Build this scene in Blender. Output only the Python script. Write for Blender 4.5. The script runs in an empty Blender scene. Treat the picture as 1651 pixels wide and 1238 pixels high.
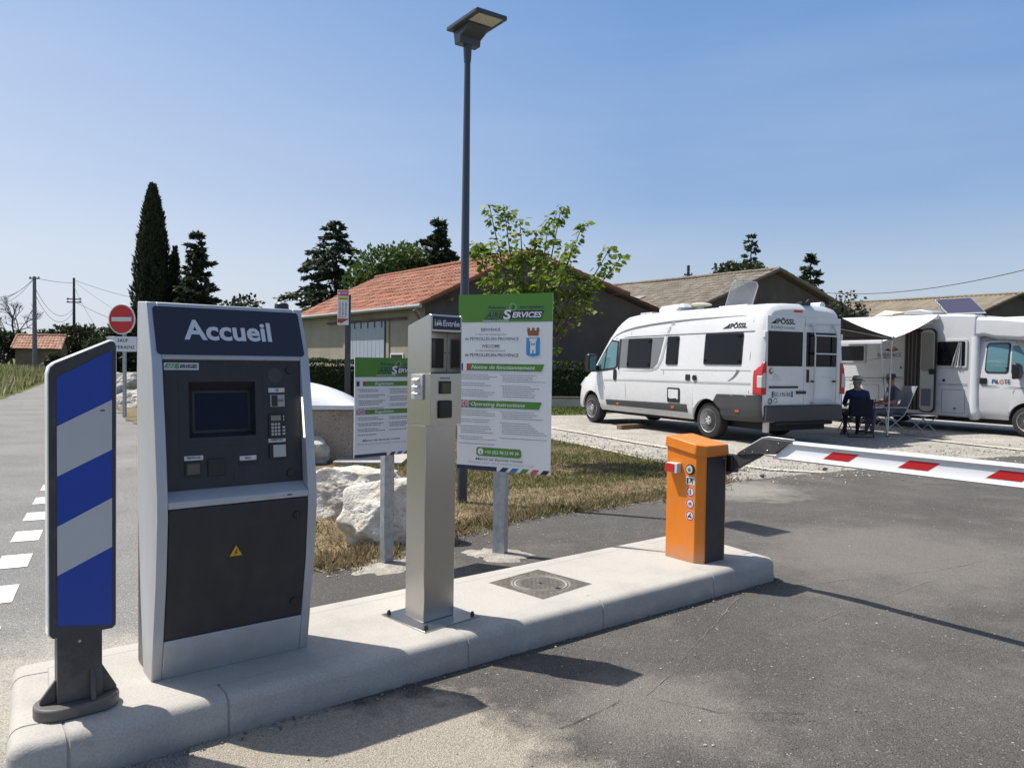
import bpy, bmesh, math, random
import numpy as np
from mathutils import Vector, Matrix, noise
from mathutils.geometry import tessellate_polygon

sc = bpy.context.scene
R = math.radians
# ------------------------------------------------------------------ camera
CAM_Z = 1.45
cam_d = bpy.data.cameras.new("camera"); cam_d.sensor_width = 36.0; cam_d.lens = 36.0 * 1240 / 1651
cam_d.clip_start = 0.05; cam_d.clip_end = 4000
cam = bpy.data.objects.new("camera", cam_d); sc.collection.objects.link(cam)
cam.matrix_world = Matrix.Translation((0, 0, CAM_Z)) @ Matrix.Rotation(R(90 - 1.66), 4, 'X') @ Matrix.Rotation(R(0.8), 4, 'Z')
sc.camera = cam
# ------------------------------------------------------------------ sky and sun
SUN_EL = R(60.5); SUN_H = Vector((-0.943, 0.332)).normalized()
SUN = Vector((SUN_H.x * math.cos(SUN_EL), SUN_H.y * math.cos(SUN_EL), math.sin(SUN_EL)))
world = bpy.data.worlds.new("World"); sc.world = world; world.use_nodes = True
wn = world.node_tree; wn.nodes.clear()
wo = wn.nodes.new('ShaderNodeOutputWorld'); wb = wn.nodes.new('ShaderNodeBackground')
sky = wn.nodes.new('ShaderNodeTexSky'); sky.sky_type = 'NISHITA'; sky.sun_disc = False
sky.sun_elevation = SUN_EL; sky.sun_rotation = math.atan2(SUN_H.x, SUN_H.y)
sky.air_density = 1.0; sky.dust_density = 3.2; sky.ozone_density = 2.0; sky.altitude = 200
# thin streaks of cirrus high over the left of the view
tc = wn.nodes.new('ShaderNodeTexCoord'); mp = wn.nodes.new('ShaderNodeMapping')
mp.inputs['Scale'].default_value = (1.2, 1.2, 7.0); mp.inputs['Rotation'].default_value = (R(8), R(-10), R(25))
nz = wn.nodes.new('ShaderNodeTexNoise'); nz.inputs['Scale'].default_value = 1.6; nz.inputs['Detail'].default_value = 6
nz.inputs['Roughness'].default_value = 0.55
rp = wn.nodes.new('ShaderNodeMapRange'); rp.inputs[1].default_value = 0.46; rp.inputs[2].default_value = 0.80
rp.inputs[3].default_value = 0.0; rp.inputs[4].default_value = 0.10
mx = wn.nodes.new('ShaderNodeMix'); mx.data_type = 'RGBA'
wn.links.new(tc.outputs['Generated'], mp.inputs[0]); wn.links.new(mp.outputs[0], nz.inputs['Vector'])
wn.links.new(nz.outputs['Fac'], rp.inputs[0])
dt = wn.nodes.new('ShaderNodeVectorMath'); dt.operation = 'DOT_PRODUCT'; dt.inputs[1].default_value = (SUN_H.x, SUN_H.y, 0)
wn.links.new(tc.outputs['Generated'], dt.inputs[0])
vm = wn.nodes.new('ShaderNodeMapRange'); vm.inputs[1].default_value = 0.15; vm.inputs[2].default_value = 0.95; vm.inputs[4].default_value = 0.62; wn.links.new(dt.outputs['Value'], vm.inputs[0])
vd = wn.nodes.new('ShaderNodeMapRange'); vd.inputs[1].default_value = 0.10; vd.inputs[2].default_value = 0.50; vd.inputs[3].default_value = 1.0; vd.inputs[4].default_value = 0.25; vd.interpolation_type = 'SMOOTHSTEP'
va = wn.nodes.new('ShaderNodeMath'); va.operation = 'MULTIPLY_ADD'
wn.links.new(vm.outputs[0], va.inputs[0]); wn.links.new(vd.outputs[0], va.inputs[1]); wn.links.new(rp.outputs[0], va.inputs[2]); wn.links.new(va.outputs[0], mx.inputs[0])
hz_ = wn.nodes.new('ShaderNodeMix'); hz_.data_type = 'RGBA'; 
zr = wn.nodes.new('ShaderNodeValToRGB'); ze = zr.color_ramp.elements
ze[0].position = 0.03; ze[0].color = (.78, .84, .95, 1); ze[1].position = 0.43; ze[1].color = (.150, .370, .80, 1)
for p_, c_ in ((0.10, (.59, .705, .90, 1)), (0.20, (.305, .490, .83, 1))):
    k_ = ze.new(p_); k_.color = c_
zm = wn.nodes.new('ShaderNodeVectorMath'); zm.operation = 'SCALE'; zm.inputs['Scale'].default_value = 8.2
wn.links.new(zr.outputs[0], zm.inputs[0]); wn.links.new(zm.outputs[0], hz_.inputs[7])
sz = wn.nodes.new('ShaderNodeSeparateXYZ'); zf = wn.nodes.new('ShaderNodeMapRange'); zf.inputs[1].default_value = 0.40; zf.inputs[2].default_value = 0.85; zf.inputs[3].default_value = 0.55; zf.inputs[4].default_value = 0.0
wn.links.new(tc.outputs['Generated'], sz.inputs[0]); wn.links.new(sz.outputs[2], zf.inputs[0]); wn.links.new(sz.outputs[2], zr.inputs[0]); wn.links.new(sz.outputs[2], vd.inputs[0]); wn.links.new(zf.outputs[0], hz_.inputs[0])
wn.links.new(sky.outputs[0], hz_.inputs[6]); wn.links.new(hz_.outputs[2], mx.inputs[6]); mx.inputs[7].default_value = (6.2, 6.7, 7.6, 1)
wn.links.new(mx.outputs[2], wb.inputs[0]); wb.inputs[1].default_value = 0.085
wn.links.new(wb.outputs[0], wo.inputs[0])
sl = bpy.data.lights.new("sun", 'SUN'); sl.energy = 4.3; sl.angle = R(0.53); sl.color = (1.0, 0.955, 0.88)
so = bpy.data.objects.new("sun", sl); sc.collection.objects.link(so)
so.rotation_euler = (-SUN).to_track_quat('-Z', 'Y').to_euler(); so.location = SUN * 60
vs_ = sc.view_settings; vs_.view_transform = 'Standard'; vs_.look = 'None'; vs_.gamma = 1.0; vs_.use_curve_mapping = False
vs_.exposure = 0.55
sc.cycles.max_bounces = 6; sc.cycles.transparent_max_bounces = 8

# ------------------------------------------------------------------ helpers
def lin(r, g, b):
    f = lambda c: (c / 255 / 12.92) if c <= 10 else ((c / 255 + 0.055) / 1.055) ** 2.4
    return (f(r), f(g), f(b))
MATS = {}
def M(name, col, rough=0.55, metal=0.0, var=0.0, vscale=3.0, bump=0.0, bscale=40.0, coat=0.0, spec=0.5, emit=0.0, streak=None, dirt=None):
    if name in MATS: return MATS[name]
    m = bpy.data.materials.new(name); m.use_nodes = True; nt = m.node_tree; b = nt.nodes['Principled BSDF']
    b.inputs['Base Color'].default_value = (*col, 1); b.inputs['Roughness'].default_value = rough
    b.inputs['Metallic'].default_value = metal; b.inputs['Coat Weight'].default_value = coat
    b.inputs['Specular IOR Level'].default_value = spec
    if emit: b.inputs['Emission Color'].default_value = (*col, 1); b.inputs['Emission Strength'].default_value = emit
    t = nt.nodes.new('ShaderNodeTexCoord')
    if var:
        n = nt.nodes.new('ShaderNodeTexNoise'); n.inputs['Scale'].default_value = vscale; n.inputs['Detail'].default_value = 5
        src = t.outputs['Object']
        if streak:
            mpn = nt.nodes.new('ShaderNodeMapping'); mpn.inputs['Scale'].default_value = streak
            nt.links.new(src, mpn.inputs[0]); src = mpn.outputs[0]
        nt.links.new(src, n.inputs['Vector'])
        mr = nt.nodes.new('ShaderNodeMapRange'); mr.inputs[1].default_value = 0.3; mr.inputs[2].default_value = 0.7
        mr.inputs[3].default_value = 1 - var; mr.inputs[4].default_value = 1 + var
        nt.links.new(n.outputs['Fac'], mr.inputs[0])
        h = nt.nodes.new('ShaderNodeVectorMath'); h.operation = 'SCALE'; h.inputs[0].default_value = col
        nt.links.new(mr.outputs[0], h.inputs['Scale']); nt.links.new(h.outputs[0], b.inputs['Base Color'])
        rr = nt.nodes.new('ShaderNodeMapRange'); rr.inputs[3].default_value = min(1, rough + 0.08); rr.inputs[4].default_value = max(0.02, rough - 0.06)
        nt.links.new(n.outputs['Fac'], rr.inputs[0]); nt.links.new(rr.outputs[0], b.inputs['Roughness'])
    if bump:
        n2 = nt.nodes.new('ShaderNodeTexNoise'); n2.inputs['Scale'].default_value = bscale; n2.inputs['Detail'].default_value = 6
        nt.links.new(t.outputs['Object'], n2.inputs['Vector'])
        bp = nt.nodes.new('ShaderNodeBump'); bp.inputs['Strength'].default_value = bump; bp.inputs['Distance'].default_value = 0.02
        nt.links.new(n2.outputs['Fac'], bp.inputs['Height']); nt.links.new(bp.outputs[0], b.inputs['Normal'])
    if dirt:    # dust and splashes: (full below z, none above z, colour, strength)
        sx = nt.nodes.new('ShaderNodeSeparateXYZ'); nt.links.new(t.outputs['Object'], sx.inputs[0])
        dn_ = nt.nodes.new('ShaderNodeTexNoise'); dn_.inputs['Scale'].default_value = 9; dn_.inputs['Detail'].default_value = 8; dn_.inputs['Roughness'].default_value = 0.7; nt.links.new(t.outputs['Object'], dn_.inputs['Vector'])
        zr_ = nt.nodes.new('ShaderNodeMapRange'); zr_.inputs[1].default_value = dirt[0]; zr_.inputs[2].default_value = dirt[1]; zr_.inputs[3].default_value = 0.32; zr_.inputs[4].default_value = -0.12; nt.links.new(sx.outputs[2], zr_.inputs[0])
        ad_ = nt.nodes.new('ShaderNodeMath'); nt.links.new(dn_.outputs['Fac'], ad_.inputs[0]); nt.links.new(zr_.outputs[0], ad_.inputs[1])
        df_ = nt.nodes.new('ShaderNodeMapRange'); df_.inputs[1].default_value = 0.42; df_.inputs[2].default_value = 0.85; df_.inputs[4].default_value = dirt[3]; nt.links.new(ad_.outputs[0], df_.inputs[0])
        dm_ = nt.nodes.new('ShaderNodeMix'); dm_.data_type = 'RGBA'; nt.links.new(df_.outputs[0], dm_.inputs[0])
        if b.inputs['Base Color'].is_linked: nt.links.new(b.inputs['Base Color'].links[0].from_socket, dm_.inputs[6])
        else: dm_.inputs[6].default_value = (*col, 1)
        dm_.inputs[7].default_value = (*dirt[2], 1); nt.links.new(dm_.outputs[2], b.inputs['Base Color'])
    MATS[name] = m; return m

def MG(name, stops, fine=(150, 0.35), spk=None, big=0.6, rough=0.9, bump=0.35, bscale=130, big2=None, low=None):
    """rough mineral ground: large patches between colours, fine grain, and pale chips"""
    m = bpy.data.materials.new(name); m.use_nodes = True; nt = m.node_tree; L = nt.links.new; b = nt.nodes['Principled BSDF']
    b.inputs['Roughness'].default_value = rough; b.inputs['Specular IOR Level'].default_value = 0.25
    t = nt.nodes.new('ShaderNodeTexCoord').outputs['Object']
    n = nt.nodes.new('ShaderNodeTexNoise'); n.inputs['Scale'].default_value = big; n.inputs['Detail'].default_value = 7; n.inputs['Roughness'].default_value = 0.62
    L(t, n.inputs['Vector'])
    cr = nt.nodes.new('ShaderNodeValToRGB'); e = cr.color_ramp.elements
    e[0].position = stops[0][0]; e[0].color = (*stops[0][1], 1); e[1].position = stops[-1][0]; e[1].color = (*stops[-1][1], 1)
    for p, c in stops[1:-1]:
        k = e.new(p); k.color = (*c, 1)
    L(n.outputs['Fac'], cr.inputs[0]); col = cr.outputs[0]
    f = nt.nodes.new('ShaderNodeTexNoise'); f.inputs['Scale'].default_value = fine[0]; f.inputs['Detail'].default_value = 3; f.inputs['Roughness'].default_value = 0.7
    L(t, f.inputs['Vector'])
    mr = nt.nodes.new('ShaderNodeMapRange'); mr.inputs[1].default_value = 0.3; mr.inputs[2].default_value = 0.7
    mr.inputs[3].default_value = 1 - fine[1]; mr.inputs[4].default_value = 1 + fine[1]; L(f.outputs['Fac'], mr.inputs[0])
    sm = nt.nodes.new('ShaderNodeVectorMath'); sm.operation = 'SCALE'; L(col, sm.inputs[0]); L(mr.outputs[0], sm.inputs['Scale']); col = sm.outputs[0]
    if spk:
        for sc_, thr, c in spk:
            v = nt.nodes.new('ShaderNodeTexVoronoi'); v.inputs['Scale'].default_value = sc_; L(t, v.inputs['Vector'])
            sp = nt.nodes.new('ShaderNodeSeparateColor'); L(v.outputs['Color'], sp.inputs[0])
            g = nt.nodes.new('ShaderNodeMath'); g.operation = 'LESS_THAN'; g.inputs[1].default_value = thr; L(sp.outputs[0], g.inputs[0])
            d = nt.nodes.new('ShaderNodeMath'); d.operation = 'LESS_THAN'; d.inputs[1].default_value = 0.36; L(v.outputs['Distance'], d.inputs[0])
            mu = nt.nodes.new('ShaderNodeMath'); mu.operation = 'MULTIPLY'; L(g.outputs[0], mu.inputs[0]); L(d.outputs[0], mu.inputs[1])
            mm = nt.nodes.new('ShaderNodeMix'); mm.data_type = 'RGBA'; L(mu.outputs[0], mm.inputs[0]); L(col, mm.inputs[6]); mm.inputs[7].default_value = (*c, 1)
            col = mm.outputs[2]
    if big2:   # blotches of dust: noise scale, low, high, colour, strength, centre, radius
        for (s2, lo, hi, c, k, cen, rad) in big2:
            n3 = nt.nodes.new('ShaderNodeTexNoise'); n3.inputs['Scale'].default_value = s2; n3.inputs['Detail'].default_value = 8; n3.inputs['Roughness'].default_value = 0.68
            L(t, n3.inputs['Vector'])
            r3 = nt.nodes.new('ShaderNodeMapRange'); r3.inputs[1].default_value = lo; r3.inputs[2].default_value = hi; r3.inputs[4].default_value = k
            fac = n3.outputs['Fac']
            if cen:
                dv = nt.nodes.new('ShaderNodeVectorMath'); dv.operation = 'DISTANCE'; dv.inputs[1].default_value = cen; L(t, dv.inputs[0])
                dr = nt.nodes.new('ShaderNodeMapRange'); dr.inputs[1].default_value = rad * 0.25; dr.inputs[2].default_value = rad
                dr.inputs[3].default_value = 0.35; dr.inputs[4].default_value = -0.35; L(dv.outputs['Value'], dr.inputs[0])
                ad = nt.nodes.new('ShaderNodeMath'); L(fac, ad.inputs[0]); L(dr.outputs[0], ad.inputs[1]); fac = ad.outputs[0]
            L(fac, r3.inputs[0])
            m3 = nt.nodes.new('ShaderNodeMix'); m3.data_type = 'RGBA'; L(r3.outputs[0], m3.inputs[0]); L(col, m3.inputs[6])
            s3 = nt.nodes.new('ShaderNodeVectorMath'); s3.operation = 'SCALE'; s3.inputs[0].default_value = c; L(mr.outputs[0], s3.inputs['Scale']); L(s3.outputs[0], m3.inputs[7])
            col = m3.outputs[2]
    if low:
        sx = nt.nodes.new('ShaderNodeSeparateXYZ'); L(t, sx.inputs[0]); n4 = nt.nodes.new('ShaderNodeTexNoise'); n4.inputs['Scale'].default_value = 7; n4.inputs['Detail'].default_value = 8; n4.inputs['Roughness'].default_value = .7; L(t, n4.inputs['Vector'])
        zr_ = nt.nodes.new('ShaderNodeMapRange'); zr_.inputs[1].default_value = low[0]; zr_.inputs[2].default_value = low[1]; zr_.inputs[3].default_value = 0.30; zr_.inputs[4].default_value = -0.2; L(sx.outputs[2], zr_.inputs[0])
        ad_ = nt.nodes.new('ShaderNodeMath'); L(n4.outputs['Fac'], ad_.inputs[0]); L(zr_.outputs[0], ad_.inputs[1])
        df_ = nt.nodes.new('ShaderNodeMapRange'); df_.inputs[1].default_value = .42; df_.inputs[2].default_value = .80; df_.inputs[4].default_value = low[3]; L(ad_.outputs[0], df_.inputs[0])
        dm_ = nt.nodes.new('ShaderNodeMix'); dm_.data_type = 'RGBA'; L(df_.outputs[0], dm_.inputs[0]); L(col, dm_.inputs[6]); dm_.inputs[7].default_value = (*low[2], 1); col = dm_.outputs[2]
    L(col, b.inputs['Base Color'])
    n2 = nt.nodes.new('ShaderNodeTexNoise'); n2.inputs['Scale'].default_value = bscale; n2.inputs['Detail'].default_value = 4; L(t, n2.inputs['Vector'])
    bp = nt.nodes.new('ShaderNodeBump'); bp.inputs['Strength'].default_value = bump; bp.inputs['Distance'].default_value = 0.012
    L(n2.outputs['Fac'], bp.inputs['Height']); L(bp.outputs[0], b.inputs['Normal'])
    MATS[name] = m; return m

def MLEAF(name, c0, c1, trans=0.35, rough=0.55):
    m = bpy.data.materials.new(name); m.use_nodes = True; nt = m.node_tree; L = nt.links.new; b = nt.nodes['Principled BSDF']
    a = nt.nodes.new('ShaderNodeAttribute'); a.attribute_name = 'rnd'
    mx_ = nt.nodes.new('ShaderNodeMix'); mx_.data_type = 'RGBA'; mx_.inputs[6].default_value = (*c0, 1); mx_.inputs[7].default_value = (*c1, 1)
    L(a.outputs['Fac'], mx_.inputs[0]); L(mx_.outputs[2], b.inputs['Base Color']); b.inputs['Roughness'].default_value = rough
    b.inputs['Specular IOR Level'].default_value = 0.3
    if trans:
        tr = nt.nodes.new('ShaderNodeBsdfTranslucent'); L(mx_.outputs[2], tr.inputs[0])
        ms_ = nt.nodes.new('ShaderNodeMixShader'); ms_.inputs[0].default_value = trans
        L(b.outputs[0], ms_.inputs[1]); L(tr.outputs[0], ms_.inputs[2]); L(ms_.outputs[0], nt.nodes['Material Output'].inputs[0])
    MATS[name] = m; return m

_tc = {}
def text_geo(body, bold=0.0, shear=0.0, spacing=1.0):
    k = (body, bold, shear, spacing)
    if k not in _tc:
        cu = bpy.data.curves.new("t", 'FONT'); cu.body = body; cu.size = 1; cu.offset = bold; cu.shear = shear; cu.space_character = spacing
        cu.resolution_u = 3
        ob = bpy.data.objects.new("t", cu); sc.collection.objects.link(ob)
        me = bpy.data.meshes.new_from_object(ob.evaluated_get(bpy.context.evaluated_depsgraph_get()))
        vs = [v.co.copy() for v in me.vertices]; fs = [tuple(p.vertices) for p in me.polygons]
        bpy.data.objects.remove(ob); bpy.data.curves.remove(cu); bpy.data.meshes.remove(me)
        _tc[k] = (vs, fs)
    return _tc[k]
_capv = text_geo("H")[0]; CAPH = max(v.y for v in _capv)

class MB:
    def __init__(s): s.v = []; s.f = []; s.m = []; s.mats = []; s.T = None
    def mi(s, m):
        if m not in s.mats: s.mats.append(m)
        return s.mats.index(m)
    def add(s, vs, fs, m):
        o = len(s.v); i = s.mi(m)
        s.v += [tuple(s.T @ Vector(v)) if s.T is not None else tuple(v) for v in vs]
        for f in fs: s.f.append(tuple(o + k for k in f)); s.m.append(i)
        return s
    def box(s, x0, x1, y0, y1, z0, z1, m):
        vs = [(x, y, z) for x in (x0, x1) for y in (y0, y1) for z in (z0, z1)]
        return s.add(vs, [(0, 1, 3, 2), (4, 6, 7, 5), (0, 4, 5, 1), (2, 3, 7, 6), (0, 2, 6, 4), (1, 5, 7, 3)], m)
    def prism(s, pts, ax, a0, a1, m):
        n = len(pts)
        def p(u, w, a): return (a, u, w) if ax == 'x' else ((u, a, w) if ax == 'y' else (u, w, a))
        vs = [p(u, w, a0) for u, w in pts] + [p(u, w, a1) for u, w in pts]
        fs = [tuple(range(n)), tuple(range(2 * n - 1, n - 1, -1))] + [(i, (i + 1) % n, n + (i + 1) % n, n + i) for i in range(n)]
        return s.add(vs, fs, m)
    def tube(s, pts, rad, m, n=8, caps=True):
        pts = [Vector(p) for p in pts]; k = len(pts)
        if not isinstance(rad, (list, tuple)): rad = [rad] * k
        vs = []; fs = []; ref = None
        for i, p in enumerate(pts):
            d = (pts[min(i + 1, k - 1)] - pts[max(i - 1, 0)])
            d = d.normalized() if d.length > 1e-9 else Vector((0, 0, 1))
            if ref is None: ref = Vector((0, 0, 1)) if abs(d.z) < 0.9 else Vector((1, 0, 0))
            a = (ref - d * ref.dot(d)).normalized(); b = d.cross(a); ref = a
            vs += [p + (a * math.cos(2 * math.pi * j / n) + b * math.sin(2 * math.pi * j / n)) * rad[i] for j in range(n)]
        for i in range(k - 1):
            for j in range(n):
                q = (j + 1) % n; fs.append((i * n + j, i * n + q, (i + 1) * n + q, (i + 1) * n + j))
        if caps: fs += [tuple(range(n - 1, -1, -1)), tuple(range((k - 1) * n, k * n))]
        return s.add(vs, fs, m)
    def cyl(s, p0, p1, r, m, n=16, r1=None): return s.tube([p0, p1], [r, r if r1 is None else r1], m, n)
    def lathe(s, prof, m, n=24, c=(0, 0, 0), sx=1, sy=1):
        vs = []; fs = []; k = len(prof)
        for r, z in prof: vs += [(c[0] + sx * r * math.cos(2 * math.pi * j / n), c[1] + sy * r * math.sin(2 * math.pi * j / n), c[2] + z) for j in range(n)]
        for i in range(k - 1):
            for j in range(n):
                q = (j + 1) % n; fs.append((i * n + j, i * n + q, (i + 1) * n + q, (i + 1) * n + j))
        if prof[0][0] > 1e-6: fs.append(tuple(range(n - 1, -1, -1)))
        if prof[-1][0] > 1e-6: fs.append(tuple(range((k - 1) * n, k * n)))
        return s.add(vs, fs, m)
    def poly(s, pts, m): return s.add(pts, [tuple(range(len(pts)))], m)
    def text(s, body, m, o, X, Y, x0, x1, base, cap, bold=0.0, shear=0.0, spacing=1.0):
        vs, fs = text_geo(body, bold, shear, spacing)
        a = min(v.x for v in vs); w = max(v.x for v in vs) - a
        o, X, Y = Vector(o), Vector(X), Vector(Y); kx = (x1 - x0) / w; ky = cap / CAPH
        return s.add([o + X * (x0 + (v.x - a) * kx) + Y * (base + v.y * ky) for v in vs], fs, m)
    def build(s, name, parent=None, bevel=0.0, angle=35, segs=2, norm=True, kind=None, rnd=False):
        me = bpy.data.meshes.new(name); me.from_pydata(s.v, [], s.f)
        for m in s.mats: me.materials.append(m)
        me.polygons.foreach_set('material_index', s.m)
        if norm:
            bm = bmesh.new(); bm.from_mesh(me); bmesh.ops.recalc_face_normals(bm, faces=bm.faces); bm.to_mesh(me); bm.free()
        me.polygons.foreach_set('use_smooth', [angle > 0] * len(me.polygons))
        if angle > 0: me.set_sharp_from_angle(angle=R(angle))
        if rnd:
            at = me.attributes.new('rnd', 'FLOAT', 'FACE'); at.data.foreach_set('value', np.random.rand(len(me.polygons)))
        ob = bpy.data.objects.new(name, me); sc.collection.objects.link(ob)
        if parent is not None: ob.parent = parent
        if bevel:
            bv = ob.modifiers.new('edge', 'BEVEL'); bv.width = bevel; bv.segments = segs; bv.limit_method = 'ANGLE'; bv.angle_limit = R(40)
        if kind: ob['kind'] = kind
        return ob

GROUPS = {'conifer_tree': 'conifers on the skyline', 'cypress_tree': 'cypresses behind the kiosk', 'cedar_tree': 'conifers on the skyline', 'pine_tree': 'conifers on the skyline', 'leafy_tree': 'leafy trees behind the barns', 'utility_pole': 'utility poles', 'barn': 'barns behind the parking lot', 'person': 'people seated between the parked vehicles', 'information_sign': 'information signs on galvanised posts'}
def thing(name, label, cat, loc=(0, 0, 0), rot=0.0, group=None):
    group = group or GROUPS.get(name)
    o = bpy.data.objects.new(name, None); sc.collection.objects.link(o); o.empty_display_size = 0.2
    o.location = loc; o.rotation_euler = (0, 0, R(rot)); o['label'] = label; o['category'] = cat
    if group: o['group'] = group
    return o
def tag(o, label, cat, group=None):
    o['label'] = label; o['category'] = cat
    if group: o['group'] = group
    return o
def copy_tree(o, parent=None):
    c = o.copy(); sc.collection.objects.link(c)
    if parent is not None: c.parent = parent
    for ch in list(o.children): copy_tree(ch, c)
    return c
def cards(name, P, D, N, L, W, mat, parent=None, kind=None, kinked=False):
    """leaf-shaped faces: base P, direction D, flat normal N, length L, half width W (numpy)"""
    n = len(P); D = D / (np.linalg.norm(D, axis=1, keepdims=True) + 1e-9); S = np.cross(D, N); S /= (np.linalg.norm(S, axis=1, keepdims=True) + 1e-9)
    L = np.broadcast_to(np.asarray(L, float), (n,))[:, None]; W = np.broadcast_to(np.asarray(W, float), (n,))[:, None]
    mid = P + D * L * 0.42
    V = np.stack([P, mid + S * W, P + D * L, mid - S * W], 1).reshape(-1, 3)
    me = bpy.data.meshes.new(name); me.vertices.add(4 * n); me.vertices.foreach_set('co', V.astype(np.float32).ravel())
    me.loops.add(4 * n); me.loops.foreach_set('vertex_index', np.arange(4 * n, dtype=np.int32))
    me.polygons.add(n); me.polygons.foreach_set('loop_start', np.arange(0, 4 * n, 4, dtype=np.int32)); me.polygons.foreach_set('loop_total', np.full(n, 4, dtype=np.int32))
    me.update(calc_edges=True); me.materials.append(mat)
    at = me.attributes.new('rnd', 'FLOAT', 'FACE'); at.data.foreach_set('value', np.random.rand(n).astype(np.float32))
    ob = bpy.data.objects.new(name, me); sc.collection.objects.link(ob)
    if parent is not None: ob.parent = parent
    if kind: ob['kind'] = kind
    return ob
def rvec(n): v = np.random.normal(size=(n, 3)); return v / np.linalg.norm(v, axis=1, keepdims=True)
_cm = cam.matrix_world.to_3x3()
def ray(px, py): return _cm @ Vector(((px - 825.5) / 1240, -(py - 619) / 1240, -1))
def G(px, py, z=0.0):        # point of the level z that the photograph shows at a pixel
    d = ray(px, py); t = (z - CAM_Z) / d.z; return Vector((0, 0, CAM_Z)) + d * t
def P3(px, py, Y):
    d = ray(px, py); return Vector((0, 0, CAM_Z)) + d * (Y / d.y)
random.seed(7); np.random.seed(7)

# ------------------------------------------------------------------ materials
white_paint = M('white_paint', (0.72, 0.73, 0.74), 0.3, coat=0.4, var=0.03, vscale=2)
van_white = M('van_white', (0.65, 0.66, 0.67), 0.28, coat=0.4, var=0.04, vscale=1.2, dirt=(0.3, 0.8, (0.34, 0.30, 0.245), .35))
silver = M('silver_paint', (0.45, 0.465, 0.49), 0.40, 0.25, var=0.05, vscale=3, streak=(4, 4, .6), dirt=(0.0, 0.22, (0.34, 0.30, 0.245), .55))
dark_grey = M('dark_grey_panel', (0.0225, 0.0228, 0.0285), 0.48, var=0.14, vscale=5, streak=(3, 3, .7), dirt=(0.0, 0.5, (0.10, 0.09, 0.08), .22), bump=0.05, bscale=400)
body_dark = M('dark_body', (0.046, 0.046, 0.048), 0.52, var=0.12, vscale=7, dirt=(0.0, 0.25, (0.34, 0.30, 0.245), .30))
navy = M('navy_panel', (0.0195, 0.022, 0.042), 0.5, var=0.04)
sign_white = M('sign_white', (0.66, 0.67, 0.69), 0.35, var=0.02)
sticker_white = M('sticker_white', (0.6, 0.6, 0.6), 0.4)
black_glass = M('black_glass', (0.008, 0.009, 0.012), 0.06, spec=0.6)
black = M('black_plastic', (0.012, 0.012, 0.013), 0.4)
rubber = M('rubber', (0.022, 0.022, 0.023), 0.75, var=0.15, vscale=8)
screen_blue = M('screen_blue', (0.006, 0.010, 0.030), 0.15, spec=0.12)
steel = M('brushed_steel', (0.51, 0.50, 0.48), 0.28, 1.0, bump=0.02, bscale=180, dirt=(0.0, 0.08, (0.34, 0.30, 0.245), .3))
galv = M('galvanised', (0.36, 0.39, 0.41), 0.45, 0.55, var=0.2, vscale=22)
chrome = M('chrome', (0.6, 0.6, 0.6), 0.2, 1.0)
mark_black = M('lettering_black', (0.016, 0.016, 0.02), 0.5)
mark_grey = M('lettering_grey', (0.13, 0.13, 0.15), 0.5)
mark_lgrey = M('lettering_light_grey', (0.36, 0.37, 0.40), 0.5)
mark_blue = M('lettering_blue', (0.02, 0.075, 0.24), 0.5)
green = M('sign_green', (0.065, 0.21, 0.022), 0.42, var=0.03)
red = M('sign_red', (0.55, 0.018, 0.02), 0.4)
reflect_red = M('reflective_red', (0.52, 0.012, 0.015), 0.45)
blue = M('reflective_blue', (0.006, 0.052, 0.36), 0.38, var=0.06, vscale=4)
refl_white = M('reflective_white', (0.50, 0.51, 0.53), 0.45, var=0.04, vscale=5)
orange = M('orange_paint', (0.72, 0.205, 0.012), 0.42, var=0.06, vscale=4, streak=(2, 2, .8), dirt=(0.0, 0.14, (0.34, 0.30, 0.245), .5), bump=0.04, bscale=500)
concrete_args = dict(low=(0.0, 0.075, (0.24, 0.22, 0.19), .6))
concrete = MG('cast_concrete', [(0.25, (0.32, 0.305, 0.275)), (0.5, (0.40, 0.38, 0.345)), (0.75, (0.445, 0.425, 0.385))], fine=(120, 0.14), big=2.4, bump=0.16, bscale=160,
              big2=[(2.4, 0.55, 0.75, (0.40, 0.37, 0.32), 0.5, None, 0), (5.0, 0.62, 0.72, (0.36, 0.33, 0.30), 0.35, None, 0), (3.1, 0.64, 0.70, (0.20, 0.19, 0.18), 0.28, None, 0)], **concrete_args)
mortar = M('mortar', (0.30, 0.29, 0.27), 0.9)
asphalt = MG('asphalt', [(0.25, (0.078, 0.072, 0.066)), (0.5, (0.10, 0.093, 0.085)), (0.72, (0.135, 0.125, 0.112))], fine=(210, 0.6), big=0.7, bump=1.0, bscale=150,
             spk=[(110, 0.10, (0.24, 0.23, 0.215)), (62, 0.008, (0.36, 0.34, 0.31)), (120, 0.16, (0.02, 0.02, 0.02))],
             big2=[(1.3, 0.52, 0.72, (0.19, 0.175, 0.15), 0.55, None, 0), (2.2, 0.42, 0.62, (0.36, 0.32, 0.26), 0.95, (-0.75, 2.3, 0), 1.7),
                   (2.6, 0.46, 0.8, (0.24, 0.22, 0.19), 0.55, (0.65, 3.2, 0), 0.8), (1.6, 0.45, 0.8, (0.21, 0.195, 0.17), 0.6, (3.0, 5.9, 0), 2.2),
                   (2.6, 0.42, 0.8, (0.3, 0.28, 0.24), 0.8, (2.6, 9.0, 0), 1.3)])
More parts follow.
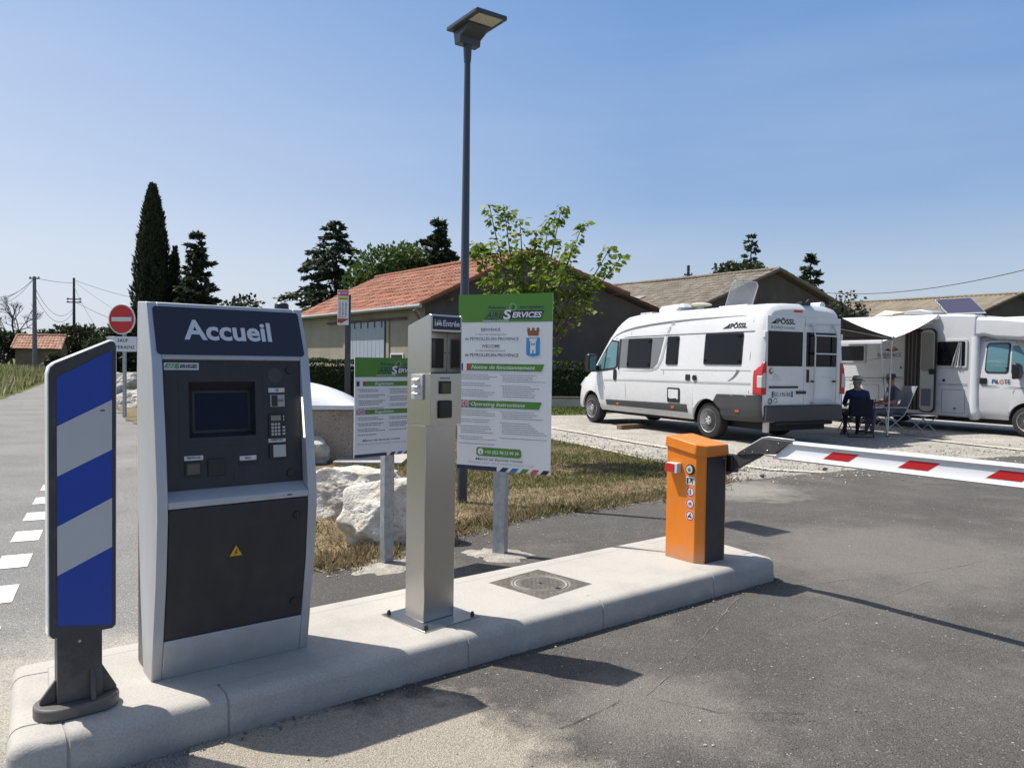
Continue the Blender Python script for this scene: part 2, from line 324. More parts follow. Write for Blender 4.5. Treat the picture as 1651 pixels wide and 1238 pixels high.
road_grey = MG('worn_road', [(0.25, (0.165, 0.16, 0.15)), (0.5, (0.21, 0.205, 0.193)), (0.75, (0.25, 0.245, 0.23))], fine=(170, 0.6), big=0.8, bump=0.9, bscale=120,
               spk=[(90, 0.10, (0.42, 0.41, 0.39)), (110, 0.16, (0.08, 0.08, 0.08))],
               big2=[(2.2, 0.45, 0.8, (0.40, 0.37, 0.32), 0.8, (-2.3, 3.2, 0), 1.5)])
gravel = MG('gravel', [(0.25, (0.24, 0.22, 0.19)), (0.5, (0.32, 0.30, 0.265)), (0.75, (0.40, 0.38, 0.34))], fine=(45, 0.6), big=0.8, bump=0.9, bscale=40,
            spk=[(18, 0.12, (0.48, 0.46, 0.42)), (22, 0.16, (0.13, 0.12, 0.105)), (9, .03, (0.20, 0.185, 0.16))], big2=[(1.1, 0.55, 0.7, (0.46, 0.43, 0.38), 0.7, None, 0)])
soil = MG('dry_soil', [(0.3, (0.10, 0.075, 0.042)), (0.5, (0.17, 0.125, 0.07)), (0.7, (0.27, 0.215, 0.13))], fine=(45, 0.7), big=2.6, bump=1.0, bscale=45, spk=[(40, 0.12, (0.34, 0.28, 0.18)), (46, 0.14, (0.05, 0.04, 0.025))],
          big2=[(1.2, 0.5, 0.68, (0.075, 0.09, 0.025), 0.8, None, 0)])
meadow = MG('meadow', [(0.3, (0.07, 0.085, 0.025)), (0.5, (0.10, 0.11, 0.035)), (0.7, (0.16, 0.14, 0.06))], fine=(8, 0.3), big=0.15, bump=0.5, bscale=6)
# ------------------------------------------------------------------ ground
def sheet(name, pts, z, mat, jit=0.0, step=0.25, kind='structure'):
    out = []
    n = len(pts)
    for i in range(n):
        a, b = Vector(pts[i][:2]), Vector(pts[(i + 1) % n][:2]); k = max(1, int((b - a).length / step)) if jit else 1
        k = min(k, 260)
        for j in range(k):
            p = a.lerp(b, j / k)
            if jit and j: p += Vector((noise.noise((p.x * 2.3, p.y * 2.3, 1.7)), noise.noise((p.x * 2.3, p.y * 2.3, 9.1)))) * jit + Vector((noise.noise((p.x * 9, p.y * 9, 3.7)), noise.noise((p.x * 9, p.y * 9, 5.1)))) * jit * 0.5
            out.append((p.x, p.y, z))
    mb = MB(); mb.poly(out, mat); o = mb.build(name, angle=0, norm=False, kind=kind)
    bm = bmesh.new(); bm.from_mesh(o.data); bmesh.ops.triangulate(bm, faces=bm.faces)
    for f in bm.faces:
        if f.normal.z < 0: f.normal_flip()
    bm.to_mesh(o.data); bm.free()
    return o
sheet('ground', [(-2600, -400), (2600, -400), (2600, 2600), (-2600, 2600)], -0.03, meadow)
RD = Vector((-0.456, 0.89)); RN = Vector((0.89, 0.456))
def rp2(t, w): p = Vector((-3.35, 5.15)) + RD * t + RN * w; return (p.x, p.y)
sheet('country_road', [rp2(-14, -2.75), rp2(-14, 4.5), rp2(-4, 4.5), (-1.25, 3.5), (-1.7, 6.0), (-2.3, 7.2), rp2(6.5, 3.2), rp2(9.5, 2.2), rp2(13, 1.7), rp2(85, 0.9), rp2(85, -2.75)], -0.008, road_grey, 0.12, 0.5)
sheet('asphalt_apron', [(-1.35, 3.3), (-0.95, 2.2), (-1.6, 1.6), (-2.4, -3), (-3, -9), (16, -9), (16, 13.4), (8.55, 12.78), G(1539, 739), G(1387, 756), G(1295, 764), G(1171, 776), (1.6, 10), (-1.2, 8.2), (-1.9, 6.5)], -0.002, asphalt, 0.06, 0.3)
sheet('gravel_lot', [G(1171, 782), (4.5, 9.0), (9, 11.0), (18, 11.0), (40, 16), (40, 34), (12, 33), (5, 25.0), G(960, 668), G(889, 669), G(700, 671), G(760, 684), G(889, 706.5), G(985, 726), G(1080, 747)], -0.014, gravel, 0.1, 0.4)
sheet('verge', [G(478, 918), G(560, 906), G(640, 884), G(740, 855), G(850, 829), G(960, 816), G(1075, 799), G(1172, 773), G(1171, 766), G(1076, 744), G(889, 706), G(760, 686), G(640, 664), (-6.0, 26), (-14.2, 26.5), rp2(13.5, 0.9), rp2(10, 1.4), rp2(7, 2.4), (-2.3, 7.3)], 0.004, soil, 0.26, 0.10)
# painted dashes along the edge of the road
dash = MB(); paint = MG('road_paint', [(0.3, (0.56, 0.56, 0.54)), (0.5, (0.66, 0.66, 0.64)), (0.6, (0.70, 0.70, 0.68))], fine=(150, 0.2), big=6, bump=0.5, bscale=120, spk=[(60, 0.12, (0.24, 0.235, 0.225))])
for k in range(-3, 18):
    t = -0.58 + k * 0.86
    q = [rp2(t - 0.20, -0.115), rp2(t - 0.20, 0.075), rp2(t + 0.20, 0.075), rp2(t + 0.20, -0.115)]
    dash.poly([(x, y, -0.004) for x, y in q], paint)
dash.build('road_markings', kind='structure', angle=0, norm=False)
crk = MG('crack_dust', [(0.3, (0.13, 0.12, 0.10)), (0.5, (0.19, 0.17, 0.14)), (0.7, (0.26, 0.235, 0.19))], fine=(120, .4), big=9, bump=.3, bscale=100)
crd = M('crack_dark', (0.03, 0.028, 0.026), .95)
cm = MB()
def crack(pts, w, m):
    W_ = [G(*p) for p in pts]; P_ = []
    for a, b in zip(W_, W_[1:]):
        k = max(2, int((b - a).length / .035))
        for j in range(k): p = a.lerp(b, j / k); P_.append(p + Vector((noise.noise((p.x * 7, p.y * 7, 1)), noise.noise((p.x * 7, p.y * 7, 5)), 0)) * .014 + Vector((noise.noise((p.x * 31, p.y * 31, 2)), noise.noise((p.x * 31, p.y * 31, 6)), 0)) * .009)
    P_.append(W_[-1]); vs = []
    for i, p in enumerate(P_):
        d = (P_[min(i + 1, len(P_) - 1)] - P_[max(0, i - 1)]).normalized(); ww = w * max(.0, .45 + 1.3 * noise.noise((p.x * 9, p.y * 9, 8))) / 2; n_ = Vector((-d.y, d.x, 0)) * ww; vs += [p - n_ + Vector((0, 0, .002)), p + n_ + Vector((0, 0, .002))]
    cm.add(vs, [(2 * i, 2 * i + 2, 2 * i + 3, 2 * i + 1) for i in range(len(P_) - 1)], m)
crack([(1196, 956), (1150, 1008), (1110, 1050), (1082, 1088), (1042, 1120)], .0045, crk)
crack([(1012, 1124), (962, 1150), (900, 1174)], .007, crd)
crack([(1316, 941), (1388, 930), (1496, 921), (1558, 910), (1635, 888)], .008, crk)
crack([(1418, 965), (1477, 944), (1540, 925)], .005, crk)
crack([(1060, 1128), (1160, 1148), (1300, 1150)], .004, crd)
crack([(1320, 1000), (1360, 985), (1430, 1005)], .006, crk)
crack([(1195, 955), (1240, 950), (1310, 942)], .005, crd)
crack([(40, 1052), (-60, 1075)], .010, crd); crack([(205, 756), (219, 752)], .02, crd)
cm.build('asphalt_cracks', kind='structure', angle=0, norm=False)
# ------------------------------------------------------------------ kerbed island
U = Vector((0.781, 0.625, 0)); V = Vector((-0.625, 0.781, 0)); IO = Vector((-1.64, 2.48, 0))
def IW(a, b, z=0.0): return IO + U * a + V * b + Vector((0, 0, z))
QC = [(0.0, 0.0), (4.37, -0.05), (4.50, 0.85), (0.10, 0.83)]
JT = [[0.18, 0.72, 1.84, 2.735, 3.70], [0.17, 0.70], [0.4, 1.4, 2.4, 3.4, 4.2], [0.16, 0.66]]
def ring(d, z, dent):
    n = 4; P = [Vector(p) for p in QC]; E = []
    for i in range(n):
        a, b = P[i], P[(i + 1) % n]; t = (b - a).normalized(); nn = Vector((-t.y, t.x)); E.append((a + nn * d, t))
    cor = []
    for i in range(n):
        (a, t), (b, s) = E[i - 1], E[i]; den = t.x * s.y - t.y * s.x; w = b - a; k = (w.x * s.y - w.y * s.x) / den; cor.append(a + t * k)
    out = []; fl = []
    r = max(0.05 - d, 0.003)
    for i in range(n):
        a, b = cor[i], cor[(i + 1) % n]; t = (b - a).normalized(); tp = (a - cor[i - 1]).normalized()
        nin, nout = Vector((-tp.y, tp.x)), Vector((-t.y, t.x)); c = a + (t - tp) * r
        for j in range(6):
            v = (nin * (1 - j / 5) + nout * (j / 5)).normalized(); out.append(c - v * r); fl.append(0)
        L0 = (Vector(QC[(i + 1) % n]) - Vector(QC[i])).length
        for q in JT[i]:
            for e, dd in ((-0.006, 0), (-0.003, 1), (0.003, 1), (0.006, 0)):
                p = Vector(QC[i]) + (Vector(QC[(i + 1) % n]) - Vector(QC[i])).normalized() * (q + e) + nout * d
                if dd and dent: p = p + nout * 0.005
                out.append(p); fl.append(dd)
    return [IW(p.x, p.y, z - (0.004 if (f and dent) else 0)) for p, f in zip(out, fl)], fl
isl = MB()
prof = [(-0.006, -0.05), (-0.003, 0.02), (0.0, 0.108), (0.001, 0.113), (0.005, 0.124), (0.012, 0.136), (0.023, 0.145), (0.037, 0.150), (0.05, 0.1515), (0.125, 0.152)]
rings = [ring(d, z, True) for d, z in prof]; nR = len(rings[0][0])
vsx = [p for r_, _ in rings for p in r_]; fl = rings[0][1]
fa = []; fb = []
for i in range(len(rings) - 1):
    for j in range(nR):
        q = (j + 1) % nR; (fb if fl[j] and fl[q] else fa).append((i * nR + j, i * nR + q, (i + 1) * nR + q, (i + 1) * nR + j))
isl.add(vsx, fa, concrete); isl.add(vsx, fb, mortar)
r0, r1 = ring(0.125, 0.152, False)[0], ring(0.130, 0.1512, False)[0]
isl.add(r0 + r1, [(j, (j + 1) % nR, nR + (j + 1) % nR, nR + j) for j in range(nR)], mortar)
isl.add(r1, [tuple(range(nR))], concrete)
isl.build('traffic_island', kind='structure', angle=40)
# ------------------------------------------------------------------ striped marker at the island's nose
t = thing('traffic_marker', 'dark grey marker post with blue and white diagonal stripes beside the kiosk', 'traffic marker', (-1.56, 2.79, 0.15), 38.7)
mb = MB(); st = []
for k in range(24):
    a = 2 * math.pi * k / 24; cx = 0.055 if math.cos(a) > 0 else -0.055; st.append((cx - 0.016 + 0.085 * math.cos(a), 0.085 * math.sin(a) + 0.02))
mb.prism(st, 'z', 0.0, 0.046, body_dark); mb.build('base', t, bevel=0.008)
mb = MB(); mb.box(-0.083, 0.062, -0.012, 0.052, 0.046, 0.30, body_dark)
mb.prism([(0.062, 0.046), (0.115, 0.046), (0.115, 0.06), (0.062, 0.16)], 'y', 0.012, 0.03, body_dark); mb.prism([(-0.083, 0.046), (-0.135, 0.046), (-0.135, 0.06), (-0.083, 0.13)], 'y', 0.012, 0.03, body_dark)
mb.prism([(-0.012, 0.046), (-0.05, 0.046), (-0.05, 0.06), (-0.012, 0.16)], 'x', 0.02, 0.036, body_dark)
mb.cyl((-0.012, -0.016, 0.262), (-0.012, -0.010, 0.262), 0.006, galv, 10)
mb.build('stem', t, bevel=0.004)
def mtop(x): return 1.265 + (x + 0.112) / 0.224 * 0.105
pl = [(-0.112, 0.30), (-0.100, 0.285), (0.098, 0.285), (0.110, 0.297), (0.112, mtop(0.112) - 0.03), (0.106, mtop(0.10) - 0.008), (0.092, mtop(0.09)), (-0.090, mtop(-0.09)), (-0.106, mtop(-0.106) - 0.008), (-0.112, mtop(-0.112) - 0.03)]
mb = MB(); mb.prism(pl, 'y', -0.012, 0.05, white_paint); mb.build('panel_shell', t, bevel=0.006)
mb = MB(); cxm, czm = 0, 0.79; inn = [(x * 0.965, czm + (z - czm) * 0.992) for x, z in pl]
mb.prism(inn, 'y', -0.0165, -0.010, body_dark); fr = mb.build('front_frame', t)
mb = MB(); xl, xr = -0.083, 0.094
def yb(x): return lambda k: 0
bl = [0.332, 0.513, 0.689, 0.869, 1.048, 1.222]; br_ = [0.302, 0.594, 0.776, 0.955, 1.139, 1.322]
for k in range(5):
    mb.poly([(xl, -0.0185, bl[k]), (xr, -0.0185, br_[k]), (xr, -0.0185, br_[k + 1]), (xl, -0.0185, bl[k + 1])], blue if k % 2 == 0 else refl_white)
mb.box(0.055, 0.07, -0.0192, -0.0186, 1.098, 1.103, mark_black)
mb.build('stripes', fr, angle=0, norm=False)
# ------------------------------------------------------------------ reception kiosk
t = thing('payment_kiosk', 'silver and dark grey self service kiosk headed Accueil with screen and keypad', 'kiosk', (-1.424, 3.035, 0.15), 38)
KW = 0.655; PF = [(0, 0), (-0.073, 0.42), (-0.095, 0.66), (-0.093, 0.74), (-0.057, 0.99), (0.0, 1.295), (0.098, 1.522)]
def kf(z):
    for (y0, z0), (y1, z1) in zip(PF, PF[1:]):
        if z <= z1: return y0 + (y1 - y0) * (z - z0) / (z1 - z0)
    return PF[-1][0]
BK = [(0.235, 1.530), (0.25, 1.23), (0.233, 0.71), (0.185, 0.3), (0.134, 0.0)]
shell = MB()
for a, b in ((0, 0.04), (KW - 0.04, KW)):
    shell.prism(PF + BK, 'x', a, b, silver)
shell.prism([(0.0, 1.293), (0.098, 1.522), (0.235, 1.530), (0.25, 1.2)], 'x', 0.04, KW - 0.04, silver)
shell.prism([(0, 0), (kf(0.162), 0.162), (0.13, 0.162), (0.134, 0.0)], 'x', 0.04, KW - 0.04, silver)
shell.prism([(-0.095, 0.703), (-0.0945, 0.728), (-0.03, 0.765), (0.06, 0.768), (0.06, 0.703)], 'x', 0.04, KW - 0.04, silver)
shell.build('silver_shell', t, bevel=0.004)
mb = MB(); mb.box(0.007, KW - 0.007, 0.12, 0.265, 0.0, 1.46, body_dark); mb.build('rear_body', t, bevel=0.01)
mb = MB(); mb.prism([(kf(0.166) + 0.004, 0.166), (kf(0.42) + 0.003, 0.42), (kf(0.66) + 0.003, 0.66), (-0.09, 0.70), (0.1, 0.70), (0.1, 0.166)], 'x', 0.043, KW - 0.043, dark_grey)
low = mb.build('lower_door', t, bevel=0.003)
def lowpt(x, z, off=0.002): return Vector((x, kf(z) + 0.003 - off, z))
for x, z in ((0.565, 0.625), (0.575, 0.235)):
    mb = MB(); p = lowpt(x, z, 0.004); mb.cyl(p + Vector((0, 0.004, 0)), p - Vector((0, 0.004, 0)), 0.017, black, 20); mb.box(x - 0.002, x + 0.002, p.y - 0.006, p.y - 0.003, z - 0.011, z + 0.011, body_dark); mb.build('lock', low, bevel=0.001)
# hazard triangle
yel = M('warning_yellow', (0.62, 0.33, 0.012), 0.45)
mb = MB()
def tri(r, off, m):
    c = Vector((0.307, 0, 0.497)); mb.poly([lowpt(c.x + r * math.sin(a), c.z + r * math.cos(a), off) for a in (0, R(240), R(120))], m)
tri(0.034, 0.003, mark_black); tri(0.030, 0.0036, yel)
bolt = [(0.003, 0.017), (-0.005, 0.001), (0.0, 0.001), (-0.004, -0.012), (0.006, 0.004), (0.001, 0.004), (0.006, 0.017)]
mb.poly([lowpt(0.307 + x, 0.494 + z, 0.0044) for x, z in bolt], mark_black); mb.build('warning_sticker', low, angle=0, norm=False)
# header
hn = Vector((0, 0.098, 0.227)).normalized(); ho = Vector((0, 0.0, 1.295)); hN = Vector((0, -hn.z, hn.y))
mb = MB(); q = []
hw0, hw1, hh0, hh1, rr = 0.022, KW - 0.02, 0.016, 0.228, 0.014
for cx, cz, a0 in ((hw1 - rr, hh0 + rr, -90), (hw1 - rr, hh1 - rr, 0), (hw0 + rr, hh1 - rr, 90), (hw0 + rr, hh0 + rr, 180)):
    for k in range(5):
        a = R(a0 + k * 22.5); q.append((cx + rr * math.cos(a), cz + rr * math.sin(a)))
f0 = [ho + Vector((x, 0, 0)) + hn * z + hN * 0.0005 for x, z in q]; f1 = [p + hN * 0.003 for p in f0]; n = len(q)
mb.add(f0 + f1, [tuple(range(n, 2 * n))] + [(i, (i + 1) % n, n + (i + 1) % n, n + i) for i in range(n)], navy); hd = mb.build('header_panel', t)
mb = MB(); mb.text('Accueil', M('header_white', (0.62, 0.63, 0.66), 0.45), ho + hN * 0.0045, (1, 0, 0), hn, 0.132, 0.497, 0.085, 0.083, bold=0.028); mb.build('lettering', hd, angle=0, norm=False)
# upper fascia with its recess and devices
pz0, pz1 = 0.766, 1.286; py0, py1 = -0.034, 0.010
fn = Vector((0, py1 - py0, pz1 - pz0)).normalized(); fN = Vector((0, -fn.z, fn.y))
def FP(x, z, off=0.0): return Vector((x, py0 + (py1 - py0) * (z - pz0) / (pz1 - pz0), z)) + fN * off
def fbox(mb, x0, x1, z0, z1, o0, o1, m):
    vs = [FP(x, z, o) for x in (x0, x1) for z in (z0, z1) for o in (o0, o1)]
    mb.add(vs, [(0, 1, 3, 2), (4, 6, 7, 5), (0, 4, 5, 1), (2, 3, 7, 6), (0, 2, 6, 4), (1, 5, 7, 3)], m)
fx0, fx1 = 0.042, KW - 0.042
mb = MB(); hx0, hx1, hz0, hz1 = 0.14, 0.412, 0.972, 1.2
fbox(mb, fx0, hx0, pz0, pz1, -0.012, 0, dark_grey); fbox(mb, hx1, fx1, pz0, pz1, -0.012, 0, dark_grey)
fbox(mb, hx0, hx1, pz0, hz0, -0.012, 0, dark_grey); fbox(mb, hx0, hx1, hz1, pz1, -0.012, 0, dark_grey)
fas = mb.build('fascia', t)
mb = MB(); dI, dO = -0.045, 0.0; ix0, ix1, iz0, iz1 = 0.165, 0.405, 0.99, 1.165
C8 = [FP(hx0, hz0, dO), FP(hx1, hz0, dO), FP(hx1, hz1, dO), FP(hx0, hz1, dO), FP(ix0, iz0, dI), FP(ix1, iz0, dI), FP(ix1, iz1, dI), FP(ix0, iz1, dI)]
mb.add(C8, [(0, 1, 5, 4), (1, 2, 6, 5), (2, 3, 7, 6), (3, 0, 4, 7), (4, 5, 6, 7)], dark_grey); mb.build('screen_recess', fas, angle=0, norm=False)
mb = MB(); fbox(mb, ix0 + 0.012, ix1 - 0.012, iz0 + 0.012, iz1 - 0.01, dI, dI + 0.002, screen_blue); mb.build('screen', fas)
mb = MB()
for x0, x1, z0, z1 in ((0.11, 0.43, 0.955, 0.9562), (0.315, 0.3162, 0.79, 0.935), (0.09, 0.44, 0.935, 0.9362), (0.445, 0.446, 0.86, 1.25), (0.445, 0.55, 0.862, 0.863), (0.10, 0.101, 0.8, 1.21)):
    fbox(mb, x0, x1, z0, z1, 0, 0.0006, black)
mb.build('panel_joints', fas)
mb = MB(); mb.cyl(FP(0.50, 1.225, 0), FP(0.50, 1.225, 0.0015), 0.033, body_dark, 28); mb.build('loudspeaker', fas)
for x, z in ((0.567, 1.25), (0.560, 0.80)):
    mb = MB(); mb.cyl(FP(x, z, 0), FP(x, z, 0.008), 0.018, black, 20); fbox(mb, x - 0.002, x + 0.002, z - 0.011, z + 0.011, 0.008, 0.010, body_dark); mb.build('lock', fas, bevel=0.001)
gl = M('logo_green', (0.07, 0.25, 0.04), 0.45); nl = M('logo_navy', (0.012, 0.018, 0.06), 0.45)
X1 = Vector((1, 0, 0))
mb = MB(); fbox(mb, 0.048, 0.182, 1.248, 1.277, 0, 0.001, sticker_white)
def ftext(body, m, x0, x1, z, cap, **k): mb.text(body, m, FP(0, z, 0.0022), X1, fn, x0, x1, 0, cap, **k)
def fpar(x0, x1, z0, z1, sk, off, m): mb.poly([FP(x0, z0, off), FP(x1, z0, off), FP(x1 + sk, z1, off), FP(x0 + sk, z1, off)], m)
fpar(0.050, 0.095, 1.2555, 1.2725, 0.006, 0.0015, gl); fpar(0.108, 0.176, 1.2555, 1.258, 0.001, 0.0015, nl)
ftext('AIRE', sticker_white, 0.056, 0.092, 1.258, 0.011, bold=0.02, shear=0.25); ftext('S', gl, 0.093, 0.107, 1.2535, 0.020, bold=0.03, shear=0.1); ftext('ERVICES', nl, 0.108, 0.176, 1.2585, 0.011, bold=0.035, shear=0.25)
mb.build('logo_sticker', fas, angle=0, norm=False)
def flabel(x0, x1, z0, z1, txt, tx0, tx1):
    global mb
    mb = MB(); fbox(mb, x0, x1, z0, z1, 0, 0.0012, sticker_white); ftext(txt, mark_black, tx0, tx1, z0 + 0.006, 0.0085, bold=0.02)
    for x in (x0 + 0.005, x1 - 0.005): mb.poly([FP(x - 0.002, z0 + 0.006, 0.0022), FP(x, z0 + 0.003, 0.0022), FP(x + 0.002, z0 + 0.006, 0.0022)], mark_black)
    mb.build('label_strip', fas, angle=0, norm=False)
flabel(0.470, 0.541, 1.152, 1.171, 'CB', 0.497, 0.514); flabel(0.465, 0.540, 0.937, 0.953, 'PAIEMENT CARTE', 0.475, 0.53)
flabel(0.118, 0.191, 0.882, 0.900, 'PRESENTER UN CODE', 0.128, 0.181); flabel(0.340, 0.410, 0.868, 0.887, 'REÇU', 0.362, 0.388)
mb = MB(); fbox(mb, 0.475, 0.539, 1.090, 1.142, 0, 0.006, M('reader_silver', (0.35, 0.35, 0.34), 0.4)); fbox(mb, 0.481, 0.505, 1.093, 1.139, 0.006, 0.012, black); fbox(mb, 0.488, 0.532, 1.115, 1.118, 0.006, 0.0125, black); mb.build('card_reader', fas, bevel=0.001)
mb = MB(); fbox(mb, 0.466, 0.541, 0.958, 1.060, 0, 0.008, black); kp = mb.build('keypad', fas, bevel=0.002)
mb = MB(); fbox(mb, 0.475, 0.518, 1.030, 1.052, 0.008, 0.0095, M('lcd', (0.20, 0.21, 0.16), 0.25)); mb.build('display', kp)
mb = MB(); key = M('key_grey', (0.42, 0.42, 0.40), 0.5)
for r_ in range(4):
    for c_ in range(3): fbox(mb, 0.4755 + c_ * 0.0142, 0.4855 + c_ * 0.0142, 0.967 + r_ * 0.0143, 0.977 + r_ * 0.0143, 0.008, 0.011, key)
    if r_ < 3: fbox(mb, 0.525, 0.536, 0.968 + r_ * 0.0143, 0.977 + r_ * 0.0143, 0.008, 0.011, key)
for z in (1.030, 1.043): fbox(mb, 0.529, 0.533, z, z + 0.009, 0.008, 0.0095, key)
mb.build('keys', kp)
mb = MB(); fbox(mb, 0.466, 0.540, 0.868, 0.930, 0, 0.009, black); fbox(mb, 0.481, 0.537, 0.873, 0.926, 0.009, 0.013, M('nfc_grey', (0.42, 0.42, 0.40), 0.5)); mb.build('contactless_reader', fas, bevel=0.002)
mb = MB(); fbox(mb, 0.119, 0.183, 0.818, 0.876, 0, 0.006, black); fbox(mb, 0.127, 0.176, 0.826, 0.868, 0.006, 0.007, M('scan_glass', (0.085, 0.075, 0.05), 0.2)); mb.build('code_scanner', fas, bevel=0.002)
mb = MB(); fbox(mb, 0.208, 0.278, 0.812, 0.884, 0, 0.007, M('badge_reader', (0.02, 0.018, 0.017), 0.55)); mb.build('badge_reader', fas, bevel=0.008)
mb = MB(); fbox(mb, 0.333, 0.418, 0.853, 0.862, 0, 0.006, black); mb.build('receipt_slot', fas, bevel=0.001)
mb = MB(); xs = KW - 0.040
lp = lambda z, y: Vector((xs - 0.0015, y, z))
mb.tube([lp(0.955, -0.052), lp(1.13, -0.022)], 0.0042, M('led_white', (1.0, 0.93, 0.74), 0.4, emit=1.6), 8); mb.build('light_strip', t)
mb = MB(); mb.box(0.49, 0.56, -0.0945, -0.0935, 0.712, 0.722, sticker_white); mb.text('i', mark_black, (0, -0.0952, 0.714), X1, (0, 0, 1), 0.503, 0.506, 0, 0.006); mb.box(0.52, 0.54, -0.0955, -0.0946, 0.7145, 0.7195, mark_black); mb.build('label_strip', t)
mb = MB(); mb.lathe([(0.0, 0.030), (0.024, 0.030), (0.031, 0.024), (0.033, 0.0)], black, 20, c=(0.605, 0.20, 1.526)); mb.build('antenna', t)
# ------------------------------------------------------------------ entry terminal
t = thing('entry_terminal', 'slim brushed steel column marked Entrée standing on the concrete island', 'entry terminal', (-0.419, 3.751, 0.15), 45)
mb = MB(); mb.box(0, 0.195, 0, 0.15, 0.008, 0.982, steel); mb.build('column', t, bevel=0.003)
mb = MB(); mb.prism([(0.105 + 0.25 * math.cos(R(45 + 90 * k)), 0.075 + 0.25 * math.sin(R(45 + 90 * k))) for k in range(4)], 'z', 0.0, 0.008, steel)
bp_ = mb.build('base_plate', t, bevel=0.001)
for x, y in ((-0.045, -0.075), (0.255, -0.075), (0.255, 0.225), (-0.045, 0.225)):
    mb = MB(); mb.lathe([(0.010, 0.0), (0.010, 0.010), (0.007, 0.020), (0.0, 0.022)], M('bolt_black', (0.02, 0.018, 0.018), 0.4), 10, c=(x, y, 0.008)); mb.build('bolt', bp_)
mb = MB()
hp = [(-0.033, 0.982), (-0.033, 1.237), (0.15, 1.237), (0.15, 0.982)]; mb.prism(hp, 'x', 0, 0.2, steel)
mb.prism([(-0.033, 1.2375), (-0.033, 1.520), (-0.022, 1.526), (0.15, 1.472), (0.15, 1.2375)], 'x', 0, 0.006, steel); mb.prism([(-0.033, 1.2375), (-0.033, 1.520), (-0.022, 1.526), (0.15, 1.472), (0.15, 1.2375)], 'x', 0.194, 0.2, steel)
mb.prism([(-0.033, 1.442), (-0.033, 1.520), (-0.022, 1.526), (0.15, 1.472), (0.15, 1.442)], 'x', 0.0062, 0.1938, steel)
mb.box(0.0062, 0.1938, 0.075, 0.1498, 1.2378, 1.4418, steel)
hd = mb.build('head', t, bevel=0.0015)
mb = MB(); mb.box(0.007, 0.193, -0.03, 0.0745, 1.238, 1.240, navy); mb.build('recess_floor', hd)
mb = MB(); mb.box(0.085, 0.168, 0.070, 0.0748, 1.262, 1.412, black); mb.box(0.092, 0.161, 0.069, 0.0702, 1.270, 1.404, black_glass); mb.cyl((0.18, 0.0748, 1.34), (0.18, 0.072, 1.34), 0.003, black, 8); mb.build('screen', hd)
mb = MB(); mb.box(0.012, 0.188, -0.036, -0.033, 1.452, 1.517, navy); sp = mb.build('sign_plate', hd, bevel=0.001)
mb = MB(); wt = M('header_white', (0.6, 0.6, 0.6)); fo = Vector((0, -0.0368, 0))
mb.text('Entrée', wt, fo, X1, (0, 0, 1), 0.073, 0.180, 1.470, 0.027, bold=0.025)
def fr2(x0, x1, z0, z1, y=-0.0368): mb.poly([(x0, y, z0), (x1, y, z0), (x1, y, z1), (x0, y, z1)], wt)
fr2(0.020, 0.026, 1.468, 1.492); fr2(0.0205, 0.0255, 1.495, 1.500)
mb.poly([(0.031, -0.0368, 1.473), (0.066, -0.0368, 1.473), (0.066, -0.0368, 1.484), (0.061, -0.0368, 1.487), (0.057, -0.0368, 1.497), (0.040, -0.0368, 1.497), (0.036, -0.0368, 1.487), (0.031, -0.0368, 1.484)], wt)
mb.poly([(0.0395, -0.0373, 1.487), (0.0575, -0.0373, 1.487), (0.0545, -0.0373, 1.494), (0.0425, -0.0373, 1.494)], navy); fr2(0.033, 0.039, 1.468, 1.474); fr2(0.058, 0.064, 1.468, 1.474)
mb.build('lettering', sp, angle=0, norm=False)
mb = MB(); mb.box(0.052, 0.128, -0.0345, -0.033, 1.206, 1.222, sticker_white); mb.text('PRESENTER UN CODE', mark_black, (0, -0.0352, 0), X1, (0, 0, 1), 0.06, 0.12, 1.2105, 0.007, bold=0.02); mb.build('label_strip', hd)
mb = MB(); mb.box(0.057, 0.124, -0.042, -0.033, 1.137, 1.200, black); mb.box(0.066, 0.116, -0.043, -0.042, 1.144, 1.190, M('scan_glass', (0.085, 0.075, 0.05), 0.2)); mb.build('code_scanner', hd, bevel=0.003)
mb = MB(); mb.box(0.051, 0.131, -0.048, -0.033, 1.017, 1.105, black); mb.build('badge_reader', hd, bevel=0.007)
mb = MB(); mb.box(-0.010, 0.0, 0.018, 0.108, 1.108, 1.232, M('intercom_silver', (0.55, 0.56, 0.57), 0.35, 0.4)); ic = mb.build('intercom', hd, bevel=0.002)
mb = MB()
for k in range(3):
    z = 1.128 + k * 0.034; mb.prism([(-0.010, z), (-0.026, z + 0.005), (-0.026, z + 0.009), (-0.010, z + 0.018)], 'y', 0.040, 0.086, white_paint)
mb.build('louvres', ic, bevel=0.001)
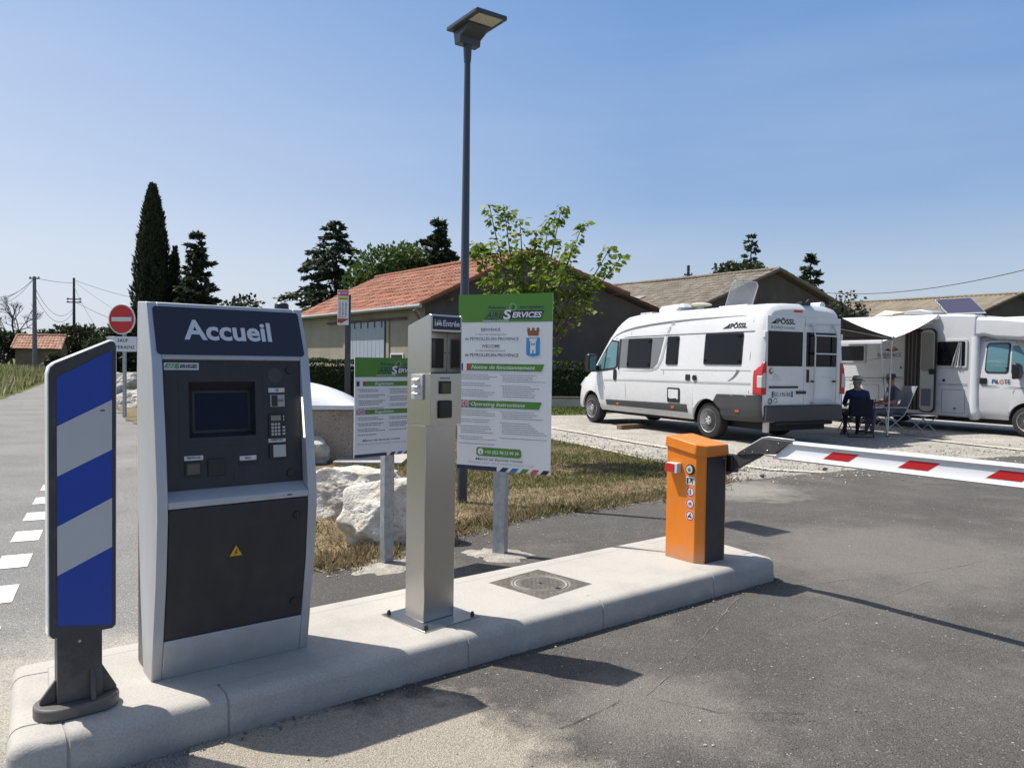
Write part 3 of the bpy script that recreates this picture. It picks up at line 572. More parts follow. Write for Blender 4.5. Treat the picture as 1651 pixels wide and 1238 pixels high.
# ------------------------------------------------------------------ information signs
def word_bars(mb, x0, x1, z, h, m, y):
    x = x0
    while x < x1 - 0.004:
        w = min(random.uniform(0.006, 0.022), x1 - x); mb.poly([(x, y, z), (x + w, y, z), (x + w, y, z + h), (x, y, z + h)], m); x += w + 0.0035
def rect(mb, x0, x1, z0, z1, m, y, sk=0.0): mb.poly([(x0, y, z0), (x1, y, z0), (x1 + sk, y, z1), (x0, y, z1)], m)
def flag_fr(mb, x, z, w, h, y):
    rect(mb, x, x + w / 3, z, z + h, M('flag_blue', (0.02, 0.025, 0.14)), y); rect(mb, x + w / 3, x + 2 * w / 3, z, z + h, sign_white, y); rect(mb, x + 2 * w / 3, x + w, z, z + h, M('flag_red', (0.42, 0.03, 0.035)), y)
def flag_uk(mb, x, z, w, h, y):
    fb_ = M('flag_blue', (0.02, 0.025, 0.14)); frd = M('flag_red', (0.42, 0.03, 0.035)); rect(mb, x, x + w, z, z + h, fb_, y)
    def strip(ax, az, bx, bz, t_, m, yy):
        d = Vector((bx - ax, 0, bz - az)).normalized(); n_ = Vector((-d.z, 0, d.x)) * t_ / 2; a, b = Vector((ax, yy, az)), Vector((bx, yy, bz)); mb.poly([a - n_, b - n_, b + n_, a + n_], m)
    for t_, m, yy in ((h * 0.22, sign_white, y - 0.0003), (h * 0.09, frd, y - 0.0006)):
        e = h * 0.09; strip(x + e, z + e / 2, x + w - e, z + h - e / 2, t_, m, yy); strip(x + e, z + h - e / 2, x + w - e, z + e / 2, t_, m, yy)
    rect(mb, x + w * .40, x + w * .60, z, z + h, sign_white, y - 0.0009); rect(mb, x, x + w, z + h * .34, z + h * .66, sign_white, y - 0.00095)
    rect(mb, x + w * .45, x + w * .55, z, z + h, frd, y - 0.0012); rect(mb, x, x + w, z + h * .41, z + h * .59, frd, y - 0.00125)
def logo(mb, x0, w, z, h, y):
    """network logo: dark slanted bar with letters, a tall S, and the small ring emblem over it"""
    Z = (0, 0, 1); o = (0, y - 0.0008, 0); o2 = (0, y - 0.0012, 0)
    mb.text('Réseau', nl, o, X1, Z, x0 + 0.06 * w, x0 + 0.37 * w, z + h * 1.28, h * 0.36, bold=0.02, shear=0.25); mb.text('européen', nl, o, X1, Z, x0 + 0.60 * w, x0 + 0.99 * w, z + h * 1.28, h * 0.36, bold=0.02, shear=0.25)
    cx, cz = x0 + 0.485 * w, z + h * 1.45
    for k in range(12):
        a = 2 * math.pi * k / 12; r_ = h * 0.44; px_, pz_ = cx + r_ * math.cos(a), cz + r_ * math.sin(a); s_ = h * 0.055
        mb.poly([(px_ + s_ * math.cos(b), y - 0.0008, pz_ + s_ * math.sin(b)) for b in [i * math.pi / 3 for i in range(6)]], sign_white)
    mb.poly([(cx + h * q_[0], y - 0.0008, cz + h * q_[1]) for q_ in ((-.2, -.2), (.02, -.14), (.06, -.22), (.2, .02), (.12, .22), (-.02, .18), (.0, .06), (-.1, -.02))], nl)
    mb.poly([(x0 + 0.0 * w, y - 0.0004, z - h * 0.06), (x0 + 0.95 * w, y - 0.0004, z - h * 0.06), (x0 + 1.0 * w, y - 0.0004, z + h * 1.0), (x0 + 0.06 * w, y - 0.0004, z + h * 1.0)], nl)
    mb.poly([(x0 + 0.015 * w, y - 0.0006, z), (x0 + 0.30 * w, y - 0.0006, z), (x0 + 0.34 * w, y - 0.0006, z + h * 0.93), (x0 + 0.06 * w, y - 0.0006, z + h * 0.93)], green)
    mb.text('AIRE', nl, o, X1, Z, x0 + 0.03 * w, x0 + 0.325 * w, z + h * 0.1, h * 0.72, bold=0.02, shear=0.22)
    mb.text('S', sign_white, o2, X1, Z, x0 + 0.325 * w, x0 + 0.455 * w, z - h * 0.05, h * 1.12, bold=0.03, shear=0.1)
    mb.text('ERVICES', sign_white, o2, X1, Z, x0 + 0.475 * w, x0 + 0.965 * w, z + h * 0.12, h * 0.66, bold=0.03, shear=0.22)
    mb.text('Camping-cars & Campings', sign_white, o2, X1, Z, x0 - 0.03 * w, x0 + 0.42 * w, z - h * 0.33, h * 0.17, bold=0.01)
def pillbox(mb, x0, x1, z0, z1, m, y):
    r_ = min((z1 - z0) * 0.32, 0.05); q_ = []
    for cx, cz, a0 in ((x1 - r_, z0 + r_, -90), (x1 - r_, z1 - r_, 0), (x0 + r_, z1 - r_, 90), (x0 + r_, z0 + r_, 180)):
        q_ += [(cx + r_ * math.cos(R(a0 + k * 22.5)), y, cz + r_ * math.sin(R(a0 + k * 22.5))) for k in range(5)]
    mb.poly(q_, m)
def bottom_strip(mb, W, H, z0, x1, y):
    h = H; rect(mb, 0, x1, z0, z0 + h, nl, y - 0.0003)
    cs = [nl, M('strip_blue', (0.03, 0.14, 0.42)), M('strip_green', (0.07, 0.20, 0.03)), M('strip_red', (0.42, 0.09, 0.06)), mark_black]
    x = x1 + 0.02; sw = (W - x) / 5
    for k in range(5):
        a = x + k * sw; mb.poly([(a, y - 0.0003, z0), (a + sw * 0.62, y - 0.0003, z0), (a + sw * 0.98, y - 0.0003, z0 + h), (a + sw * 0.36, y - 0.0003, z0 + h)], cs[k])
Zv = (0, 0, 1)
t = thing('information_sign', 'tall white and green welcome sign with town crest on a galvanised post', 'information sign', (-0.412, 5.87, 0), -24.5)
W_, H_, zb = 0.768, 1.32, 0.63; zt = zb + H_; ys = -0.0035
mb = MB(); mb.box(0, W_, -0.003, 0.003, zb, zt, sign_white); pn = mb.build('panel', t)
mb = MB(); mb.box(0.305, 0.405, 0.005, 0.075, -0.03, 1.35, galv); mb.build('post', t, bevel=0.006)
foot = MG('rough_footing', [(0.3, (0.20, 0.185, 0.16)), (0.5, (0.30, 0.275, 0.235)), (0.7, (0.40, 0.37, 0.32))], fine=(80, 0.4), big=7, bump=1.0, bscale=60)
mb = MB(); mb.lathe([(0.24, -0.004), (0.19, 0.004), (0.14, 0.010), (0.08, 0.014), (0, 0.014)], foot, 40, c=(0.36, 0.02, 0)); 
for i_, v_ in enumerate(mb.v): 
    k_ = 1 + 0.45 * noise.noise((v_[0] * 9, v_[1] * 9, 4)) + 0.25 * noise.noise((v_[0] * 26, v_[1] * 26, 4)); mb.v[i_] = (0.36 + (v_[0] - 0.36) * k_ * 1.1, 0.02 + (v_[1] - 0.02) * k_ * 0.8, v_[2])
mb.build('concrete_footing', t)
mb = MB(); v = lambda f: zt - f * H_; u = lambda f: f * W_
rect(mb, 0, W_, v(0.157), zt, green, ys); logo(mb, u(0.285), u(0.63), v(0.138), 0.058, ys)
o = (0, ys - 0.0005, 0)
mb.text('BIENVENUE', mark_blue, o, X1, Zv, u(.25), u(.46), v(.207), 0.021, bold=0.012); mb.text("à l'aire de camping-cars", mark_grey, o, X1, Zv, u(.19), u(.525), v(.231), 0.014)
mb.text('de PEYROLLES-EN-PROVENCE', mark_blue, o, X1, Zv, u(.075), u(.655), v(.259), 0.021, bold=0.012); mb.text('WELCOME', mark_black, o, X1, Zv, u(.26), u(.455), v(.300), 0.020, bold=0.012)
mb.text('to the motorhomes park', mark_grey, o, X1, Zv, u(.195), u(.52), v(.323), 0.014); mb.text('de PEYROLLES-EN-PROVENCE', mark_black, o, X1, Zv, u(.075), u(.655), v(.351), 0.021, bold=0.012)
# town crest: tower on a blue shield, walled crown above
cb, cw = M('crest_blue', (0.04, 0.24, 0.52)), M('crest_white', (0.7, 0.7, 0.7)); cn = M('crest_brown', (0.22, 0.09, 0.03))
mb.poly([(u(.735), ys - .0004, v(.245)), (u(.735), ys - .0004, v(.338)), (u(.76), ys - .0004, v(.346)), (u(.79), ys - .0004, v(.347)), (u(.805), ys - .0004, v(.352)), (u(.82), ys - .0004, v(.347)), (u(.85), ys - .0004, v(.346)), (u(.875), ys - .0004, v(.338)), (u(.875), ys - .0004, v(.245))], cb)
rect(mb, u(.778), u(.832), v(.332), v(.262), cw, ys - .0008); rect(mb, u(.768), u(.842), v(.265), v(.252), cw, ys - .0008)
for k in range(4): rect(mb, u(.768 + k * .0215), u(.7775 + k * .0215), v(.2525), v(.247), cw, ys - .0008)
for x in (.789, .811): rect(mb, u(x), u(x + .010), v(.288), v(.274), mark_black, ys - .0011)
rect(mb, u(.799), u(.811), v(.332), v(.312), mark_grey, ys - .0011)
mb.poly([(u(.752), ys - .0004, v(.234)), (u(.856), ys - .0004, v(.234)), (u(.868), ys - .0004, v(.205)), (u(.742), ys - .0004, v(.205))], cn)
for k in range(3): mb.poly([(u(.742 + k * .0475), ys - .0004, v(.206)), (u(.774 + k * .0475), ys - .0004, v(.206)), (u(.770 + k * .0475), ys - .0004, v(.190)), (u(.745 + k * .0475), ys - .0004, v(.190))], cn)
for zz, tx, fn_ in ((.392, 'Notice de fonctionnement', flag_fr), (.602, 'Operating instructions', flag_uk)):
    mb.poly([(u(.135), ys - .0004, v(zz + .040)), (u(.895 if fn_ is flag_fr else .875), ys - .0004, v(zz + .040)), (u(.925 if fn_ is flag_fr else .905), ys - .0004, v(zz)), (u(.135), ys - .0004, v(zz))], green)
    fn_(mb, u(.018), v(zz + .040), u(.117), H_ * .040, ys - .0004); mb.text(tx, sign_white, (0, ys - .001, 0), X1, Zv, u(.15), u(.83 if fn_ is flag_fr else .73), v(zz + .030), 0.027, bold=0.008, shear=0.22)
for z0, blocks in ((.452, ((3, 2, 4, 2, 1), (4, 6, 1))), (.660, ((3, 2, 4, 2, 1), (4, 6, 1)))):
    for col, (x0, x1) in enumerate(((.02, .44), (.47, .97))):
        z = z0
        for bn in blocks[col]:
            for k in range(bn):
                ind = .022 if k else .012
                if not k: rect(mb, u(x0), u(x0 + .008), v(z + .0045), v(z), mark_grey, ys - .0004)
                word_bars(mb, u(x0 + ind), u(random.uniform(x0 + (x1 - x0) * .62, x1)), v(z + .0050), .0046, mark_grey, ys - .0004); z += .0118
            z += .0145
pillbox(mb, u(.215), u(.70), v(.918), v(.868), green, ys - .0004)
mb.poly([(u(.262) + .024 * math.cos(a), ys - .0008, v(.893) + .024 * math.sin(a)) for a in [k * math.pi / 10 for k in range(20)]], sign_white); mb.text('i', green, (0, ys - .0012, 0), X1, Zv, u(.256), u(.268), v(.905), .026, bold=.02)
mb.text('+33 (0)2 98 53 99 39', sign_white, (0, ys - .0012, 0), X1, Zv, u(.31), u(.672), v(.903), .024, bold=.012)
mb.text('Merci et bonne route', mark_black, o, X1, Zv, u(.205), u(.715), v(.942), .017, bold=.01, shear=.25); mb.text('Thank you and enjoy your trip', mark_lgrey, o, X1, Zv, u(.125), u(.83), v(.962), .017, shear=.25)
bottom_strip(mb, W_, 0.032, zb, u(.44), ys); mb.build('lettering', pn, angle=0, norm=False)

t = thing('information_sign', 'low square white and green rules sign on a post by the boulders', 'information sign', (-1.07, 5.22, 0), 45)
W_, H_, zb = 0.60, 0.687, 0.778; zt = zb + H_
mb = MB(); mb.box(0, W_, -0.003, 0.003, zb, zt, sign_white); pn = mb.build('panel', t)
mb = MB(); mb.box(0.262, 0.345, 0.004, 0.064, -0.03, 1.2, galv); mb.build('post', t, bevel=0.006)
mb = MB(); mb.lathe([(0.32, -0.004), (0.26, 0.003), (0.18, 0.007), (0.1, 0.009), (0, 0.009)], foot, 40, c=(0.30, 0.0, 0))
for i_, v_ in enumerate(mb.v):
    k_ = 1 + 0.4 * noise.noise((v_[0] * 7, v_[1] * 7, 2)) + 0.25 * noise.noise((v_[0] * 24, v_[1] * 24, 4)); mb.v[i_] = (0.30 + (v_[0] - 0.30) * k_, v_[1] * k_ * 0.8, v_[2])
mb.build('concrete_footing', t)
mb = MB(); rect(mb, 0, W_, zt - .135, zt, green, ys); logo(mb, .185, .37, zt - .11, .046, ys)
for zz, tx, fl_ in ((zt - .198, 'Règlement', flag_fr), (zt - .393, 'Regulation', flag_uk)):
    rect(mb, .09, W_ * .98, zz, zz + .034, green, ys - .0004); fl_(mb, .014, zz, .076, .034, ys - .0004); mb.text(tx, sign_white, (0, ys - .001, 0), X1, Zv, .165, .325, zz + .008, .020, bold=.008, shear=.22)
for z0, bl_ in ((zt - .218, ((2, 2, 3, 1), (3, 3, 2))), (zt - .413, ((2, 2, 2, 1), (2, 3, 1)))):
    for col, (x0, x1) in enumerate(((.02, .26), (.28, .57))):
        z = z0
        for bn in bl_[col]:
            for k in range(bn):
                if not k: rect(mb, x0, x0 + .005, z - .005, z, mark_grey, ys - .0004)
                word_bars(mb, x0 + .012, random.uniform(x0 + .15, x1), z - .0055, .0052, mark_grey, ys - .0004); z -= .0125
            z -= .014
mb.text('Merci et bonne route', mark_black, o, X1, Zv, .065, .385, zt - .578, .013, bold=.01, shear=.25); mb.text('Thank you and enjoy your trip', mark_lgrey, o, X1, Zv, .025, .44, zt - .602, .013, shear=.25)
bottom_strip(mb, W_, .022, zb, .27, ys); mb.build('lettering', pn, angle=0, norm=False)
# ------------------------------------------------------------------ barrier
t = thing('barrier_gate', 'orange and dark grey barrier housing with lowered red and white boom across the driveway', 'barrier', (1.066, 5.16, 0.15), 38)
BO = [(0, 0.02), (0, -0.222), (0.042, -0.27), (0.258, -0.27), (0.258, 0.02)]
mb = MB(); n = len(BO); mb.add([(x, y, 0) for x, y in BO] + [(x, y, 0.705 + (y + 0.279) * 0.16) for x, y in BO], [tuple(range(n)), tuple(range(2 * n - 1, n - 1, -1))] + [(i, (i + 1) % n, n + (i + 1) % n, n + i) for i in range(n)], orange); hs = mb.build('housing', t, bevel=0.004)
mb = MB(); LO = [(-0.012, 0.030), (-0.012, -0.228), (0.036, -0.283), (0.271, -0.283), (0.271, 0.030)]
zt_ = lambda y: 0.772 + (y + 0.279) * 0.13 + (0.018 if y > -0.1 else 0)
n = len(LO); lo = [(x, y, 0.690 if y < -0.2 else 0.765 - 0.0) for x, y in LO]
lo = [(x, y, 0.70 + (y + 0.279) * 0.16) for x, y in LO]; up = [(x * 0.97 + 0.004, y * 0.97 - 0.003, 0.772 + (y + 0.279) * 0.16) for x, y in LO]
mb.add(lo + up, [tuple(range(n)), tuple(range(2 * n - 1, n - 1, -1))] + [(i, (i + 1) % n, n + (i + 1) % n, n + i) for i in range(n)], orange); mb.build('lid', t, bevel=0.007, segs=2)
mb = MB(); mb.box(0.052, 0.246, -0.273, -0.268, 0.004, 0.695, dark_grey); mb.cyl((0.225, -0.273, 0.68), (0.225, -0.277, 0.68), 0.006, chrome, 10); mb.build('side_door', t, bevel=0.001)
mb = MB(); mb.box(-0.045, 0.0, -0.105, -0.012, 0.58, 0.645, M('lamp_white', (0.55, 0.55, 0.53), 0.4)); wl = mb.build('warning_lamp', t, bevel=0.003)
mb = MB(); mb.box(-0.050, -0.045, -0.080, -0.005, 0.584, 0.641, M('lamp_red', (0.5, 0.02, 0.02), 0.2)); mb.box(-0.048, -0.006, -0.0115, -0.008, 0.584, 0.641, M('lamp_red', (0.5, 0.02, 0.02), 0.2)); mb.build('lens', wl, bevel=0.002)
mb = MB(); mb.cyl((0, -0.182, 0.612), (-0.012, -0.182, 0.612), 0.034, black, 24); mb.cyl((-0.012, -0.182, 0.612), (-0.016, -0.182, 0.612), 0.026, M('lock_plate', (0.5, 0.5, 0.48), 0.4), 24); mb.box(-0.0175, -0.016, -0.192, -0.172, 0.602, 0.622, mark_grey); mb.build('lock', t, bevel=0.001)
YZ = lambda y, z, x=-0.001: (x, y, z)
mb = MB(); mb.poly([YZ(-.145, .512), YZ(-.218, .512), YZ(-.218, .565), YZ(-.145, .565)], sticker_white)
mb.poly([YZ(-.153, .518, -.0015), YZ(-.166, .518, -.0015), YZ(-.166, .555, -.0015), YZ(-.153, .555, -.0015)], mark_black)
mb.poly([YZ(-.168, .556, -.0015), YZ(-.20, .552, -.0015), YZ(-.214, .558, -.0015), YZ(-.198, .543, -.0015), YZ(-.204, .52, -.0015), YZ(-.196, .52, -.0015), YZ(-.188, .538, -.0015), YZ(-.178, .520, -.0015), YZ(-.172, .523, -.0015), YZ(-.184, .546, -.0015), YZ(-.168, .551, -.0015)], mark_black)
mb.build('pictogram_sticker', t, angle=0, norm=False)
def disc(mb, cy, cz, r_, x, m): mb.poly([(x, cy + r_ * math.cos(2 * math.pi * k / 28), cz + r_ * math.sin(2 * math.pi * k / 28)) for k in range(28)], m)
def stroke(mb, pts, w, x, m):
    for (a, b), (c, d) in zip(pts, pts[1:]):
        dx, dz = c - a, d - b; l = math.hypot(dx, dz); nx, nz_ = -dz / l * w / 2, dx / l * w / 2
        mb.poly([(x, a - nx, b - nz_), (x, c - nx, d - nz_), (x, c + nx, d + nz_), (x, a + nx, b + nz_)], m)
for k, cz in enumerate((0.465, 0.387, 0.308)):
    mb = MB(); cy = -0.183; disc(mb, cy, cz, .036, -.001, sticker_white); disc(mb, cy, cz, .0335, -.0014, red); disc(mb, cy, cz, .025, -.0018, sticker_white); x = -.0022
    S_ = lambda *p: [(cy - a * .001, cz + b * .001) for a, b in p]
    if k == 0: disc(mb, cy, cz + .015, .004, x, mark_black); stroke(mb, S_((0, 10), (0, -3), (6, -17)), .005, x, mark_black); stroke(mb, S_((0, -3), (-5, -17)), .005, x, mark_black); stroke(mb, S_((-8, -1), (0, 9), (8, 0)), .0035, x, mark_black)
    elif k == 1:
        for e in (-.010, .010):
            disc(mb, cy + e, cz - .006, .0085, x, mark_black); disc(mb, cy + e, cz - .006, .0062, x - .0004, sticker_white)
        stroke(mb, S_((-10, -6), (-4, 6), (6, 6), (10, -6)), .003, x - .0008, mark_black); stroke(mb, S_((-4, 6), (0, -6), (6, 6)), .003, x - .0008, mark_black); stroke(mb, S_((6, 6), (7, 11)), .003, x - .0008, mark_black)
    else:
        for e in (-.010, .010): disc(mb, cy + e, cz - .009, .006, x, mark_black)
        mb.poly([(x - .0004, cy - a * .001, cz + b * .001) for a, b in ((-14, -4), (-4, 5), (2, 12), (7, 10), (4, 3), (14, -5), (4, -9), (-6, -9))], mark_black); disc(mb, cy - .004, cz + .014, .004, x - .0006, mark_black)
    mb.build('prohibition_sticker', t, angle=0, norm=False)
mb = MB(); bx = 0.32
mb.box(0.258, bx + 0.03, -0.25, -0.12, 0.56, 0.67, body_dark); mb.box(bx - 0.04, bx + 0.04, -0.30, -0.2, 0.58, 0.70, black); mb.build('pivot', t, bevel=0.01)
mb = MB(); mb.prism([(-0.22, 0.605), (-0.24, 0.655), (-0.46, 0.80), (-0.50, 0.715), (-0.26, 0.575)], 'x', bx - 0.025, bx + 0.025, body_dark); mb.build('crank_arm', t, bevel=0.004)
mb = MB(); mb.prism([(-0.33, 0.715), (-0.505, 0.822), (-0.545, 0.832), (-0.73, 0.828), (-0.60, 0.735), (-0.475, 0.725), (-0.37, 0.708)], 'x', bx - 0.034, bx + 0.034, body_dark)
mb.tube([(bx, -0.325, 0.722), (bx, -0.5, 0.829), (bx, -0.545, 0.839), (bx, -0.73, 0.835)], 0.006, silver, 6)
for y, z in ((-0.39, 0.732), (-0.45, 0.735), (-0.56, 0.755), (-0.64, 0.808)): mb.cyl((bx - 0.034, y, z), (bx - 0.038, y, z), 0.006, chrome, 8)
mb.build('elbow_plate', t, bevel=0.003)
mb = MB(); bp2 = [(-0.015, 0.728), (-0.021, 0.716), (-0.012, 0.706), (0.012, 0.706), (0.021, 0.716), (0.015, 0.728), (0.015, 0.800), (0.024, 0.812), (0.018, 0.828), (-0.018, 0.828), (-0.024, 0.812), (-0.015, 0.800)]
bm_alu = M('boom_white', (0.66, 0.67, 0.68), 0.3, coat=0.3)
mb.prism([(bx + a * 1.2, b) for a, b in bp2], 'y', -4.15, -0.60, bm_alu) if False else mb.add([(bx + a * 1.2, y - (b - 0.706) * (1.1 if y > -1 else 0), b) for y in (-0.585, -4.15) for a, b in bp2], [tuple(range(12)), tuple(range(23, 11, -1))] + [(i, (i + 1) % 12, 12 + (i + 1) % 12, 12 + i) for i in range(12)], bm_alu)
bo = mb.build('boom', t)
for k in range(7):
    a = -0.93 - k * 0.445
    for s_ in (-1, 1):
        mb = MB(); x = bx + s_ * 0.0188; mb.poly([(x, a, 0.742), (x, a - 0.16, 0.742), (x, a - 0.225, 0.790), (x, a - 0.065, 0.790)], reflect_red)
        mb.build('red_reflector', bo, angle=0, norm=False)
# ------------------------------------------------------------------ manhole cover
iron = M('cast_iron', (0.17, 0.155, 0.13), 0.6, 0.25, var=0.25, vscale=14, bump=0.2, bscale=120)
a_ = math.degrees(math.atan2(-0.307, 0.316)); t = thing('manhole_cover', 'square cast iron manhole cover with round lid let into the island', 'manhole cover', (0.183, 4.484, 0.1485), a_)
mb = MB(); S_ = 0.215; Rr = 0.172; nn = 48
outer = [];
for k in range(nn):
    a = 2 * math.pi * k / nn; c, s = math.cos(a), math.sin(a); q_ = S_ / max(abs(c), abs(s)); outer.append((c * q_, s * q_, 0.004))
inner = [(Rr * math.cos(2 * math.pi * k / nn), Rr * math.sin(2 * math.pi * k / nn), 0.004) for k in range(nn)]
mb.add(outer + inner, [(k, (k + 1) % nn, nn + (k + 1) % nn, nn + k) for k in range(nn)], iron)
mb.add([(x, y, 0.0) for x, y, z in outer] + outer, [(k, (k + 1) % nn, nn + (k + 1) % nn, nn + k) for k in range(nn)], iron)
for i in range(-9, 10):
    for j in range(-9, 10):
        x, y = i * 0.022, j * 0.022
        if max(abs(x), abs(y)) < S_ - 0.012 and math.hypot(x, y) > Rr + 0.012:
            l, w = (0.009, 0.0025) if (i + j) % 2 else (0.0025, 0.009); mb.box(x - l, x + l, y - w, y + w, 0.004, 0.0065, iron)
mb.build('frame', t, angle=0)
mb = MB(); mb.lathe([(Rr - 0.005, -0.004), (Rr - 0.005, 0.005), (Rr - 0.014, 0.006), (Rr - 0.018, 0.002), (Rr - 0.024, 0.002), (Rr - 0.026, 0.005), (Rr - 0.03, 0.003), (0, 0.003)], iron, 48)
for i in range(-8, 9):
    for j in range(-8, 9):
        x, y = i * 0.018, j * 0.018
        if math.hypot(x, y) < Rr - 0.045: l, w = (0.0078, 0.002) if (i + j) % 2 else (0.002, 0.0078); mb.box(x - l, x + l, y - w, y + w, 0.003, 0.0055, iron)
mb.box(-0.012, 0.012, -0.006, 0.006, 0.003, 0.0062, black); mb.box(Rr - 0.05, Rr - 0.02, -0.012, 0.012, 0.003, 0.006, black); mb.build('lid', t, angle=0)
# ------------------------------------------------------------------ street lamp
lamp_blue = M('lamp_grey_blue', (0.045, 0.055, 0.075), 0.4, coat=0.2)
t = thing('street_lamp', 'tall slim dark blue grey street lamp with flat rectangular head behind the information sign', 'street lamp', (-0.495, 7.85, 0))
mb = MB(); mb.tube([(0, 0, -0.05), (0, 0, 0.9), (0, 0, 2.6), (0.0, 0, 4.50)], [0.053, 0.051, 0.042, 0.031], lamp_blue, 16); mb.box(-0.02, 0.02, -0.055, -0.045, 0.45, 0.62, lamp_blue); mb.build('pole', t)
mb = MB(); mb.tube([(0, 0, 4.46), (0, 0, 4.49), (0, 0, 4.64)], [0.036, 0.038, 0.045], lamp_blue, 16); mb.build('collar', t)
hx, hy = Vector((0.57, -0.82, 0)), Vector((0.82, 0.57, 0))
HT = Matrix(((hx.x, hy.x, 0, 0), (hx.y, hy.y, 0, 0), (0, 0, 1, 4.68), (0, 0, 0, 1)))
mb = MB(); mb.T = HT
mb.prism([(-0.12, -0.18), (0.44, -0.18), (0.45, -0.17), (0.45, 0.17), (0.44, 0.18), (-0.12, 0.18)], 'z', 0.085, 0.125, lamp_blue)
mb.prism([(-0.09, 0.085), (0.22, 0.085), (0.16, 0.035), (0.06, 0.0), (0.05, -0.06), (-0.055, -0.06), (-0.075, 0.03)], 'y', -0.12, 0.12, lamp_blue); hdl = mb.build('lamp_head', t, bevel=0.012)
mb = MB(); mb.T = HT; lens = M('lamp_lens', (0.5, 0.47, 0.40), 0.25, var=0.1, vscale=30)
mb.box(0.24, 0.43, -0.135, 0.135, 0.0815, 0.0845, lens)
for k in range(3): mb.box(0.335, 0.341, -0.095 + k * 0.09, -0.085 + k * 0.09, 0.080, 0.082, mark_black)
mb.build('lens', hdl)
# ------------------------------------------------------------------ no entry sign
t = thing('no_entry_sign', 'round red no entry sign with white bar, half hidden behind the kiosk', 'traffic sign', (-9.28, 18.38, 0), -12)
mb = MB(); mb.box(-0.04, 0.04, 0.0, 0.05, -0.05, 2.55, galv); mb.build('post', t, bevel=0.005)
mb = MB(); cz = 2.33
mb.tube([(-0.04, -0.03, cz), (-0.04, 0.0, cz)], 0.362, sign_white, 40); dd = mb.build('disc', t, bevel=0.004)
mb = MB(); mb.poly([(-0.04 + 0.335 * math.cos(2 * math.pi * k / 40), -0.032, cz + 0.335 * math.sin(2 * math.pi * k / 40)) for k in range(40)], red); rect(mb, -0.31, 0.23, cz - 0.05, cz + 0.05, sign_white, -0.0335); mb.build('face', dd, angle=0, norm=False)
mb = MB(); mb.box(-0.40, 0.36, -0.025, 0.0, 1.56, 1.92, sign_white); pp = mb.build('plate', t, bevel=0.004)
mb = MB(); o = (0, -0.027, 0); mb.text('SAUF', mark_black, o, X1, Zv, -0.15, 0.13, 1.79, 0.072, bold=0.02, spacing=1.15); mb.text('RIVERAINS', mark_black, o, X1, Zv, -0.35, 0.31, 1.63, 0.072, bold=0.02, spacing=1.15); mb.build('lettering', pp, angle=0, norm=False)
# ------------------------------------------------------------------ bus stop
q = P3(562, 620, 14); t = thing('bus_stop_sign', 'narrow bus stop flag with pink top on a dark pole before the barn', 'bus stop sign', (q.x - 0.02, 14, 0), 8)
mb = MB(); mb.box(-0.05, 0.05, -0.03, 0.03, -0.05, 2.62, M('stop_pole', (0.05, 0.05, 0.055), 0.5)); mb.build('pole', t, bevel=0.006)
mb = MB(); mb.box(-0.185, 0.015, -0.05, -0.031, 2.07, 2.70, sign_white); fl_ = mb.build('flag', t, bevel=0.004)
mb = MB(); y = -0.0515; rect(mb, -0.18, 0.010, 2.59, 2.695, M('stop_pink', (0.5, 0.12, 0.16)), y); rect(mb, -0.17, -0.14, 2.62, 2.665, sign_white, y - .001); rect(mb, -0.175, 0.005, 2.52, 2.575, M('stop_yellow', (0.62, 0.50, 0.06)), y)
for x in (-0.155, -0.105, -0.05):
    for k in range(11): rect(mb, x, x + random.uniform(.022, .036), 2.24 + k * .023, 2.252 + k * .023, mark_grey, y)
rect(mb, -0.17, -0.03, 2.205, 2.215, mark_grey, y)
mb.poly([(-0.18, y, 2.185), (0.010, y, 2.185), (0.0, y, 2.165), (-0.06, y, 2.135), (-0.10, y, 2.10), (-0.18, y, 2.115)], M('stop_brick', (0.35, 0.05, 0.03))); rect(mb, -0.12, -0.02, 2.645, 2.655, sign_white, y - .001); rect(mb, -0.16, -0.01, 2.54, 2.553, mark_black, y - .001)
mb.build('timetable', fl_, angle=0, norm=False)
# ------------------------------------------------------------------ pebbledash block with white lid
pebble = MG('pebbledash', [(0.3, (0.27, 0.22, 0.165)), (0.5, (0.34, 0.28, 0.22)), (0.7, (0.40, 0.34, 0.27))], fine=(60, 0.35), big=2, bump=0.9, bscale=55, spk=[(38, 0.16, (0.13, 0.10, 0.075)), (45, 0.14, (0.48, 0.43, 0.36))])
q = G(571, 745); t = thing('service_block', 'wide beige pebbledash block with white domed lid behind the boulders', 'service block', (q.x, q.y, 0), 10)
mb = MB(); mb.box(-2.3, 0, 0, 1.5, -0.02, 0.74, pebble); mb.build('pebbledash_base', t, bevel=0.03)
mb = MB(); n = 21; gx_ = []; lidm = M('lid_white', (0.70, 0.71, 0.72), 0.35, coat=0.3)
def lidz(a, b): return 0.80 + 0.34 * (max(0, 1 - abs(2 * a - 1) ** 2.1)) ** 0.8 * (max(0, 1 - abs(2 * b - 1) ** 2.1)) ** 0.6
vs = [(-2.34 + 2.38 * i / 20, -0.04 + 1.58 * j / 20, lidz(i / 20, j / 20)) for i in range(n) for j in range(n)]
mb.add(vs, [(i * n + j, (i + 1) * n + j, (i + 1) * n + j + 1, i * n + j + 1) for i in range(20) for j in range(20)], lidm); mb.box(-2.34, 0.04, -0.04, 1.54, 0.742, 0.799, lidm); mb.build('lid', t, bevel=0.012, angle=50)
q = G(615, 748)
tag(MB().box(-0.62, 0.32, -0.25, 0.75, 0.0, 0.055, concrete).build('concrete_slab', bevel=0.006), 'flat pale concrete slab lying on the dry grass beside the pebbledash block', 'slab').location = (q.x, q.y, 0.003)
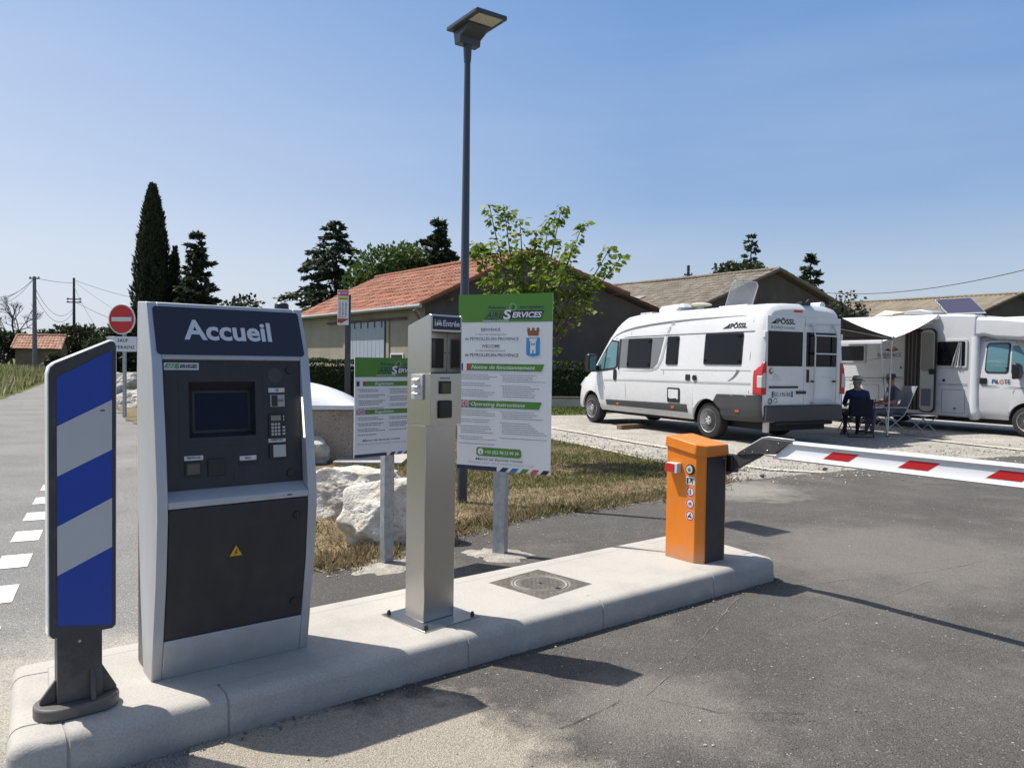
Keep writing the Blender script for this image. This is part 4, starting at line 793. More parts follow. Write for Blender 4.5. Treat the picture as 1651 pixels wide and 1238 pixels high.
# ------------------------------------------------------------------ boulders
rockm = MG('limestone', [(0.28, (0.30, 0.265, 0.21)), (0.45, (0.50, 0.46, 0.39)), (0.6, (0.62, 0.59, 0.53)), (0.75, (0.68, 0.66, 0.62))], fine=(45, 0.18), big=3.2, bump=0.9, bscale=26, big2=[(2.2, 0.58, 0.72, (0.33, 0.25, 0.16), 0.7, None, 0), (6.0, 0.62, 0.7, (0.25, 0.24, 0.22), 0.6, None, 0)])
def boulder(label, loc, size, seed, rot, group=None):
    rs = random.Random(seed); bm = bmesh.new(); bmesh.ops.create_icosphere(bm, subdivisions=6, radius=1.0)
    planes = [(Vector((rs.gauss(0, 1), rs.gauss(0, 1), rs.gauss(0, .8))).normalized(), rs.uniform(0.58, 0.9)) for _ in range(14)]
    for v in bm.verts:
        p = v.co.normalized(); r_ = 1.05
        for nn_, d in planes:
            k = p.dot(nn_)
            if k > 0.05: r_ = min(r_, d / k)
        s = Vector((seed * 3.1, 1.3, 0))
        r_ += 0.09 * noise.noise(p * 1.3 + s) + 0.055 * noise.noise(p * 3.4 + s) - 0.055 * max(0, abs(noise.noise(p * 2.3 + s * 2)) - .12) - 0.03 * max(0, .06 - abs(noise.noise(p * 3.7 + s))) / .06 + 0.016 * noise.noise(p * 9 + s) + 0.006 * noise.noise(p * 24 + s)
        v.co = p * r_
    me = bpy.data.meshes.new('boulder'); bm.to_mesh(me); bm.free(); me.materials.append(rockm); me.polygons.foreach_set('use_smooth', [True] * len(me.polygons))
    ob = bpy.data.objects.new('boulder', me); sc.collection.objects.link(ob); ob.scale = size; ob.location = loc; ob.rotation_euler = (0, 0, R(rot)); tag(ob, label, 'boulder', group); return ob
gB = 'limestone boulders on the verge'
boulder('large craggy white boulder right behind the low rules sign post', (-0.93, 6.18, 0.16), (0.50, 0.42, 0.37), 3, 20, gB)
boulder('flat topped pale boulder behind the biggest white boulder', (-1.48, 7.25, 0.20), (0.62, 0.48, 0.38), 9, -15, gB)
q = G(520, 742); boulder('small grey and white boulder leaning on the pebbledash block', (q.x - 0.12, q.y - 0.35, 0.15), (0.30, 0.25, 0.26), 21, 40, gB)
boulder('white boulder hidden mostly by the kiosk near the road', (-2.35, 7.9, 0.1), (0.5, 0.4, 0.3), 15, 70, gB)
q = G(208, 655); boulder('bright white boulder to the right of the no entry sign post', (q.x + 0.3, q.y, 0.15), (0.75, 0.5, 0.45), 27, 10, gB)
q = G(206, 634); boulder('grey boulder farther back behind the no entry sign', (q.x, q.y, 0.3), (0.8, 0.6, 0.7), 31, 60, gB)

# ------------------------------------------------------------------ campervan
glass_dark = M('tinted_glass', (0.006, 0.007, 0.010), 0.04, spec=0.23)
cab_glass = M('cab_glass', (0.09, 0.19, 0.22), 0.05, spec=0.6)
trim = M('grey_trim', (0.047, 0.048, 0.052), 0.6, var=0.05)
decal = M('decal_grey', (0.16, 0.165, 0.175), 0.35)
decal2 = M('decal_silver', (0.38, 0.39, 0.41), 0.35)
amber = M('amber', (0.55, 0.13, 0.015), 0.25)
taill = M('tail_red', (0.42, 0.012, 0.015), 0.15, coat=0.5)
rimm = M('wheel_rim', (0.52, 0.52, 0.53), 0.4, 0.3)
seam = M('panel_gap', (0.10, 0.10, 0.105), 0.6)
RINGF = [(.955, 0), (.99, .03), (1.02, .1), (1.03, .3), (1.022, .45), (.998, .6), (.963, .77), (.92, .885), (.875, .938), (.79, .972), (.6, .990), (.3, .998), (0, 1)]
RINGH = [(.955, 0), (.985, .04), (1.0, .12), (1.0, .35), (.985, .52), (.965, .66), (.93, .78), (.88, .86), (.80, .92), (.70, .955), (.5, .98), (.25, .995), (0, 1)]
def interp(tab, x):
    if x <= tab[0][0]: return tab[0][1]
    for (a, b), (c, d) in zip(tab, tab[1:]):
        if x <= c: return b + (d - b) * (x - a) / (c - a)
    return tab[-1][1]
class VanShape:
    ZT = [(-1.40, 2.40), (-1.37, 2.465), (-1.30, 2.505), (-1.1, 2.525), (1.5, 2.52), (2.6, 2.505), (2.85, 2.475), (3.0, 2.415), (3.15, 2.325), (3.45, 2.06), (3.9, 1.56), (4.03, 1.42), (4.12, 1.36), (4.4, 1.22), (4.7, 1.06), (4.88, .90), (4.95, .76), (4.985, .58)]
    HW = [(-1.40, .955), (-1.36, .985), (-1.25, 1.0), (3.5, 1.0), (4.1, .99), (4.4, .965), (4.65, .90), (4.82, .79), (4.93, .65), (4.985, .50)]
    AR = 0.415; AX = (0.0, 4.035)
    def zt(s, x): return interp(s.ZT, x)
    def zb(s, x):
        return 0.33 if x > -0.3 else 0.40
    def sect(s, x):
        k = min(1, max(0, (x - 3.9) / 0.5)); w = interp(s.HW, x); a, b = s.zb(x), s.zt(x)
        ar = 0
        for c in s.AX:
            if abs(x - c) < s.AR: ar = max(ar, 0.34 + math.sqrt(s.AR ** 2 - (x - c) ** 2))
        return [((f[0] * (1 - k) + h[0] * k) * w, max(a + (b - a) * (f[1] * (1 - k) + h[1] * k), ar)) for f, h in zip(RINGF, RINGH)]
    def y(s, x, z):
        q_ = s.sect(x)
        for (y0, z0), (y1, z1) in zip(q_, q_[1:]):
            if z <= z1 and z1 > z0: return y0 + (y1 - y0) * (z - z0) / (z1 - z0)
        return q_[-1][0]
    def body(s, mb, x0, x1, m, step=0.055, capfront=True, capback=True):
        xs = [x0 + (x1 - x0) * i / int((x1 - x0) / step) for i in range(int((x1 - x0) / step) + 1)]
        for c in s.AX: xs += [c + s.AR * math.cos(R(a)) for a in range(2, 180, 8)]
        xs = sorted(set(round(x, 4) for x in xs if x0 - 1e-6 <= x <= x1 + 1e-6)); vs = []; fs = []
        for x in xs:
            q_ = s.sect(x); vs += [(x, -y, z) for y, z in q_] + [(x, y, z) for y, z in q_[-2::-1]]
        n_ = 2 * len(RINGF) - 1
        for i in range(len(xs) - 1):
            for j in range(n_ - 1): fs.append((i * n_ + j, i * n_ + j + 1, (i + 1) * n_ + j + 1, (i + 1) * n_ + j))
        if capback: fs.append(tuple(range(n_)))
        if capfront: fs.append(tuple(range((len(xs) - 1) * n_, len(xs) * n_)))
        mb.add(vs, fs, m)
    def panel(s, mb, pts, m, off=0.008, side=1, thick=True):
        """polygon given as (x, z) laid on the body side"""
        P_ = []
        n_ = len(pts)
        for i in range(n_):
            (x0, z0), (x1, z1) = pts[i], pts[(i + 1) % n_]; k = max(1, int(math.hypot(x1 - x0, z1 - z0) / 0.3))
            P_ += [(x0 + (x1 - x0) * j / k, z0 + (z1 - z0) * j / k) for j in range(k)]
        vs = [(x, side * (s.y(x, z) + off), z) for x, z in P_]; k = len(vs)
        fs = [tuple(t_) for t_ in tessellate_polygon([[Vector((x, z, 0)) for x, z in P_]])]
        flat = list(P_)
        for _ in range(3):      # refine so that the panel follows the bulge of the body
            cache = {}; nf = []
            def mid(i, j):
                k_ = (min(i, j), max(i, j))
                if k_ not in cache: cache[k_] = len(flat); flat.append(((flat[i][0] + flat[j][0]) / 2, (flat[i][1] + flat[j][1]) / 2))
                return cache[k_]
            for a_, b_, c_ in fs:
                ab, bc, ca = mid(a_, b_), mid(b_, c_), mid(c_, a_); nf += [(a_, ab, ca), (ab, b_, bc), (ca, bc, c_), (ab, bc, ca)]
            fs = nf
        vs = [(x, side * (s.y(x, z) + off), z) for x, z in flat]; K0 = len(vs)
        if thick:
            vs += [(x, side * (s.y(x, z) - 0.012), z) for x, z in P_]; fs += [(i, (i + 1) % k, K0 + (i + 1) % k, K0 + i) for i in range(k)]
        mb.add(vs, fs, m)
    def ribbon(s, mb, pts, w, m, off=0.006, side=1):
        for i in range(len(pts) - 1):
            (x0, z0), (x1, z1) = pts[i], pts[i + 1]; l = math.hypot(x1 - x0, z1 - z0) or 1; w0 = w[i] if isinstance(w, list) else w; w1 = w[i + 1] if isinstance(w, list) else w
            nx, nz_ = -(z1 - z0) / l, (x1 - x0) / l
            q_ = [(x0 - nx * w0 / 2, z0 - nz_ * w0 / 2), (x1 - nx * w1 / 2, z1 - nz_ * w1 / 2), (x1 + nx * w1 / 2, z1 + nz_ * w1 / 2), (x0 + nx * w0 / 2, z0 + nz_ * w0 / 2)]
            mb.poly([(x, side * (s.y(x, z) + off), z) for x, z in q_], m)
def rr(x0, x1, z0, z1, r_=0.05, sk=0.0):
    q_ = []
    for cx, cz, a0 in ((x1 - r_, z0 + r_, -90), (x1 - r_, z1 - r_, 0), (x0 + r_, z1 - r_, 90), (x0 + r_, z0 + r_, 180)):
        q_ += [(cx + r_ * math.cos(R(a0 + k * 30)) + sk * (cz - z0), cz + r_ * math.sin(R(a0 + k * 30))) for k in range(4)]
    return q_
def make_wheel(parent, x, y, side, r_=0.34, w=0.225):
    yo = y; yi = y - side * w; mb = MB(); pr = [(r_ * .62, 0), (r_ * .80, -.004), (r_ * .95, .012), (r_ * .99, .035), (r_, .06), (r_, w - .06), (r_ * .97, w - .02), (r_ * .7, w)]
    mb.T = Matrix.Translation((x, yo, r_)) @ Matrix.Rotation(R(90 * side), 4, 'X'); mb.lathe(pr, rubber, 40)
    ty = mb.build('wheel', parent, angle=40)
    mb = MB(); mb.T = Matrix.Translation((x, yo, r_)) @ Matrix.Rotation(R(90 * side), 4, 'X')
    mb.lathe([(r_ * .645, 0.0), (r_ * .66, -.006), (r_ * .60, .006), (r_ * .57, .03), (r_ * .50, .022), (r_ * .40, .012), (r_ * .24, .005), (r_ * .22, -.006), (r_ * .10, -.010), (0, -.010)], rimm, 40)
    for k in range(10):
        a = 2 * math.pi * k / 10; c, s_ = math.cos(a), math.sin(a); mb.lathe([(0.026, 0.0), (0, 0.0)], black, 10, c=(r_ * .46 * c, r_ * .46 * s_, 0.0125))
    for k in range(5):
        a = 2 * math.pi * k / 5; mb.lathe([(0.014, 0.0), (0.012, -.012), (0, -.014)], black, 8, c=(r_ * .17 * math.cos(a), r_ * .17 * math.sin(a), -0.008))
    mb.build('rim', ty, angle=40); return ty
VS = VanShape(); SCV = 1.035
van = thing('campervan', 'white high roofed panel campervan with dark tinted windows and rear ladder parked by the hedge', 'campervan', (4.76, 15.57, 0), math.degrees(math.atan2(0.89, -0.456)))
van.scale = (SCV,) * 3
mb = MB(); VS.body(mb, -1.40, 4.985, van_white); body = mb.build('body', van, angle=32)
mb = MB(); mb.box(-1.30, 4.7, -0.66, 0.66, 0.24, 1.1, M('underbody', (0.015, 0.015, 0.016), 0.8)); mb.box(0.5, 3.5, -0.90, 0.90, 0.30, 0.5, M('underbody', (0.02, 0.02, 0.02))); mb.build('underbody', van)
for x in (0, 4.035):
    for s_ in (1, -1): make_wheel(van, x, s_ * 0.965, s_)
# body side trim
for s_ in (1, -1):
    mb = MB(); VS.panel(mb, [(0.55, .455), (3.33, .455), (3.36, .575), (0.57, .615)], trim, 0.016, s_); mb.build('sill_trim', van, bevel=0.004, angle=40)
    mb = MB()
    arcp = [(-VS.AR * 1.0 * math.cos(R(a)) * 1.02, 0.34 + VS.AR * 1.04 * math.sin(R(a))) for a in (8, 25, 45, 62)]
    VS.panel(mb, [(-0.30, .855), (-1.385, .875), (-1.40, .40), (-0.50, .385)] + arcp[:1] + arcp[1:], trim, 0.022, s_); mb.build('corner_trim', van, angle=40)
    mb = MB(); VS.ribbon(mb, [(-1.15, 1.065), (-.3, 1.06), (1.2, 1.045), (2.4, 1.035), (3.45, 1.01)], 0.035, decal2, 0.004, s_); VS.ribbon(mb, [(-1.14, 1.30), (0.6, 1.29), (1.4, 1.28)], 0.014, decal2, 0.004, s_); VS.ribbon(mb, [(-1.15, 1.995), (.8, 1.99), (2.6, 1.975), (3.1, 1.95)], 0.014, seam, 0.004, s_); VS.ribbon(mb, [(-1.16, 2.02), (.8, 2.012), (2.6, 1.995)], 0.02, van_white, 0.012, s_)
    for x, a, b in ((1.30, .45, 2.0), (2.86, .45, 1.95), (-1.10, .9, 2.2)): VS.ribbon(mb, [(x, a), (x, (a + b) / 2), (x, b)], 0.010, seam, 0.003, s_)
    VS.ribbon(mb, [(3.55, .42), (3.42, .85), (3.72, 1.18)], .010, seam, .003, s_); VS.ribbon(mb, [(2.60, .62), (2.62, .95)], .006, seam, .003, s_); VS.ribbon(mb, [(2.52, 2.02), (2.52, 2.3)], .008, seam, .003, s_)
    mb.build('side_moulding', van, angle=0, norm=False)
    mb = MB(); cur = [(3.30, 1.93), (3.10, 2.03), (2.8, 2.11), (2.4, 2.17), (1.9, 2.215), (1.3, 2.25), (0.6, 2.275), (-.2, 2.285), (-.9, 2.29)]; VS.ribbon(mb, cur, [.01, .03, .04, .045, .045, .045, .035, .02, .006], decal, .005, s_)
    mb.build('decal', van, angle=0, norm=False)
    if s_ == 1:
        mb = MB(); VS.panel(mb, [(2.86, 1.30), (1.66, 1.295), (1.52, 1.40), (1.44, 1.62), (1.36, 1.955), (2.86, 1.945)], decal, .004, s_, thick=False); mb.build('decal', van, angle=0, norm=False); mb = MB()
        VS.ribbon(mb, [(2.75, 1.245), (2.1, 1.245), (1.7, 1.26), (1.5, 1.32), (1.38, 1.50), (1.30, 1.8), (1.24, 2.06), (1.20, 2.16)], [.004, .02, .035, .05, .065, .07, .07, .06], decal2, .005, s_)
        for k in range(3): VS.ribbon(mb, [(1.19 - .003 * k, 2.185 + .028 * k), (1.08 - .003 * k, 2.19 + .028 * k)], .014, decal2, .005, s_)
        mb.build('decal', van, angle=0, norm=False); mb = MB()
        for k, w in ((0, .035), (1, .02)): VS.ribbon(mb, [(-.57 - .02 * k, 1.10), (-.70 - .02 * k, 1.165), (-.78 - .03 * k, 1.24), (-.81 - .045 * k, 1.31)], [.004, w * .7, w, w * 1.3], decal, .005, s_)
        mb.build('decal', van, angle=0, norm=False)
def side_text(mb, body_, x0, x1, z, cap, m, side=1, **k):   # reads left to right seen from outside
    zc = z + cap / 2; ya, yb_ = VS.y((x0 + x1) / 2, z - 0.02), VS.y((x0 + x1) / 2, z + cap + 0.02); up_ = Vector((0, (yb_ - ya) * side, cap + 0.04)).normalized()
    mb.text(body_, m, (0, side * (VS.y((x0 + x1) / 2, z) + 0.007), z), (-side, 0, 0), up_, -side * x0, -side * x1, 0, cap, **k)
mb = MB(); side_text(mb, 'PÖSSL', -0.53, -0.95, 2.07, 0.085, mark_black, 1, bold=.035, shear=.08)
mb.poly([(x, VS.y(x, z) + .007, z) for x, z in ((-0.33, 2.065), (-.515, 2.07), (-.515, 2.165), (-.46, 2.12))], mark_black); mb.build('lettering', van, angle=0, norm=False)
def van_window(x0, x1, z0, z1, side, frame=True, m=glass_dark, inset=.03):
    mb = MB(); VS.panel(mb, rr(x0, x1, z0, z1, .035), black, .016, side); w_ = mb.build('window', van, angle=30)
    mb = MB(); VS.panel(mb, rr(x0 + .02, x1 - .02, z0 + .02, z1 - .02, .03), m, .020, side); mb.build('pane', w_, angle=30); return w_
for s_ in (1, -1):
    van_window(1.75, 2.58, 1.315, 1.935, s_); van_window(-0.90, 0.10, 1.40, 1.985, s_)
van_window(0.87, 1.235, 1.385, 1.96, 1)
for s_ in (1, -1):
    mb = MB(); VS.panel(mb, [(2.93, 1.33), (2.96, 1.90), (3.28, 1.93), (3.50, 1.73), (3.83, 1.36), (3.86, 1.19), (3.45, 1.23), (3.05, 1.265)], black, .010, s_); w_ = mb.build('cab_window', van, angle=30)
    mb = MB(); VS.panel(mb, [(2.985, 1.34), (2.995, 1.87), (3.25, 1.89), (3.40, 1.76), (3.44, 1.27), (3.06, 1.30)], cab_glass, .014, s_); VS.panel(mb, [(3.49, 1.265), (3.46, 1.70), (3.78, 1.355), (3.79, 1.235)], cab_glass, .014, s_); mb.build('pane', w_, angle=30)
    mb = MB(); VS.panel(mb, [(2.865, 1.26), (2.865, 1.94), (2.935, 1.94), (2.91, 1.27)], black, .009, s_); mb.build('pillar_trim', van, angle=30)
    mb = MB(); VS.panel(mb, rr(2.96, 3.07, 1.02, 1.27, .05), black, .02, s_); mb.build('door_handle', van, bevel=.004)
    mb = MB(); y_ = VS.y(3.75, 1.25); mb.box(3.70, 3.80, s_ * y_ if s_ > 0 else -y_ - .12, s_ * y_ + .12 if s_ > 0 else -y_, 1.22, 1.34, black); y0_ = y_ + .08
    mb.prism([(3.72, 1.19), (3.86, 1.20), (3.90, 1.30), (3.88, 1.56), (3.80, 1.62), (3.71, 1.58)], 'y', s_ * y0_, s_ * (y0_ + .22), black); mm_ = mb.build('mirror', van, bevel=.025)
    mb = MB(); mb.box(3.7085, 3.7095, min(s_ * (y0_ + .03), s_ * (y0_ + .19)), max(s_ * (y0_ + .03), s_ * (y0_ + .19)), 1.23, 1.55, cab_glass); mb.build('mirror_glass', mm_)
    for x, z in ((2.89, .50), (0.97, .535), (-0.83, .57)):
        mb = MB(); VS.panel(mb, rr(x - .045, x + .045, z - .022, z + .022, .008), amber, .03, s_); mb.build('side_marker', van)
mb = MB(); VS.panel(mb, rr(.77, 1.155, .63, .925, .03), black, .012, 1); hh = mb.build('service_hatch', van)
mb = MB(); VS.panel(mb, [(.84, .69), (.86, .72), (1.07, .70), (1.09, .725), (1.115, .735), (1.115, .895), (.81, .89), (.81, .72)], van_white, .018, 1); mb.build('hatch_panel', hh)
mb = MB(); VS.panel(mb, rr(.475, .60, 1.085, 1.20, .015), black, .015, 1); mb.build('vent', van, bevel=.003)
mb = MB(); y_ = VS.y(.33, 1.14); mb.cyl((.33, y_ - .01, 1.14), (.33, y_ + .03, 1.14), .055, black, 20); mb.build('filler_cap', van, bevel=.004)
# windscreen and bonnet details on the side away from the camera
mb = MB(); q_ = []
for x in (3.22, 3.5, 3.8, 4.02):
    w_ = VS.y(x, VS.zt(x) * .985) * .88; q_.append(w_)
vs = []; xs_ = (3.22, 3.5, 3.8, 4.02)
for x, w_ in zip(xs_, q_): vs += [(x + .012, f * w_, VS.zt(x) + .012 - .03 * abs(f) ** 3) for f in (-1, -.5, 0, .5, 1)]
mb.add(vs, [(i * 5 + j, i * 5 + j + 1, (i + 1) * 5 + j + 1, (i + 1) * 5 + j) for i in range(3) for j in range(4)], glass_dark); mb.build('windscreen', van, angle=40)
mb = MB(); mb.box(4.80, 4.99, -.62, .62, .36, .62, trim); mb.build('front_bumper', van, bevel=.05)
for s_ in (1, -1):
    mb = MB(); mb.prism([(4.45, .86), (4.80, .78), (4.90, .86), (4.66, 1.06)], 'y', s_ * .50, s_ * .76, M('headlamp', (0.5, 0.52, 0.55), 0.1)); mb.build('headlight', van, bevel=.02)
# rear
rx = -1.40
mb = MB(); mb.box(rx - .075, rx + .06, -.93, .96, .41, .695, trim); mb.box(rx - .06, rx + .04, -.70, .70, .34, .41, M('underbody', (0.015, 0.015, 0.016))); mb.build('rear_bumper', van, bevel=.025)
mb = MB(); mb.box(rx - .012, rx + .01, .002 + .02, .925, .70, 2.27, van_white); dl = mb.build('rear_door', van, bevel=.008)
mb = MB(); mb.box(rx - .012, rx + .01, -.90, -.002 + .01, .70, 2.27, van_white); dr = mb.build('rear_door', van, bevel=.008)
for d_, a, b in ((dl, .065, .905), (dr, -.80, -.025)):
    mb = MB(); mb.box(rx - .016, rx - .010, a, b, 1.385, 2.0, black); w_ = mb.build('rear_window', d_, bevel=.002); mb = MB(); mb.box(rx - .0185, rx - .0155, a + .015, b - .015, 1.40, 1.985, glass_dark); mb.build('pane', w_)
mb = MB(); RX = Vector((0, -1, 0)); o = (rx - .0135, 0, 0)
mb.text('PÖSSL', mark_black, o, RX, Zv, -.70, -.26, 2.13, .085, bold=.035); mb.poly([(rx - .0135, y, z) for y, z in ((.86, 2.125), (.715, 2.13), (.715, 2.22), (.76, 2.18))], mark_black); mb.text('ROAD', mark_grey, o, RX, Zv, -.84, -.56, 2.045, .045, bold=.015); mb.text('CRUISER', mark_grey, o, RX, Zv, -.54, -.26, 2.045, .032, bold=.01)
for z in (1.23, 1.19):   # chevron emblem and round stickers
    mb.poly([(rx - .0135, y, zz) for y, zz in ((.78, z - .03), (.71, z + .02), (.64, z - .03), (.64, z - .015), (.71, z + .038), (.78, z - .015))], decal2)
mb.text('35 CITY', decal2, o, RX, Zv, -.80, -.58, 1.135, .022)
for cy, cz, r_, m in ((.82, 1.30, .058, decal), (.83, 1.30, .042, M('sticker_red', (0.35, 0.09, 0.06))), (.80, 1.31, .03, sticker_white), (.83, .775, .055, mark_black), (.835, .775, .038, decal2), (.70, .785, .045, mark_black), (.70, .785, .033, van_white)):
    mb.poly([(rx - .0135 - .0006 * (0.07 - r_) * 30, cy + r_ * math.cos(k * math.pi / 9), cz + r_ * math.sin(k * math.pi / 9)) for k in range(18)], m)
mb.build('lettering', dl, angle=0, norm=False)
mb = MB(); mb.box(rx - .030, rx - .012, .17, .865, 1.0, 1.035, black); mb.build('grip_bar', dl, bevel=.004)
mb = MB(); mb.box(rx - .018, rx - .012, .285, .80, .835, .945, M('plate_white', (0.62, 0.63, 0.62), 0.4)); np_ = mb.build('number_plate', dl, bevel=.002)
mb = MB(); o = (rx - .0190, 0, 0)
for a, b in ((.75, .798), (.287, .33)): mb.poly([(rx - .0186, y, z) for y, z in ((b, .837), (a, .837), (a, .943), (b, .943))], M('plate_blue', (0.02, 0.06, 0.28)))
mb.text('EC-195-RB', mark_black, o, RX, Zv, -.735, -.345, .858, .062, bold=.02); mb.text('F', sign_white, (rx - .0195, 0, 0), RX, Zv, -.782, -.766, .85, .025); mb.build('lettering', np_, angle=0, norm=False)
mb = MB(); mb.box(rx - .035, rx - .012, -.03, .21, .895, .95, black); mb.build('door_latch', dl, bevel=.01)
mb = MB(); mb.box(rx - .03, rx - .012, -.10, -.04, 1.10, 1.33, black); mb.build('door_handle', dr, bevel=.01)
mb = MB(); mb.text('BlueHDi', decal2, (rx - .0135, 0, 0), RX, Zv, .46, .66, 1.19, .022); mb.build('lettering', dr, angle=0, norm=False)
for s_, a in ((1, .925), (-1, .90)):
    for z in (.78, 1.88):
        mb = MB(); mb.box(rx - .02, rx + .05, min(s_ * a, s_ * (a + .055)), max(s_ * a, s_ * (a + .055)), z, z + .11, van_white); mb.build('hinge', van, bevel=.008)
    mb = MB(); ly = lambda v_: s_ * v_
    pr = [(.925, .885), (1.045, .885), (1.04, 1.2), (1.015, 1.36), (.975, 1.455), (.925, 1.465)]
    mb.prism([(ly(y), z) for y, z in pr], 'x', rx - .02, rx + .20, taill); tl = mb.build('tail_light', van, bevel=.012)
    mb = MB(); mb.prism([(ly(y), z) for y, z in ((.945, 1.01), (1.047, 1.01), (1.049, 1.20), (1.0, 1.27), (.955, 1.27))], 'x', rx - .024, rx + .09, M('lamp_clear', (0.5, 0.5, 0.5), 0.15)); mb.build('lens', tl, bevel=.006)
mb = MB(); mb.box(rx - .015, rx + .03, .08, .29, 2.345, 2.39, taill); mb.build('brake_light', van, bevel=.01)
mb = MB(); alu = M('aluminium', (0.55, 0.56, 0.57), 0.3, 0.7)
for y in (-.17, -.73): mb.tube([(rx - .015, y, .73), (rx - .08, y, .75), (rx - .085, y, 1.2), (rx - .085, y, 1.9), (rx - .075, y + .02, 2.02), (rx - .04, y + .05, 2.12), (rx - .0, y + .06, 2.16)], .016, alu, 10)
for z in (.74, 1.62, 1.945): mb.tube([(rx - .085, -.17, z), (rx - .085, -.73, z)], .016, alu, 10)
mb.tube([(rx - .02, .02, 2.13), (rx - .02, -.88, 2.15)], .012, alu, 8)
for y in (-.17, -.73):
    for z in (1.12, 1.63): mb.box(rx - .09, rx - .01, y - .02, y + .02, z - .015, z + .015, black)
mb.build('ladder', van, angle=40)
mb = MB(); mb.box(rx + .02, rx + .12, .80, .86, .22, .42, alu); mb.build('tow_bracket', van, bevel=.004)
# roof equipment
mb = MB(); mb.box(1.75, 2.35, -.25, .35, 2.50, 2.60, white_paint); mb.prism([(1.55, 2.60), (2.40, 2.60), (2.34, 2.66), (1.62, 2.68)], 'y', -.20, .30, white_paint); mb.build('roof_air_unit', van, bevel=.015)
mb = MB(); mb.box(2.42, 2.85, -.10, .50, 2.45, 2.535, decal2); mb.build('roof_vent', van, bevel=.03)
mb = MB(); mb.lathe([(.07, 0), (.05, .06), (.06, .09), (.22, .13), (.23, .15), (.17, .175), (0, .185)], M('cream_plastic', (0.55, 0.53, 0.42), 0.5), 24, c=(1.39, 0, 2.51)); mb.build('aerial', van)
mb = MB(); mb.box(-.32, .45, -.36, .36, 2.52, 2.55, white_paint); sk = mb.build('roof_hatch', van, bevel=.01)
mglass = bpy.data.materials.new('acrylic'); mglass.use_nodes = True; _n = mglass.node_tree; _b = _n.nodes['Principled BSDF']; _b.inputs['Base Color'].default_value = (.55, .56, .57, 1); _b.inputs['Roughness'].default_value = .25
_t = _n.nodes.new('ShaderNodeBsdfTransparent'); _m = _n.nodes.new('ShaderNodeMixShader'); _m.inputs[0].default_value = .5; _n.links.new(_t.outputs[0], _m.inputs[1]); _n.links.new(_b.outputs[0], _m.inputs[2]); _n.links.new(_m.outputs[0], _n.nodes['Material Output'].inputs[0])
mb = MB(); a = R(55); HTm = Matrix.Translation((.40, 0, 2.555)) @ Matrix.Rotation(a, 4, 'Y') @ Matrix.Identity(4)
lid = lambda u_, w_, h_: (.28 - u_ * math.cos(R(68)), w_, 2.555 + u_ * math.sin(R(68)) + 0 * h_)
n_ = Vector((math.sin(R(68)), 0, math.cos(R(68)))); q_ = [Vector(lid(u_, w_, 0)) for u_, w_ in ((0, -.34), (0, .34), (.45, .34), (.52, .27), (.52, -.27), (.45, -.34))]
q2 = [p + (Vector(lid(.25, 0, 0)) - p) * .22 - n_ * .055 for p in q_]; k = len(q_)
mb.add(q_ + q2, [(i, (i + 1) % k, k + (i + 1) % k, k + i) for i in range(k)] + [tuple(range(k, 2 * k))], mglass); mb.tube(q_ + [q_[0]], .012, decal2, 6); mb.build('hatch_lid', sk, angle=40)
mb = MB(); mb.tube([(-1.0, -.88, 2.53), (2.6, -.88, 2.53)], .075, white_paint, 14); mb.build('awning_case', van, angle=40)
mb = MB(); mb.box(-1.35, -1.2, -.18, .05, 2.49, 2.54, black); mb.tube([(-1.28, -.1, 2.52), (-1.33, -.16, 2.60)], .012, black, 6); mb.build('camera_pod', van, bevel=.01)
canvas = M('brown_canvas', (0.045, 0.040, 0.035), 0.8, var=0.1)
mb = MB(); xa, xb = -.95, 2.55; rows = 10
vs = []
for i in range(rows + 1):
    f = i / rows; y = -.95 - 2.0 * f; z = 2.50 - .50 * f - .05 * math.sin(math.pi * f)
    for j in range(9): vs.append((xa + (xb - xa) * j / 8, y, z))
mb.add(vs, [(i * 9 + j, i * 9 + j + 1, (i + 1) * 9 + j + 1, (i + 1) * 9 + j) for i in range(rows) for j in range(8)], canvas); aw = mb.build('awning', van, angle=50, norm=False)
mb = MB(); mb.tube([(xa - .02, -2.97, 1.985), (xb + .02, -2.97, 1.985)], .035, M('awning_rail', (0.30, 0.29, 0.28), 0.4, 0.3), 10); mb.tube([(xa + .05, -1.0, 2.42), (xa + .5, -2.0, 2.16), (xa + .08, -2.95, 1.99)], .018, alu, 8); mb.tube([(xb - .05, -1.0, 2.42), (xb - .5, -2.0, 2.16), (xb - .08, -2.95, 1.99)], .018, alu, 8); mb.build('awning_frame', aw, angle=40)
mb = MB(); mb.tube([(xa + .02, -2.97, 1.98), (xa - .02, -2.86, 0.012)], .016, alu, 8); mb.cyl((xa - .02, -2.86, 0.0), (xa - .02, -2.86, .015), .04, black); mb.build('awning_leg', aw, angle=40)
mb = MB(); mb.tube([(xb - .02, -2.97, 1.98), (xb - .02, -2.86, 0.012)], .016, alu, 8); mb.cyl((xb - .02, -2.86, 0.0), (xb - .02, -2.86, .015), .04, black); mb.build('awning_leg', aw, angle=40)

